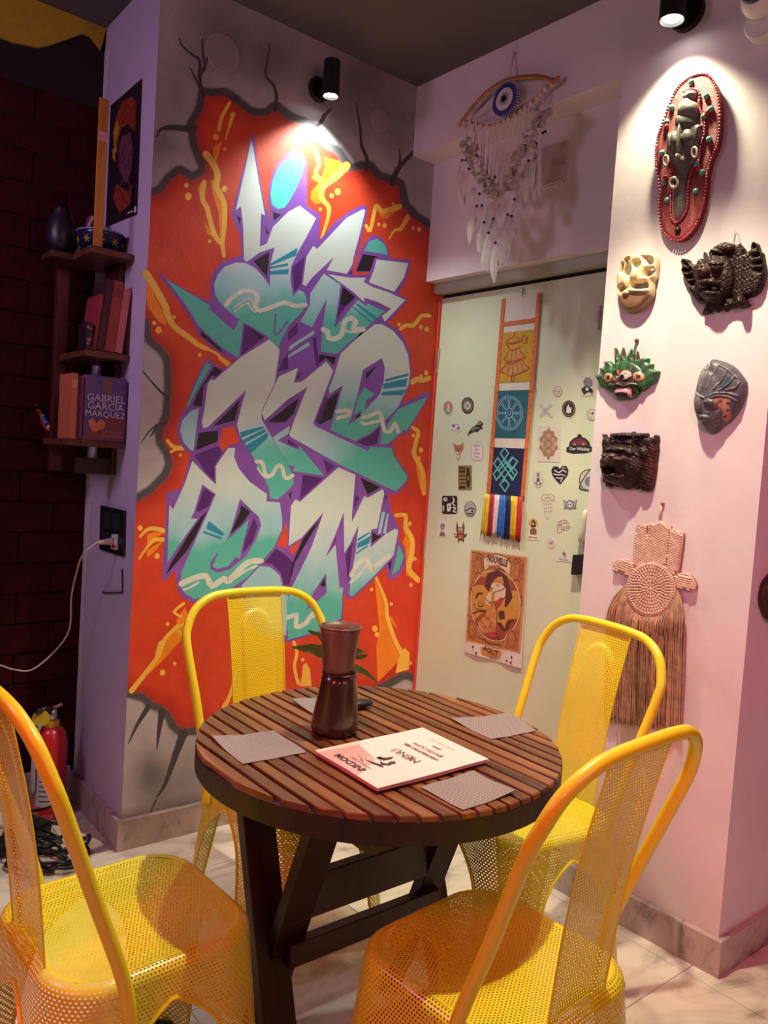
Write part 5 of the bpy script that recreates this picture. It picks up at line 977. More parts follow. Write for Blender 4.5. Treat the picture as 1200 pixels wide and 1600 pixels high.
# ================================================================ BANNER ON THE DOOR
BQ = [(784, 467), (845, 457), (819, 776), (760, 770)]
def bq(s, t): return bil(BQ, s, t)
def brect(s0, s1, t0, t1, k=1): return [bq(s0, t0), bq(s1, t0), bq(s1, t1), bq(s0, t1)]
ban = empty('cloth_banner', P3.pt((814, 460)), 'long cloth banner with gold, teal and navy panels on the door', 'banner')
M_bw = mat('white_cotton', (0.62, 0.56, 0.50), 0.85, noise=0.06, nscale=30); M_bo = mat('orange_brocade', (0.55, 0.13, 0.03), 0.6, noise=0.35, nscale=160); M_bg = mat('gold_cloth', (0.46, 0.26, 0.012), 0.7, noise=0.1, nscale=40); M_bt = mat('deep_teal_cloth', (0.010, 0.10, 0.13), 0.6, noise=0.2, nscale=25); M_bn = mat('navy_cloth', (0.008, 0.010, 0.055), 0.6, noise=0.2, nscale=25)
M_lr = mat('crimson_print', (0.42, 0.02, 0.03), 0.7); M_lb2 = mat('ice_blue_print', (0.25, 0.42, 0.62), 0.7); M_lt = mat('turquoise_print', (0.10, 0.42, 0.42), 0.7); M_tan = mat('tan_print', (0.48, 0.24, 0.06), 0.7)
obj('backing', plate(P3, brect(0, 1, 0, 1), 0.004, 0.004), M_bw, ban)
pg = obj('panel', plate(P3, brect(0.08, 0.92, 0.178, 0.435), 0.0012, 0.008), M_bg, ban); pt_ = obj('panel', plate(P3, brect(0.08, 0.92, 0.475, 0.715), 0.0012, 0.008), M_bt, ban); pn = obj('panel', plate(P3, brect(0.08, 0.93, 0.765, 1.0), 0.0012, 0.008), M_bn, ban)
for s0, s1, t0, t1 in ((0, 0.095, 0, 1), (0.905, 1, 0, 1), (0.09, 0.91, 0.122, 0.143)): obj('border', plate(P3, brect(s0, s1, t0, t1), 0.0025, 0.008), M_bo, ban)
for t in (0.45, 0.735):
    for s0, s1 in ((-0.01, 0.1), (0.9, 1.01)): obj('border_tab', plate(P3, brect(s0, s1, t, t + 0.03), 0.0015, 0.0105), mat('orange_tab', (0.62, 0.16, 0.03), 0.6), ban)
def ink(par, m, polys=(), lines=(), pl=P3, off=0.0096, name='print'):
    if len(polys) + len(lines) == 2:
        for q in range(2): r_ = ink(par, m, polys[q:q + 1], lines[q - len(polys):q - len(polys) + 1] if q >= len(polys) else (), pl, off + 4e-5 * q, name)
        return r_
    mb = MB(); i = 0
    for p in polys: mb.add(flat(pl, pp(p) if isinstance(p, str) else p, off + 4e-5 * i)); i += 1
    for l_ in lines: mb.add(stroke(pl, pp(l_[0]) if isinstance(l_[0], str) else l_[0], l_[1], off + 4e-5 * i, closed=len(l_) > 3 and l_[3], sm=l_[2] if len(l_) > 2 else 4)); i += 1
    return obj(name, mb.vf(), m, par)
ink(pg, M_tan, ['T250,780 400,760 460,830 360,890 290,905 205,860', 'T265,670 400,650 430,720 340,740 240,750'])
ink(pg, M_lr, [], [('T330,480 320,530 280,550 270,590 320,600 380,570 360,540 335,520', 1.0), ('T265,600 330,585 400,570', 1.8), ('T265,620 300,660 340,650 400,620', 1.2), ('T250,560 255,610 280,620', 1.0), ('T400,560 420,520 440,540 460,530 440,570 450,590 410,590', 1.1), ('T275,670 260,710 230,750 270,765 330,760 400,740 435,725 400,690 385,650', 1.1), ('T310,665 300,760', .7), ('T340,660 350,745', .7), ('T260,770 240,810 195,860 240,880 290,905 350,890 410,870 470,830 430,800 400,750', 1.1), ('T290,780 260,880', .7), ('T320,780 310,900', .7), ('T350,770 370,880', .7), ('T380,765 420,860', .7), ('T305,910 300,950 325,950 325,905', .9), ('T260,790 330,780 390,750', 1.3)], off=0.0102)
wc = np.array(pp('T280,1265')[0])
def el(rx, ry, n=30): return [(wc[0] + rx / 6.154 * math.cos(a), wc[1] + ry / 6.154 * math.sin(a)) for a in np.linspace(0, 2 * math.pi, n)[:-1]]
ink(pt_, M_lb2, [], [(el(128, 165), 1.1, 0, True), (el(112, 148), 1.0, 0, True), (el(34, 45), 1.0, 0, True), (el(14, 18), .9, 0, True)] + [([(wc[0] + r / 6.154 * math.cos(a) * 1.0 + dx * -math.sin(a), wc[1] + r * 1.28 / 6.154 * math.sin(a) + dx * math.cos(a)) for r, dx in ((36, .6), (60, 1.6), (74, .5), (108, 2.2))], .9) for a in np.linspace(0, 2 * math.pi, 9)[:-1]] + [([(wc[0] + r / 6.154 * math.cos(a) - dx * -math.sin(a), wc[1] + r * 1.28 / 6.154 * math.sin(a) - dx * math.cos(a)) for r, dx in ((36, .6), (60, 1.6), (74, .5), (108, 2.2))], .9) for a in np.linspace(0, 2 * math.pi, 9)[:-1]])
ink(pn, M_lt, [], [('K322,150 390,240 300,370 170,380 235,290 350,420 420,600 500,490 430,430', .1, 0)][:0] + [(s_, 2.0, 0) for s_ in ('K322,165 268,240 322,318 376,240 322,165', 'K235,295 180,375 245,470 300,400 235,295', 'K425,285 495,345 430,440 370,360 425,285', 'K232,440 175,510 215,590 275,510 232,440', 'K440,420 490,490 425,590 370,500 440,420', 'K325,590 260,645 330,740 385,645 325,590', 'K268,240 425,470', 'K376,240 200,480', 'K180,375 360,620', 'K495,345 290,600', 'K300,400 440,580', 'K430,300 245,560', 'K350,340 280,430', 'K330,350 450,520')], off=0.0096)
tz = [('yellow', (0.62, 0.42, 0.01)), ('crimson', (0.33, 0.012, 0.03)), ('pale_pink', (0.62, 0.48, 0.50)), ('blue', (0.02, 0.13, 0.48)), ('navy', (0.008, 0.008, 0.09)), ('yellow', (0.66, 0.45, 0.01)), ('red', (0.42, 0.015, 0.03))]
tx = [0.0, 0.145, 0.275, 0.40, 0.555, 0.70, 0.87, 1.0]
bl0, bl1 = np.array(pp('K60,770')[0]), np.array(pp('K560,812')[0]); be0, be1 = np.array(pp('K15,1300')[0]), np.array(pp('K530,1400')[0])
for k, (nm, c) in enumerate(tz):
    mb = MB()
    for q in range(26):
        s_ = tx[k] + (tx[k + 1] - tx[k]) * rng.random(); e_ = s_ + rng.normal(0, 0.012); a = bl0 + (bl1 - bl0) * s_; b = be0 + (be1 - be0) * e_ + np.array([0, rng.uniform(-4, 2)]); o_ = 0.006 + rng.uniform(0, 0.012)
        mb.add(tube(spline([P3.pt(a, 0.009), P3.pt((a + b) / 2 + rng.normal(0, .5, 2), o_ + 0.004), P3.pt(b, o_)], 3), 0.0019, 4))
    t_ = obj('tassel', mb.vf(), mat(nm + '_tassel_thread', c, 0.55, noise=0.2, nscale=60), ban, True); t_['kind'] = 'stuff'
obj('hook', tube(spline([P3.pt((816, 452), 0.0), P3.pt((816, 452), 0.010), P3.pt((815, 462), 0.012)], 4), 0.0045, 8), M_chrome, ban, True)

# ================================================================ STICKERS ON THE DOOR
SG = 'small stickers spread over the door'
CM = {}
def cm(c):
    if c not in CM: CM[c] = mat('sticker_ink_%d' % len(CM), c, 0.55)
    return CM[c]
WH_, BK, GR, PK, BR, OR, GD, BE, MR, PU = (0.66, 0.64, 0.58), (0.018, 0.016, 0.022), (0.20, 0.20, 0.22), (0.55, 0.16, 0.30), (0.22, 0.10, 0.03), (0.50, 0.14, 0.04), (0.34, 0.20, 0.03), (0.55, 0.36, 0.26), (0.16, 0.03, 0.04), (0.24, 0.20, 0.34)
def sticker(label, c, r, shape, base, inks, t=0.0012):
    (cx, cy), (rx, ry) = pp(c)[0], r
    def L_(pts): return [(cx + x * rx, cy + y * ry) for x, y in pts]
    out = L_(shape); o = obj('sticker', plate(P3, out, t, 0.0003), cm(base)); tag(o, label, 'sticker', SG)
    by = {}
    for k in inks: by.setdefault(k[0], []).append(k)
    j = 0
    by2 = []
    for c_, ks in by.items(): by2 += [(c_, [k]) for k in ks] if len(ks) == 2 else [(c_, ks)]
    for c_, ks in by2:
        mb = MB()
        for k in ks:
            j += 1; of = t + 0.0005 + 3e-5 * j
            if k[1] == 'p': mb.add(flat(P3, L_(k[2]), of))
            elif k[1] == 'o': mb.add(flat(P3, L_(disc(k[2][0], k[2][1], k[2][2], k[2][3] if len(k[2]) > 3 else None, 16)), of))
            elif k[1] == 'l': mb.add(stroke(P3, L_(k[2]), k[3], of, sm=3))
            elif k[1] == 't':
                O = P3.pt((cx + k[3][0] * rx, cy + k[3][1] * ry), of); mb.add(place_text(k[2], O, (SK, -1, 0), (0, 0, 1), k[4], bold=0.0003))
        obj('print', mb.vf(), cm(c_), o)
    return o
CI = disc(0, 0, 1, 1, 24); RE = [(-1, -1), (1, -1), (1, 1), (-1, 1)]; TRI = [(0, -1), (1, 1), (-1, 1)]
def ringl(r, n=20): return [(r * math.cos(a), r * math.sin(a)) for a in np.linspace(0, 2 * math.pi, n)]
def blob(k, a=0.12, n=28, ph=0): return [((1 + a * math.sin(k * t + ph)) * math.cos(t) * 0.92, (1 + a * math.sin(k * t + ph)) * math.sin(t) * 0.92) for t in np.linspace(0, 2 * math.pi, n)[:-1]]
s = sticker
s('round sticker of a small orange figure on green ground, top left of the door', 'x172,845', (8.6, 12.5), CI, WH_, [((0.45, 0.20, 0.13), 'o', (0, 0, .86)), ((0.20, 0.36, 0.20), 'p', [(-.7, .2), (.7, .2), (.4, .75), (-.4, .75)]), (WH_, 'p', [(0, -.6), (.25, -.2), (.2, .5), (-.3, .5), (-.15, -.2)]), (BK, 'l', [(-.3, -.3), (0, .1), (-.1, .6)], .7)])
s('black round badge sticker with a white centre near the mural side', 'x302,830', (9.6, 13), CI, BK, [(GD, 'l', ringl(.78), 1.1), (WH_, 'l', ringl(.55), .8), (WH_, 'o', (0, 0, .42)), (GR, 'p', [(-.2, -.3), (.25, -.1), (.1, .3), (-.25, .2)])])
s('pale grey skull group sticker under the orange round badge', 'y225,35', (9.6, 9.6), blob(5, .12), WH_, [(PU, 'o', (-.4, -.3, .3)), (PU, 'o', (.4, .1, .28)), (GR, 'l', [(-.7, .3), (-.2, .6), (.1, .3), (.3, .7)], .8), (BK, 'o', (-.45, -.3, .1)), (BK, 'o', (.38, .1, .1)), (BK, 'l', [(-.1, -.6), (.3, -.5), (.6, -.4)], .7)])
s('black and gold leaping animal sticker', 'y355,45', (13, 13.5), [(-.9, .9), (-.85, .4), (-.5, -.1), (.1, -.5), (.3, -.85), (.6, -.95), (.95, -.6), (.7, -.3), (.9, -.1), (.5, .05), (.2, .35), (-.1, .3), (-.5, .45), (-.75, .6)], BK, [(GD, 'p', [(.1, -.5), (.3, -.8), (.6, -.85), (.8, -.6), (.4, -.45)]), (WH_, 'l', [(-.5, .1), (0, -.15), (.4, -.1)], .9), (GD, 'l', [(-.4, .3), (0, .15)], .9)])
s('red fox face sticker with a pale bow below', 'y240,190', (7.8, 14.5), [(-1, -.9), (-.4, -.6), (.4, -.6), (1, -.95), (.95, -.1), (.5, .25), (.3, .4), (.5, .55), (.15, .95), (-.2, .9), (-.4, .5), (-.2, .3), (-.7, .1)], (0.45, 0.15, 0.09), [(WH_, 'p', [(-.6, -.05), (0, .22), (.6, -.05), (.2, .3), (-.3, .3)]), (BK, 'l', [(-.5, -.25), (-.15, -.15)], .9), (BK, 'l', [(.15, -.15), (.5, -.25)], .9), (WH_, 'p', [(-.35, .45), (.3, .42), (.35, .6), (.1, .9), (-.1, .85)]), (BK, 'o', (0, .02, .12, .07))])
s('white rectangular sticker with pink hand lettering', 'y365,193', (8.6, 13.5), RE, WH_, [(PK, 't', 'MAKE', (0, -.62), .0135), (PK, 't', 'ART', (0, -.18), .011), (PK, 't', 'NIGHT', (0, .26), .0125), (PK, 't', 'WAR', (0, .7), .0115), (PK, 'l', [(-.88, -.9), (.88, -.9), (.88, .9), (-.88, .9), (-.88, -.9)], .4)])
s('brown rectangular label sticker with black print', 'y285,370', (10.4, 19), RE, (0.26, 0.15, 0.045), [(BK, 'p', [(-.85, -.88), (.0, -.88), (.0, -.4), (-.85, -.4)]), (GD, 't', 'REZ', (-.42, -.64), .012), (BK, 'p', [(.3, -.8), (.65, -.8), (.7, -.4), (.85, .1), (.6, .8), (.3, .8), (.15, .1)]), (GD, 'p', [(.38, -.1), (.62, -.1), (.62, .2), (.38, .2)]), (BK, 'l', [(-.8, -.15), (.05, -.15)], 1.4), (BK, 'l', [(-.8, .15), (.05, .15)], 1.6), (BK, 'l', [(-.8, .45), (.05, .45)], 1.4), (BK, 'p', [(-.85, .68), (.05, .68), (.05, .9), (-.85, .9)])])
s('black rounded square sticker with white abstract shapes', 'y182,552', (11.8, 14.2), [(-.85, -1), (.85, -1), (1, -.85), (1, .85), (.85, 1), (-.85, 1), (-1, .85), (-1, -.85)], BK, [(WH_, 'o', (-.55, -.6, .28, .22)), (BK, 'o', (-.5, -.6, .1, .09)), (WH_, 'p', [(-.35, -.1), (.15, -.2), (.2, .3), (.05, .75), (-.35, .7)]), (WH_, 'l', [(.45, -.8), (.6, -.4), (.35, -.2), (.7, .1)], 2), (WH_, 'l', [(.4, .3), (.8, .35), (.5, .7), (.85, .8)], 1.8), (BK, 'o', (-.1, .2, .1, .09)), (WH_, 'p', [(-.9, .1), (-.7, .1), (-.75, .7), (-.9, .7)])])
s('grey serrated round sticker with a waving arm', 'y320,580', (10, 13.5), blob(28, .05, 84), GR, [((0.42, 0.42, 0.38), 'o', (0, -.1, .72)), (BK, 'l', [(-.6, .2), (0, -.1), (.6, 0)], 1.8), (GR, 'l', [(-.6, -.35), (0, -.5), (.6, -.35)], .9), (BK, 'o', (.3, .25, .16)), (BK, 'l', [(-.5, .5), (.5, .55)], 1.3)])
s('white square sticker with a grey sketched portrait, lowest at left', 'y133,715', (7.6, 12.5), RE, WH_, [(GR, 'o', (.05, -.35, .5, .38)), (BE, 'p', [(-.3, -.3), (.3, -.3), (.25, .1), (-.2, .15)]), (GR, 'p', [(-.6, .9), (-.3, .25), (.3, .3), (.7, .9)]), (BK, 'l', [(-.3, -.1), (0, 0), (.3, -.15)], .8), (BK, 'l', [(-.4, .5), (0, .7), (.4, .6)], .8)])
s('horned brown creature sticker above the poster, left of the tassels', 'y255,735', (10.5, 17), [(-.55, -1), (-.35, -.45), (.25, -.45), (.45, -.98), (.6, -.4), (.5, 0), (.45, .2), (.95, .15), (.8, .45), (.45, .5), (.5, .95), (.15, .75), (-.1, .75), (-.35, .98), (-.4, .5), (-.9, .45), (-.95, .1), (-.45, .2), (-.6, -.1), (-.65, -.5)], (0.10, 0.05, 0.05), [(OR, 'p', [(-.35, -.25), (.35, -.25), (.35, .1), (-.35, .1)]), (WH_, 'o', (-.18, -.28, .14, .09)), (WH_, 'o', (.2, -.28, .14, .09)), (OR, 'p', [(-.3, .25), (.35, .25), (.3, .6), (-.3, .6)]), (WH_, 'p', [(-.85, .2), (-.5, .3), (-.8, .42)])])
s('small white oval sticker of a line drawn face', 'x905,735', (7.2, 8.4), CI, (0.58, 0.54, 0.44), [(MR, 'l', ringl(.95, 18), .5), (BK, 'l', [(-.5, -.1), (-.35, .05), (-.2, -.05)], .6), (BK, 'l', [(.2, -.05), (.35, .05), (.5, -.1)], .6), (BK, 'l', [(0, 0), (.05, .3)], .5), (MR, 'l', [(-.2, .55), (.2, .5)], .6)])
s('white sticker of two crossed plasters', 'x828,862', (10.4, 11.8), [(-1, -.7), (-.75, -1), (0, -.3), (.75, -1), (1, -.75), (.35, 0), (1, .75), (.75, 1), (0, .35), (-.75, 1), (-1, .7), (-.35, 0)], (0.58, 0.55, 0.46), [(GR, 'l', [(-.85, -.8), (.8, .85)], .4), (GR, 'l', [(-.95, -.6), (.65, .95)], .4), (GR, 'l', [(.85, -.8), (-.8, .85)], .4), (GR, 'l', [(.65, -.95), (-.95, .65)], .4), (GR, 'l', [(-.2, -.2), (.2, .2)], .6), (GR, 'l', [(.2, -.2), (-.2, .2)], .6)])
s('black round badge sticker with a gold flame', 'x980,852', (12, 14.8), CI, WH_, [(BK, 'o', (0, 0, .9)), (GD, 'l', ringl(.72), 1.0), (WH_, 'p', [(-.35, .35), (-.25, -.2), (0, -.5), (.1, -.1), (.35, -.2), (.35, .35), (0, .5)]), (GD, 'o', (0, .15, .22)), (BK, 'o', (.02, .2, .1))])
s('white square sticker with a dark hooded portrait, uppermost at right', 'x1105,700', (11, 15.4), RE, (0.60, 0.54, 0.50), [(GR, 'p', [(-.3, -.85), (.3, -.9), (.75, -.5), (.7, .0), (.2, .1), (-.5, -.1), (-.6, -.5)]), (BK, 'p', [(-.9, .3), (-.2, -.1), (.3, .1), (.8, .4), (.75, .75), (.1, .6), (-.5, .9)]), (WH_, 'p', [(-.2, .1), (.2, .2), (.1, .5), (-.3, .4)]), (MR, 'o', (-.3, -.45, .12, .07)), (BK, 'o', (.65, .85, .1, .08))])
s('round face sticker half hidden behind the column', 'x1135,890', (8.2, 9), CI, (0.58, 0.52, 0.42), [(MR, 'l', ringl(.95, 18), .5), (BK, 'l', [(-.5, -.2), (-.3, -.1)], .7), (BK, 'o', (.1, -.2, .2)), (BK, 'l', [(-.4, .4), (0, .5)], .6)])
s('large white sticker with a brown diamond mandala', 'y845,145', (17.5, 28.5), [(-1, -1), (1.05, -.95), (1, 1), (-1.05, .95)], (0.60, 0.56, 0.48), [((0.30, 0.18, 0.10), 'p', [(0, -.98), (.12, -.75), (.45, -.7), (.55, -.45), (.8, -.35), (.75, 0), (.85, .25), (.6, .4), (.45, .65), (.15, .7), (0, .95), (-.15, .7), (-.45, .65), (-.6, .4), (-.85, .25), (-.75, 0), (-.8, -.35), (-.55, -.45), (-.45, -.7), (-.12, -.75)])] + [(BE, 'o', (x, y, .15, .11)) for x, y in ((0, 0), (0, -.45), (0, .42), (-.4, -.22), (.4, -.22), (-.4, .22), (.4, .22), (-.6, 0), (.6, 0))] + [((0.20, 0.10, 0.12), 'o', (x, y, .06, .05)) for x, y in ((0, 0), (0, -.45), (0, .42), (-.4, -.22), (.4, -.22), (-.4, .22), (.4, .22), (0, -.2), (0, .2))])
s('maroon and black dome badge sticker with white script lettering', 'y1050,150', (20, 17), [(-.8, .15), (-.75, -.25), (-.45, -.6), (-.15, -.72), (-.15, -.9), (.05, -1), (.2, -.85), (.18, -.72), (.5, -.6), (.78, -.25), (.85, .1), (1, .2), (.95, .6), (.5, .75), (-.5, .8), (-1, .65), (-1, .25)], BK, [(MR, 'p', [(-.62, .05), (-.55, -.25), (-.3, -.5), (0, -.58), (.3, -.5), (.58, -.25), (.65, .05)]), (OR, 'p', [(-.5, .05), (-.4, -.2), (-.3, -.2), (-.25, .05)]), (OR, 'p', [(.2, .05), (.25, -.25), (.4, -.2), (.45, .05)]), (WH_, 't', 'Our Whiskey', (.02, .38), .0155)])
s('small white and violet meditating figure sticker', 'y775,380', (8.4, 13.2), CI, (0.56, 0.56, 0.48), [(PU, 'o', (0, -.5, .3, .28)), (MR, 'p', [(-.2, -.15), (.2, -.15), (.3, .3), (-.3, .3)]), (GR, 'p', [(-.75, .45), (-.2, .3), (.2, .3), (.75, .45), (.3, .75), (-.3, .75)]), (WH_, 'p', [(-.12, .3), (.12, .3), (.1, .7), (-.1, .7)])])
s('black heart sticker with white marbling', 'y920,352', (13.4, 14.8), [(0, -.65), (.3, -.95), (.75, -.95), (1, -.5), (.9, 0), (.5, .5), (.05, 1), (-.4, .6), (-.85, .05), (-1, -.5), (-.75, -.9), (-.3, -.9)], BK, [(WH_, 'l', [(-.6, -.5), (-.1, -.25), (.3, -.5), (.75, -.3)], 1.7), (WH_, 'l', [(-.7, -.1), (-.2, 0), (.2, -.05), (.6, .1)], 1.5), (WH_, 'l', [(-.4, .3), (0, .35), (.3, .3), (.1, .7)], 1.4), (WH_, 'l', [(.3, -.75), (.6, -.7)], 1.2)])
s('black triangle and circle sticker half hidden behind the column', 'y1115,385', (16, 17.5), CI, (0.56, 0.53, 0.44), [(BK, 'l', ringl(.92), 1.2), (BK, 'l', [(.1, -.95), (-.95, .75), (.9, .7), (.1, -.95)], 1.5), (GR, 'o', (.0, .15, .42))])
s('white raincloud sticker with falling drops', 'y840,560', (11, 20.5), [(-.9, -.45), (-1, -.7), (-.6, -.95), (-.1, -.92), (.4, -1), (.9, -.8), (.98, -.5), (.7, -.35), (.65, .2), (.3, .7), (.1, 1), (-.25, .9), (-.5, .5), (-.65, -.2)], (0.60, 0.56, 0.45), [(BK, 'l', [(-.85, -.5), (-.9, -.72), (-.5, -.88), (0, -.85), (.45, -.92), (.85, -.7), (.85, -.5), (.4, -.42), (0, -.36), (-.5, -.42), (-.85, -.5)], .5)] + [(BK, 'l', [(x, y), (x - .08, y + .12)], .6) for x in (-.4, -.1, .2, .45) for y in (-.2, .08, .36)] + [(BK, 'l', [(-.4, -.55), (0, -.65), (.4, -.58)], .6)])
s('grey skull sticker with spread wings', 'y988,550', (10.8, 8.8), [(-1, -.9), (-.5, -.5), (-.2, -.8), (.25, -.8), (.5, -.5), (1, -.9), (.85, .2), (.9, .8), (.4, .7), (0, .95), (-.4, .7), (-.9, .85), (-.8, .2)], GR, [(WH_, 'o', (0, 0, .36, .5)), (BK, 'o', (-.15, 0, .1, .13)), (BK, 'o', (.15, 0, .1, .13)), (WH_, 'l', [(-.85, -.6), (-.6, .1)], .8), (WH_, 'l', [(.85, -.6), (.6, .1)], .8)])
s('sticker of a bust before a yellow halo, above a white caption', 'y742,715', (9.2, 18), [(-.5, -.95), (0, -1.02), (.5, -.95), (.9, -.6), (.85, -.3), (.6, .05), (.65, .55), (1, .58), (.95, .98), (-1, .92), (-.95, .5), (-.65, .5), (-.7, .1), (-.85, -.35), (-.85, -.65)], WH_, [((0.60, 0.34, 0.06), 'o', (0, -.52, .8, .42)), (BK, 'p', [(-.3, -.6), (0, -.85), (.4, -.6), (.45, -.2), (-.4, -.15)]), (BE, 'o', (0, -.45, .2, .14)), (BR, 'p', [(-.55, .05), (-.2, -.1), (.25, -.1), (.6, .1), (.55, .48), (-.5, .45)]), (BK, 'l', [(-.3, .15), (.3, .2)], 1), (BK, 't', 'WHY NOT ?', (0, .74), .0085)])
s('white line drawn helmet sticker below the winged skull', 'y945,693', (11.2, 11.2), [(-.95, .9), (-1, .2), (-.85, -.5), (-.3, -.95), (.4, -.95), (.95, -.5), (1, .1), (.6, .55), (-.1, .6), (-.5, .95)], (0.60, 0.56, 0.47), [(MR, 'l', [(-.8, -.4), (-.1, -.75), (.6, -.6)], .9), (MR, 'l', [(-.9, -.05), (0, -.4), (.85, -.25)], .9), (MR, 'l', [(-.85, .7), (-.7, .1), (-.2, -.1), (-.3, .5), (.1, .4), (.2, 0)], .9), (MR, 'l', [(.4, .4), (.8, .1), (.5, 0), (.45, .25)], .8)])
s('small white round sticker with crossed arrows', 'y862,808', (7, 8), CI, (0.60, 0.58, 0.52), [(GR, 'l', [(-.6, -.6), (.6, .6)], .6), (GR, 'l', [(.6, -.6), (-.6, .6)], .6), (PU, 'l', [(-.5, .05), (.5, -.05)], 1.6), (GR, 'l', [(0, -.7), (0, .7)], .5)])
s('white triangular sticker with a hawk head and lettering', 'y945,880', (12.5, 14), [(.0, -1), (1, .95), (-1, .8)], (0.62, 0.58, 0.52), [(GR, 'p', [(-.2, .0), (.05, -.25), (.3, -.05), (.3, .3), (.1, .45), (0, .2)]), (BK, 'l', [(-.15, .0), (.1, -.1)], .6), (GR, 't', 'FALCON', (.02, .66), .0098)])

# ================================================================ POSTER ON THE DOOR
pos = empty('poster', P3.pt((775, 860)), 'curling orange tattoo festival poster low on the door', 'poster')
PQ = pp('P165,65 905,160 P820,1599 P85,1385')
n_ = 14; v = []; f = []
for j in range(n_ + 1):
    for i in range(n_ + 1):
        s_, t_ = i / n_, j / n_; p = bil(PQ, s_, t_); v.append(P3.pt(p, 0.003 + 0.010 * max(0, t_ - .86) * 5 * abs(math.sin(5 * s_ + .4)) ** 1.5))
for j in range(n_):
    for i in range(n_): a = j * (n_ + 1) + i; f.append((a, a + n_ + 1, a + n_ + 2, a + 1))
obj('paper', (v, f), mat('poster_paper', (0.62, 0.52, 0.48), 0.6), pos)
Opp, Odk, Omid, Ocr = mat('poster_orange', (0.40, 0.145, 0.045), 0.6, noise=0.3, nscale=90), mat('poster_brown', (0.10, 0.025, 0.018), 0.6), mat('poster_amber', (0.52, 0.25, 0.045), 0.6, noise=0.1, nscale=20), mat('poster_cream', (0.64, 0.47, 0.33), 0.6)
Orust = mat('poster_rust', (0.30, 0.06, 0.03), 0.6)
ink(pos, mat('poster_border', (0.56, 0.26, 0.11), 0.6), ['P172,75 895,168 800,1400 105,1245'], off=0.0046)
ink(pos, Opp, ['P190,95 868,185 778,1380 120,1225'], off=0.0050)
ink(pos, Ocr, ['P330,180 420,140 520,140 620,170 680,260 660,400 620,350 520,270 430,280 350,330'], [('P500,345 380,350 270,420 200,560 175,700 180,850 210,980 250,1060 300,1140 400,1220 500,1245 600,1220 650,1130 720,1080 780,950 800,800 785,650 740,520 660,420 560,350 500,345', 1.4)], off=0.0054)
ink(pos, Omid, ['P500,352 385,357 280,425 208,562 184,700 188,850 216,975 256,1052 306,1130 404,1210 500,1235 594,1212 644,1124 712,1072 772,948 791,800 777,652 733,524 655,428 556,357'], off=0.0058)
ink(pos, Orust, ['P216,975 300,900 360,880 500,1010 600,1120 650,1000 772,948 712,1072 644,1124 594,1212 500,1235 404,1210 306,1130 256,1052', 'P200,540 250,520 330,530 380,420 300,420 240,480', 'P655,428 733,524 760,600 690,590'], off=0.0062)
ink(pos, Odk, ['P515,330 380,380 340,540 400,610 470,450 560,420 600,560 620,650 600,800 630,805 705,690 690,600 640,420', 'P540,850 600,860 605,960 540,970 520,900', 'P500,1000 560,1010 600,1080 640,980 700,960 740,980 690,1000 650,1080 610,1130 560,1100'], [('P240,690 260,640 310,635', 3), ('P215,760 230,820 300,845 370,850', .9), ('P270,740 265,790 300,800 330,780 300,740', 1.1), ('P200,890 270,860 360,870', 2.2), ('P500,1150 530,1220', 2)], off=0.0066)
ink(pos, Ocr, ['P440,620 480,500 560,500 620,580 620,680 560,720 470,730 480,640', 'P360,690 400,620 440,620 430,720 400,800 360,760', 'P430,520 480,480 520,420 570,420 595,500 540,500 470,560 430,560'], off=0.0070)
ink(pos, mat('poster_figure', (0.50, 0.20, 0.07), 0.6, noise=0.3, nscale=60), ['P410,740 470,740 500,850 500,1010 480,1120 400,1160 330,1150 270,1080 260,1010 340,930 390,850', 'P440,500 520,420 560,420 590,470 590,520 500,490'], off=0.0074)
ink(pos, mat('poster_red', (0.38, 0.05, 0.05), 0.6), ['P470,770 540,690 580,690 560,760 500,830', 'P330,1150 480,1120 520,1180 440,1215'], off=0.0076)
ink(pos, Odk, [], [('P510,520 520,540', 1.4), ('P460,620 530,600 600,570', 1.0), ('P360,700 420,760 470,740', .8), ('P340,930 430,1000 400,1080', .7), ('P470,740 500,850 500,1010', .8), ('P300,980 380,1100', .6), ('P620,600 610,680 560,710', 1.0)], off=0.0078)
dk = [('P150,1000 190,985 240,1040 240,1120 190,1200 150,1150 135,1060 150,1000', .9), ('P650,1140 700,1110 745,1180 740,1270 690,1330 650,1270 640,1190 650,1140', .9), ('P220,390 270,360 300,400', .9), ('P230,180 275,120 330,190 320,330', .8), ('P245,200 275,160 305,200 300,350', .8), ('P700,250 770,180 830,260 815,420', .8), ('P730,270 770,220 800,270 790,420', .8), ('P710,480 760,450 800,500', .9), ('P330,190 420,140 520,130 640,180 690,250', .9), ('P190,110 230,105', .7), ('P320,1210 420,1280 550,1290', 1.2), ('P260,1190 330,1230', .7), ('P150,640 170,560 195,620', .8), ('P800,660 830,700 815,800', .8), ('P120,900 160,930 180,960', .7)]
ink(pos, mat('poster_line', (0.14, 0.035, 0.02), 0.6), ['P345,1330 380,1345 370,1300'][:0], dk, off=0.0056)
Upos = (SK, -1, -0.10); Vp = (0, -0.08, 1)
for tx_, c, sz, col_, bo in (('NOUVELLE', 'P510,215', 0.0215, Odk, .0009), ('TATTOO FESTIVAL', 'P495,312', 0.0105, Odk, .0003), ('AOUT', 'P425,1375', 0.028, Odk, .001), ('FESTIVAL', 'P440,1420', 0.010, Orust, .0004), ('2023', 'P435,1455', 0.007, Odk, 0)):
    v, f = place_text(tx_, P3.pt(pp(c)[0], 0.0084 if 'P4' in c and sz != .0125 else 0.0064), Upos, Vp, sz, sy=1.7 if tx_ == 'NOUVELLE' else 1.0, bold=bo); obj('print', (v, f), col_, pos)
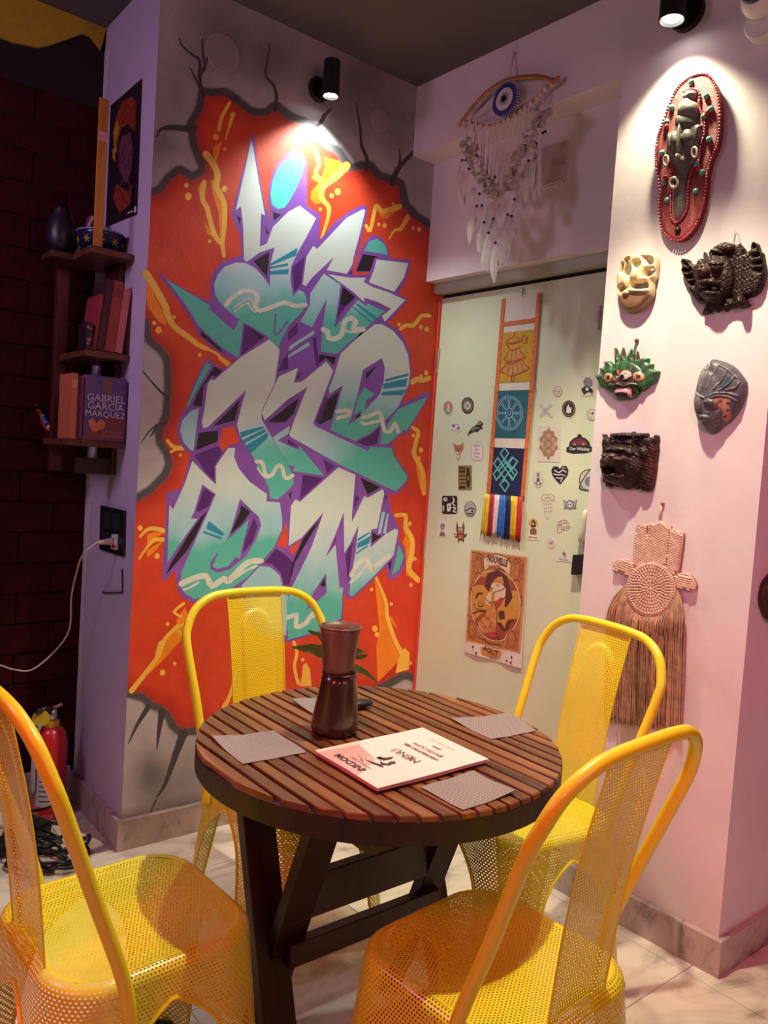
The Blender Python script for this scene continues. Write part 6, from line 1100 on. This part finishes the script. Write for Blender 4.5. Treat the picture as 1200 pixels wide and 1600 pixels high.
ink(pos, Omid, ['P300,1315 560,1375 545,1440 480,1455 330,1430 300,1420'], off=0.0081)
for k, c in enumerate(('P195,1320', 'P238,1400', 'P630,1500', 'P690,1455', 'P682,1525')): x, y = pp(c)[0]; obj('print', flat(P3, disc(x, y, 1.5, 2.2, 10), 0.0135), Odk if k != 2 else Orust, pos)
# ================================================================ LEFT: SHELF, BOOKS, POSTER, SOCKET, EXTINGUISHER, CABLES
M_shelf = wood('reddish_shelf_wood', (0.05, 0.014, 0.006), (0.13, 0.042, 0.018), 0, 5, 0.5); M_post = mat('oxblood_post', (0.075, 0.010, 0.008), 0.5, noise=0.2, nscale=20)
shelf = empty('wall_shelf', (-1.1, 0.25, 1.3), 'narrow dark wooden wall shelf holding books and a bowl', 'shelf')
SX0, SX1, SY0, SY1 = -1.228, -1.084, 0.115, 0.40; SZ = (1.982, 1.648, 1.352)
for z in SZ: obj('plank', bbox(SX0, SX1, SY0, SY1, z, z + 0.022, 0.003), M_shelf, shelf)
obj('upright', bbox(-1.098, -1.0795, 0.195, 0.345, 1.26, 1.98, 0.003), M_post, shelf)
obj('upright', bbox(-1.240, -1.200, 0.402, 0.44, 1.26, 2.11, 0.003), M_post, shelf)
obj('cross_rail', bbox(-1.215, -1.0985, 0.20, 0.225, 1.26, 1.315, 0.003), mat('dark_rail', (0.02, 0.008, 0.006), 0.6), shelf)
def book(x0, x1, y0, y1, z0, h, col, lean, label, cat='book', group=None, spine=None):
    o = empty('book', (x0, y0, z0), label, cat, group); c = mat('cover_%02x%02x%02x' % tuple(int(255 * v) for v in col), col, 0.5, noise=0.08, nscale=30)
    M = Matrix.Translation(Vector((x1, 0, z0))) @ Matrix.Rotation(lean, 4, 'Y') @ Matrix.Translation(Vector((-x1, 0, -z0)))
    cb_ = MB(); cb_.add(bbox(x0, x0 + 0.0025, y0, y1, z0, z0 + h, .0008)); cb_.add(bbox(x1 - 0.0025, x1, y0, y1, z0, z0 + h, .0008)); cb_.add(bbox(x0 + .0024, x1 - .0024, y0, y0 + 0.0025, z0, z0 + h, .0008))
    k = obj('cover', xform(cb_.vf(), M), c, o); obj('page_block', xform(box(x0 + .003, x1 - .003, y0 + .004, y1 - .004, z0 + .004, z0 + h - .004), M), mat('book_pages', (0.5, 0.42, 0.38), 0.8), o)
    if spine: obj('spine_band', xform(box(x0 + .002, x1 - .002, y0 - .0006, y0 + .001, z0 + h * .78, z0 + h * .9), M), mat('spine_' + label[:6], spine, .5), k)
    return o
zb = SZ[1] + 0.0225; G2 = 'books leaning on the middle shelf'
book(-1.131, -1.106, 0.118, 0.25, zb, 0.215, (0.55, 0.16, 0.15), 0.1, 'pink spined book at the right end of the middle shelf', 'book', G2)
book(-1.165, -1.1325, 0.118, 0.25, zb, 0.235, (0.32, 0.055, 0.025), 0.1, 'thick rust red book between the pink and the dark one', 'book', G2, (0.2, 0.03, 0.02))
book(-1.189, -1.1665, 0.120, 0.25, zb, 0.235, (0.05, 0.012, 0.02), 0.10, 'dark plum book leaning on the rust red one', 'book', G2)
book(-1.204, -1.1905, 0.125, 0.25, zb, 0.185, (0.28, 0.03, 0.04), 0.1, 'thin red book with worn spine, leftmost on the middle shelf', 'book', G2)
fb = empty('flowered_box', (-1.21, 0.15, zb), 'small black box with pink flower print on the middle shelf', 'box'); fbx = obj('body', bbox(-1.2275, -1.2065, 0.118, 0.20, zb, zb + 0.088, 0.004), mat('black_card', (0.012, 0.008, 0.014), 0.5), fb)
for x, z, r, c in ((-1.217, .030, .0065, (0.5, 0.12, 0.28)), (-1.222, .07, .004, (0.6, 0.2, 0.2)), (-1.212, .066, .004, (0.55, 0.12, 0.1)), (-1.210, .045, .003, (0.2, 0.2, 0.18)), (-1.221, .018, .004, (0.5, 0.15, 0.1))):
    m = MB(); cx_, cz_ = x, zb + z
    m.add(([(cx_ + r * (1 + .35 * math.cos(5 * a)) * math.cos(a), 0.1172, cz_ + r * (1 + .35 * math.cos(5 * a)) * math.sin(a)) for a in np.linspace(0, 2 * math.pi, 25)[:-1]], [tuple(range(24))])); obj('flower_print', m.vf(), mat('flower_%d' % int(1000 * z), c, .6), fbx)
# lower shelf: face-out book and its neighbours
zl = SZ[2] + 0.0225; G3 = 'books on the lowest shelf'
bk = empty('book', (-1.155, 0.12, zl), 'face-out purple paperback novel with large white author lettering', 'book', G3)
bx0, bx1, bhh = -1.225, -1.087, 0.213
cv_ = obj('cover', bbox(bx0, bx1, 0.112, 0.114, zl, zl + bhh, .0006), mat('violet_cover', (0.085, 0.050, 0.20), 0.35, noise=0.25, nscale=14), bk); obj('page_block', box(bx0 + .003, bx1 - .003, 0.1142, 0.132, zl + .003, zl + bhh - .003), MATS['book_pages'], bk); obj('back_cover', bbox(bx0, bx1, 0.1322, 0.134, zl, zl + bhh, .0006), MATS['violet_cover'], bk)
def cvp(pts, m, y=0.1112): obj('print', ([(bx0 + (bx1 - bx0) * a, y, zl + bhh * b) for a, b in pts], [tuple(range(len(pts)))]), m, cv_)
cvp([(.02, .02), (.98, .02), (.98, .40), (.55, .36), (.02, .10)], mat('cover_maroon', (0.17, 0.035, 0.035), .4)); cvp([(.40, .80), (.50, .72), (.62, .74), (.66, .84), (.62, .97), (.42, .97)], mat('cover_bronze', (0.16, 0.085, 0.05), .4), .1110); cvp([(.14, .22), (.10, .30), (.22, .34), (.30, .27), (.42, .34), (.52, .28), (.48, .18), (.36, .17), (.30, .12), (.20, .16)], mat('cover_coral', (0.58, 0.17, 0.06), .4), .1110)
M_let = mat('pale_lettering', (0.62, 0.56, 0.56), .5)
for tx_, b, sz in (('GABRIEL', .655, .0335), ('GARC\u00cdA', .53, .0335), ('M\u00c1RQUEZ', .41, .0285)): vv_, ff_ = place_text(tx_, ((bx0 + bx1) / 2 + .001, 0.1105, zl + bhh * b), (1, 0, 0), (0, 0, 1), sz); obj('print', (vv_, ff_), M_let, cv_)
for tx_, b in (('Of Love and', .135), ('Other Demons', .075)): vv_, ff_ = place_text(tx_, (bx0 + .095, 0.1105, zl + bhh * b), (1, 0, 0), (0, 0, 1), .0125); obj('print', (vv_, ff_), mat('rose_lettering', (0.45, 0.2, 0.2), .5), cv_)
book(-1.2365, -1.2265, 0.118, 0.24, zl, 0.208, (0.26, 0.03, 0.10), 0, 'slim magenta book beside the face-out novel', 'book', G3)
book(-1.247, -1.237, 0.118, 0.24, zl, 0.205, (0.06, 0.02, 0.10), 0, 'slim dark violet book between magenta and orange spines', 'book', G3)
book(-1.268, -1.248, 0.112, 0.24, zl, 0.212, (0.50, 0.13, 0.06), 0, 'orange spined book at the left end of the lowest shelf', 'book', G3, (0.6, 0.3, 0.1))
obj('plank', bbox(-1.27, SX0, 0.118, SY1, SZ[2], SZ[2] + 0.022, 0.003), M_shelf, shelf)
# top shelf
zt = SZ[0] + 0.0225
bw_ = empty('bowl', (-1.155, 0.235, zt), 'dark blue ceramic bowl with yellow flowers on the top shelf', 'bowl'); bo_ = (-1.155, 0.235, zt)
bd_ = obj('body', lathe([(0.035, 0), (0.050, 0.004), (0.068, 0.028), (0.076, 0.060), (0.078, 0.072), (0.074, 0.072), (0.066, 0.034), (0.04, 0.010), (0.002, 0.009)], 40, (0, 0, 1), bo_, True, False), mat('midnight_glaze', (0.010, 0.012, 0.055), 0.2), bw_, True)
obj('rim', tube([(bo_[0] + .0775 * math.cos(a), bo_[1] + .0775 * math.sin(a), zt + .070) for a in np.linspace(0, 2 * math.pi, 48)[:-1]], .003, 6, True), mat('pale_blue_glaze', (0.22, 0.25, 0.42), .25), bw_, True)
for a in np.linspace(0, 2 * math.pi, 11)[:-1]:
    rr = 0.0735; c = np.array((bo_[0] + rr * math.cos(a), bo_[1] + rr * math.sin(a), zt + .038)); n = np.array((math.cos(a), math.sin(a), -.25)); t = np.array((-math.sin(a), math.cos(a), 0)); u = np.cross(n, t); u /= np.linalg.norm(u); n /= np.linalg.norm(n)
    obj('flower', ([c + n * .0012 + (t * math.cos(q) + u * math.sin(q)) * .014 * (.62 + .38 * math.cos(6 * q)) for q in np.linspace(0, 2 * math.pi, 37)[:-1]], [tuple(range(36))]), mat('ochre_flower_glaze', (0.36, 0.27, 0.02), .3), bd_)
st_ = empty('incense_holder', (-1.2, 0.124, zt), 'tall yellow wooden slat with a pink tag, standing on the top shelf', 'incense holder'); obj('slat', bbox(-1.2165, -1.187, 0.117, 0.127, zt, zt + .47, .002), wood('ochre_wood', (0.26, 0.09, 0.008), (0.42, 0.17, 0.015), 2, 5), st_); obj('tag', box(-1.2172, -1.1865, 0.1162, 0.1172, zt + .335, zt + .365), mat('pink_tag', (0.55, 0.25, 0.28), .6), st_)
pb = empty('notebook', (-1.2, 0.34, zt), 'pink notebook leaning behind the bowl', 'notebook'); M = Matrix.Translation(Vector((-1.215, 0.33, zt))) @ Matrix.Rotation(0.35, 4, 'Y')
obj('cover', xform(bbox(0, .012, 0, .05, 0, .165, .001), M), mat('magenta_card', (0.30, 0.06, 0.16), .5), pb); obj('page_block', xform(box(.002, .010, -.002, .048, .004, .161), M), MATS['book_pages'], pb)
vz = obj('vase', lathe([(0.03, 0), (0.045, .03), (0.05, .07), (0.04, .12), (0.025, .15), (0.028, .16), (0.022, .16), (0.02, .14)], 24, (0, 0, 1), (-1.252, .35, zt)), mat('smoky_glass', (0.012, 0.009, 0.016), .4), None, True); tag(vz, 'smoky dark vase at the left end of the top shelf', 'vase')
obj('plank', bbox(-1.30, SX0, 0.29, SY1, SZ[0], SZ[0] + 0.022, 0.003), M_shelf, shelf)
# poster on the pier
ps = empty('poster', PIER.pt((195, 240)), 'dark poster with orange flames above the wall shelf', 'poster'); obj('paper', plate(PIER, [(173, 165), (222, 122), (214, 335), (165, 355)], .0015), mat('black_poster', (0.022, 0.012, 0.020), .4), ps)
ink(ps, mat('flame_red', (0.26, 0.035, 0.015), .5, noise=.5, nscale=60), ['l540,560 570,480 620,450 640,480 635,620 600,580 570,600 545,700 530,640', 'l545,860 600,900 620,860 610,960 560,1000 530,930'], pl=PIER, off=.0019)
ink(ps, mat('flame_yellow', (0.46, 0.26, 0.02), .5, noise=.4, nscale=50), ['l530,620 550,560 560,600 545,660 548,720 535,700', 'l528,700 540,690 540,760 528,740'], pl=PIER, off=.0021)
ink(ps, mat('flame_plum', (0.14, 0.04, 0.07), .5, noise=.5, nscale=60), ['l570,640 610,620 625,700 615,800 590,860 560,800 555,700'], [('l550,780 580,740 600,770', 1.5), ('l560,880 590,830 615,900', 1.5)], pl=PIER, off=.0021)
ink(ps, MATS['pale_lettering'], ['l598,995 622,985 622,995 598,1003', 'l628,970 638,966 638,995 628,998'], pl=PIER, off=.0021)
# socket plate, plug, cable
so = empty('wall_socket', PIER.pt((175, 830)), 'black switch and socket plate on the lavender pier', 'socket'); pl_ = obj('plate', plate(PIER, pp('j470,770 580,795 575,1010 465,975'), .010), M_black, so)
for q in ('j485,795 515,802 512,885 482,878', 'j525,805 560,812 557,895 523,888', 'j478,890 512,898 510,960 476,950'): obj('switch', plate(PIER, pp(q), .004, .010), mat('grey_black_key', (0.03, 0.03, 0.034), .3), pl_)
obj('outlet', plate(PIER, pp('j522,905 548,905 545,978 520,975'), .004, .010), M_white, pl_); obj('outlet_mark', plate(PIER, pp('j524,955 543,958 542,972 524,970'), .001, .0142), mat('red_mark', (0.6, 0.03, 0.05), .4), pl_)
plug = empty('phone_charger', PIER.pt(pp('j500,948')[0]), 'pale charger plug and cable hanging from the socket plate', 'charger'); e0 = PIER.pt(pp('j528,938')[0], .016); e1 = e0 + np.array([-0.055, -0.004, -0.004])
M_cab = mat('pale_cable', (0.55, 0.42, 0.40), .5); obj('plug', tube([e0, e0 + (e1 - e0) * .2, e1], [.012, .012, .006], 10), M_cab, plug, True)
cpts = [e1] + [PBR.pt(p, d) for p, d in zip(pp('j390,1000 360,1080 335,1200 325,1350 260,1450 150,1540 60,1538 0,1520 -90,1520 -170,1640 -200,1900 -205,2200'), (.33, .26, .20, .16, .13, .11, .10, .10, .10, .10, .10, .10))] + [np.array([-1.78, 0.34, 0.006]), np.array([-1.95, 0.25, 0.005])]
obj('cable', tube(spline(cpts, 6), .0032, 6), M_cab, plug, True)
br = obj('wall_hook', tube([PIER.pt(pp('j572,1068')[0], .004), PIER.pt(pp('j574,1178')[0], .004), PIER.pt(pp('j482,1180')[0], .006), PIER.pt(pp('j482,1172')[0], .012)], .0028, 6), mat('dark_steel', (0.09, 0.07, 0.10), .35, .8)); tag(br, 'thin L-shaped metal hook on the pier below the socket', 'hook')
# trinket on the brick wall
tk = empty('keyring', PBR.pt((62, 622)), 'small red and blue beaded keyring hanging on the dark brick wall', 'keyring')
obj('nail', tube([PBR.pt((57, 633), -.004), PBR.pt((57, 633), .02)], .002, 6), M_chrome, tk); obj('strap', tube(spline([PBR.pt(p, .012) for p in pp('k100,490 135,500 160,590 190,650 220,675')], 5), .006, 6), mat('red_strap', (0.42, 0.02, 0.03), .5), tk, True)
for k, (p, c) in enumerate((('k165,540', (0.05, 0.3, 0.2)), ('k178,570', (0.04, 0.08, 0.5)), ('k190,592', (0.1, 0.3, 0.6)), ('k200,610', (0.05, 0.1, 0.5)), ('k230,645', (0.6, 0.45, 0.25)))): obj('charm', ball(PBR.pt(pp(p)[0], .02), .008 if k < 4 else .013, n=8, m=6), mat('charm_%d' % k, c, .2), tk, True)
# fire extinguisher
eb = np.array([-1.205, 0.375, 0.0]); fe = empty('fire_extinguisher', eb, 'red fire extinguisher in the corner by the pier', 'fire extinguisher'); M_fer = mat('extinguisher_red', (0.52, 0.012, 0.018), .3, coat=.3)
obj('cylinder', lathe([(0.040, 0), (0.052, .006), (0.056, .03), (0.056, .27), (0.050, .305), (0.036, .328), (0.020, .338)], 32, (0, 0, 1), eb), M_fer, fe, True)
obj('collar', lathe([(0.024, .332), (0.026, .336), (0.026, .352), (0.022, .356)], 20, (0, 0, 1), eb), mat('yellow_ring', (0.55, 0.36, 0.02), .4), fe)
hv = obj('valve', lathe([(0.014, .352), (0.016, .37), (0.014, .395), (0.008, .40)], 14, (0, 0, 1), eb), M_chrome, fe, True)
obj('handle', tube([eb + np.array([0.005, 0, .392]), eb + np.array([-.03, -.012, .405]), eb + np.array([-.062, -.02, .398])], [.009, .012, .010], 8), M_black, hv, True); obj('lever', tube([eb + np.array([0.0, 0, .40]), eb + np.array([.032, -.006, .412])], .006, 8), mat('lever_rose', (0.5, 0.25, 0.25), .4), hv, True)
tgp = eb + np.array([-.045, -.02, .375]); obj('inspection_tag', lathe([(0.030, 0), (0.030, .002)], 24, (-.5, -.8, .1), tgp), mat('yellow_tag', (0.55, 0.38, 0.02), .5), fe)
obj('hose', tube(spline([eb + np.array(p) for p in ((-.012, -.01, .375), (-.05, -.02, .34), (-.064, -.02, .26), (-.064, -.02, .10))], 6), .0085, 8), mat('grey_hose', (0.30, 0.28, 0.32), .5), fe, True)
a0, a1 = -2.75, -1.35; nn = 12; lv = [eb + np.array((.0566 * math.cos(a0 + (a1 - a0) * k / nn), .0566 * math.sin(a0 + (a1 - a0) * k / nn), z)) for z in (.055, .185) for k in range(nn + 1)]
lb_ = obj('instruction_label', (lv, [(k, k + 1, nn + 2 + k, nn + 1 + k) for k in range(nn)]), mat('label_white', (0.55, 0.48, 0.52), .5), fe)
for k in range(6): z = .168 - k * .018; q0, q1 = a0 + .25, a0 + (1.1 if k % 2 else 1.3); obj('print', ([eb + np.array((.0571 * math.cos(a), .0571 * math.sin(a), zz)) for zz in (z - .004, z + (.008 if k == 0 else 0)) for a in np.linspace(q0, q1, 6)], [(i, i + 1, 7 + i, 6 + i) for i in range(5)]), M_ink, lb_)
# power strip and tangled cables
pw = empty('power_strip', (-1.37, 0.22, 0), 'black power strip lying among cables by the brick wall', 'power strip'); obj('body', xform(bbox(-.13, .13, -.03, .03, .002, .045, .008), Matrix.Translation(Vector((-1.36, .20, 0))) @ Matrix.Rotation(.5, 4, 'Z')), M_black, pw); obj('adapter', xform(bbox(-.04, .04, -.03, .03, .046, .085, .008), Matrix.Translation(Vector((-1.33, .21, 0))) @ Matrix.Rotation(.4, 4, 'Z')), M_black, pw)
fl0 = Pl((0, 0, 0), (0, 0, 1))
rc = np.random.default_rng(11)
for k in range(9):
    a_ = rc.uniform(0, 6.28); c_ = np.array([rc.uniform(25, 105), rc.uniform(1300, 1360)]); q_ = []
    for i in range(9): q_.append(c_ + np.array([(34 + 10 * math.sin(k)) * math.cos(a_ + i * 0.75) + rc.normal(0, 12), (20 + 6 * math.cos(2 * k)) * math.sin(a_ + i * 0.75) + rc.normal(0, 8)]))
    P_ = [fl0.pt((min(140, max(-30, p[0])), min(1395, max(1285, p[1]))), .007 + .022 * rc.random()) for p in q_]
    o = obj('floor_cable', tube(spline(P_, 6), .0055, 6), M_black, None, True); tag(o, 'black cable lying in the tangle on the floor below the extinguisher', 'cable', 'tangled black floor cables')
o = obj('floor_cable', tube(spline([fl0.pt(p, h) for p, h in zip(pp('n10,1275 45,1268 75,1262 95,1250 110,1245'), (.05, .09, .12, .14, .15))], 6), .005, 6), M_black, None, True); tag(o, 'black cable rising in front of the extinguisher label', 'cable', 'tangled black floor cables')
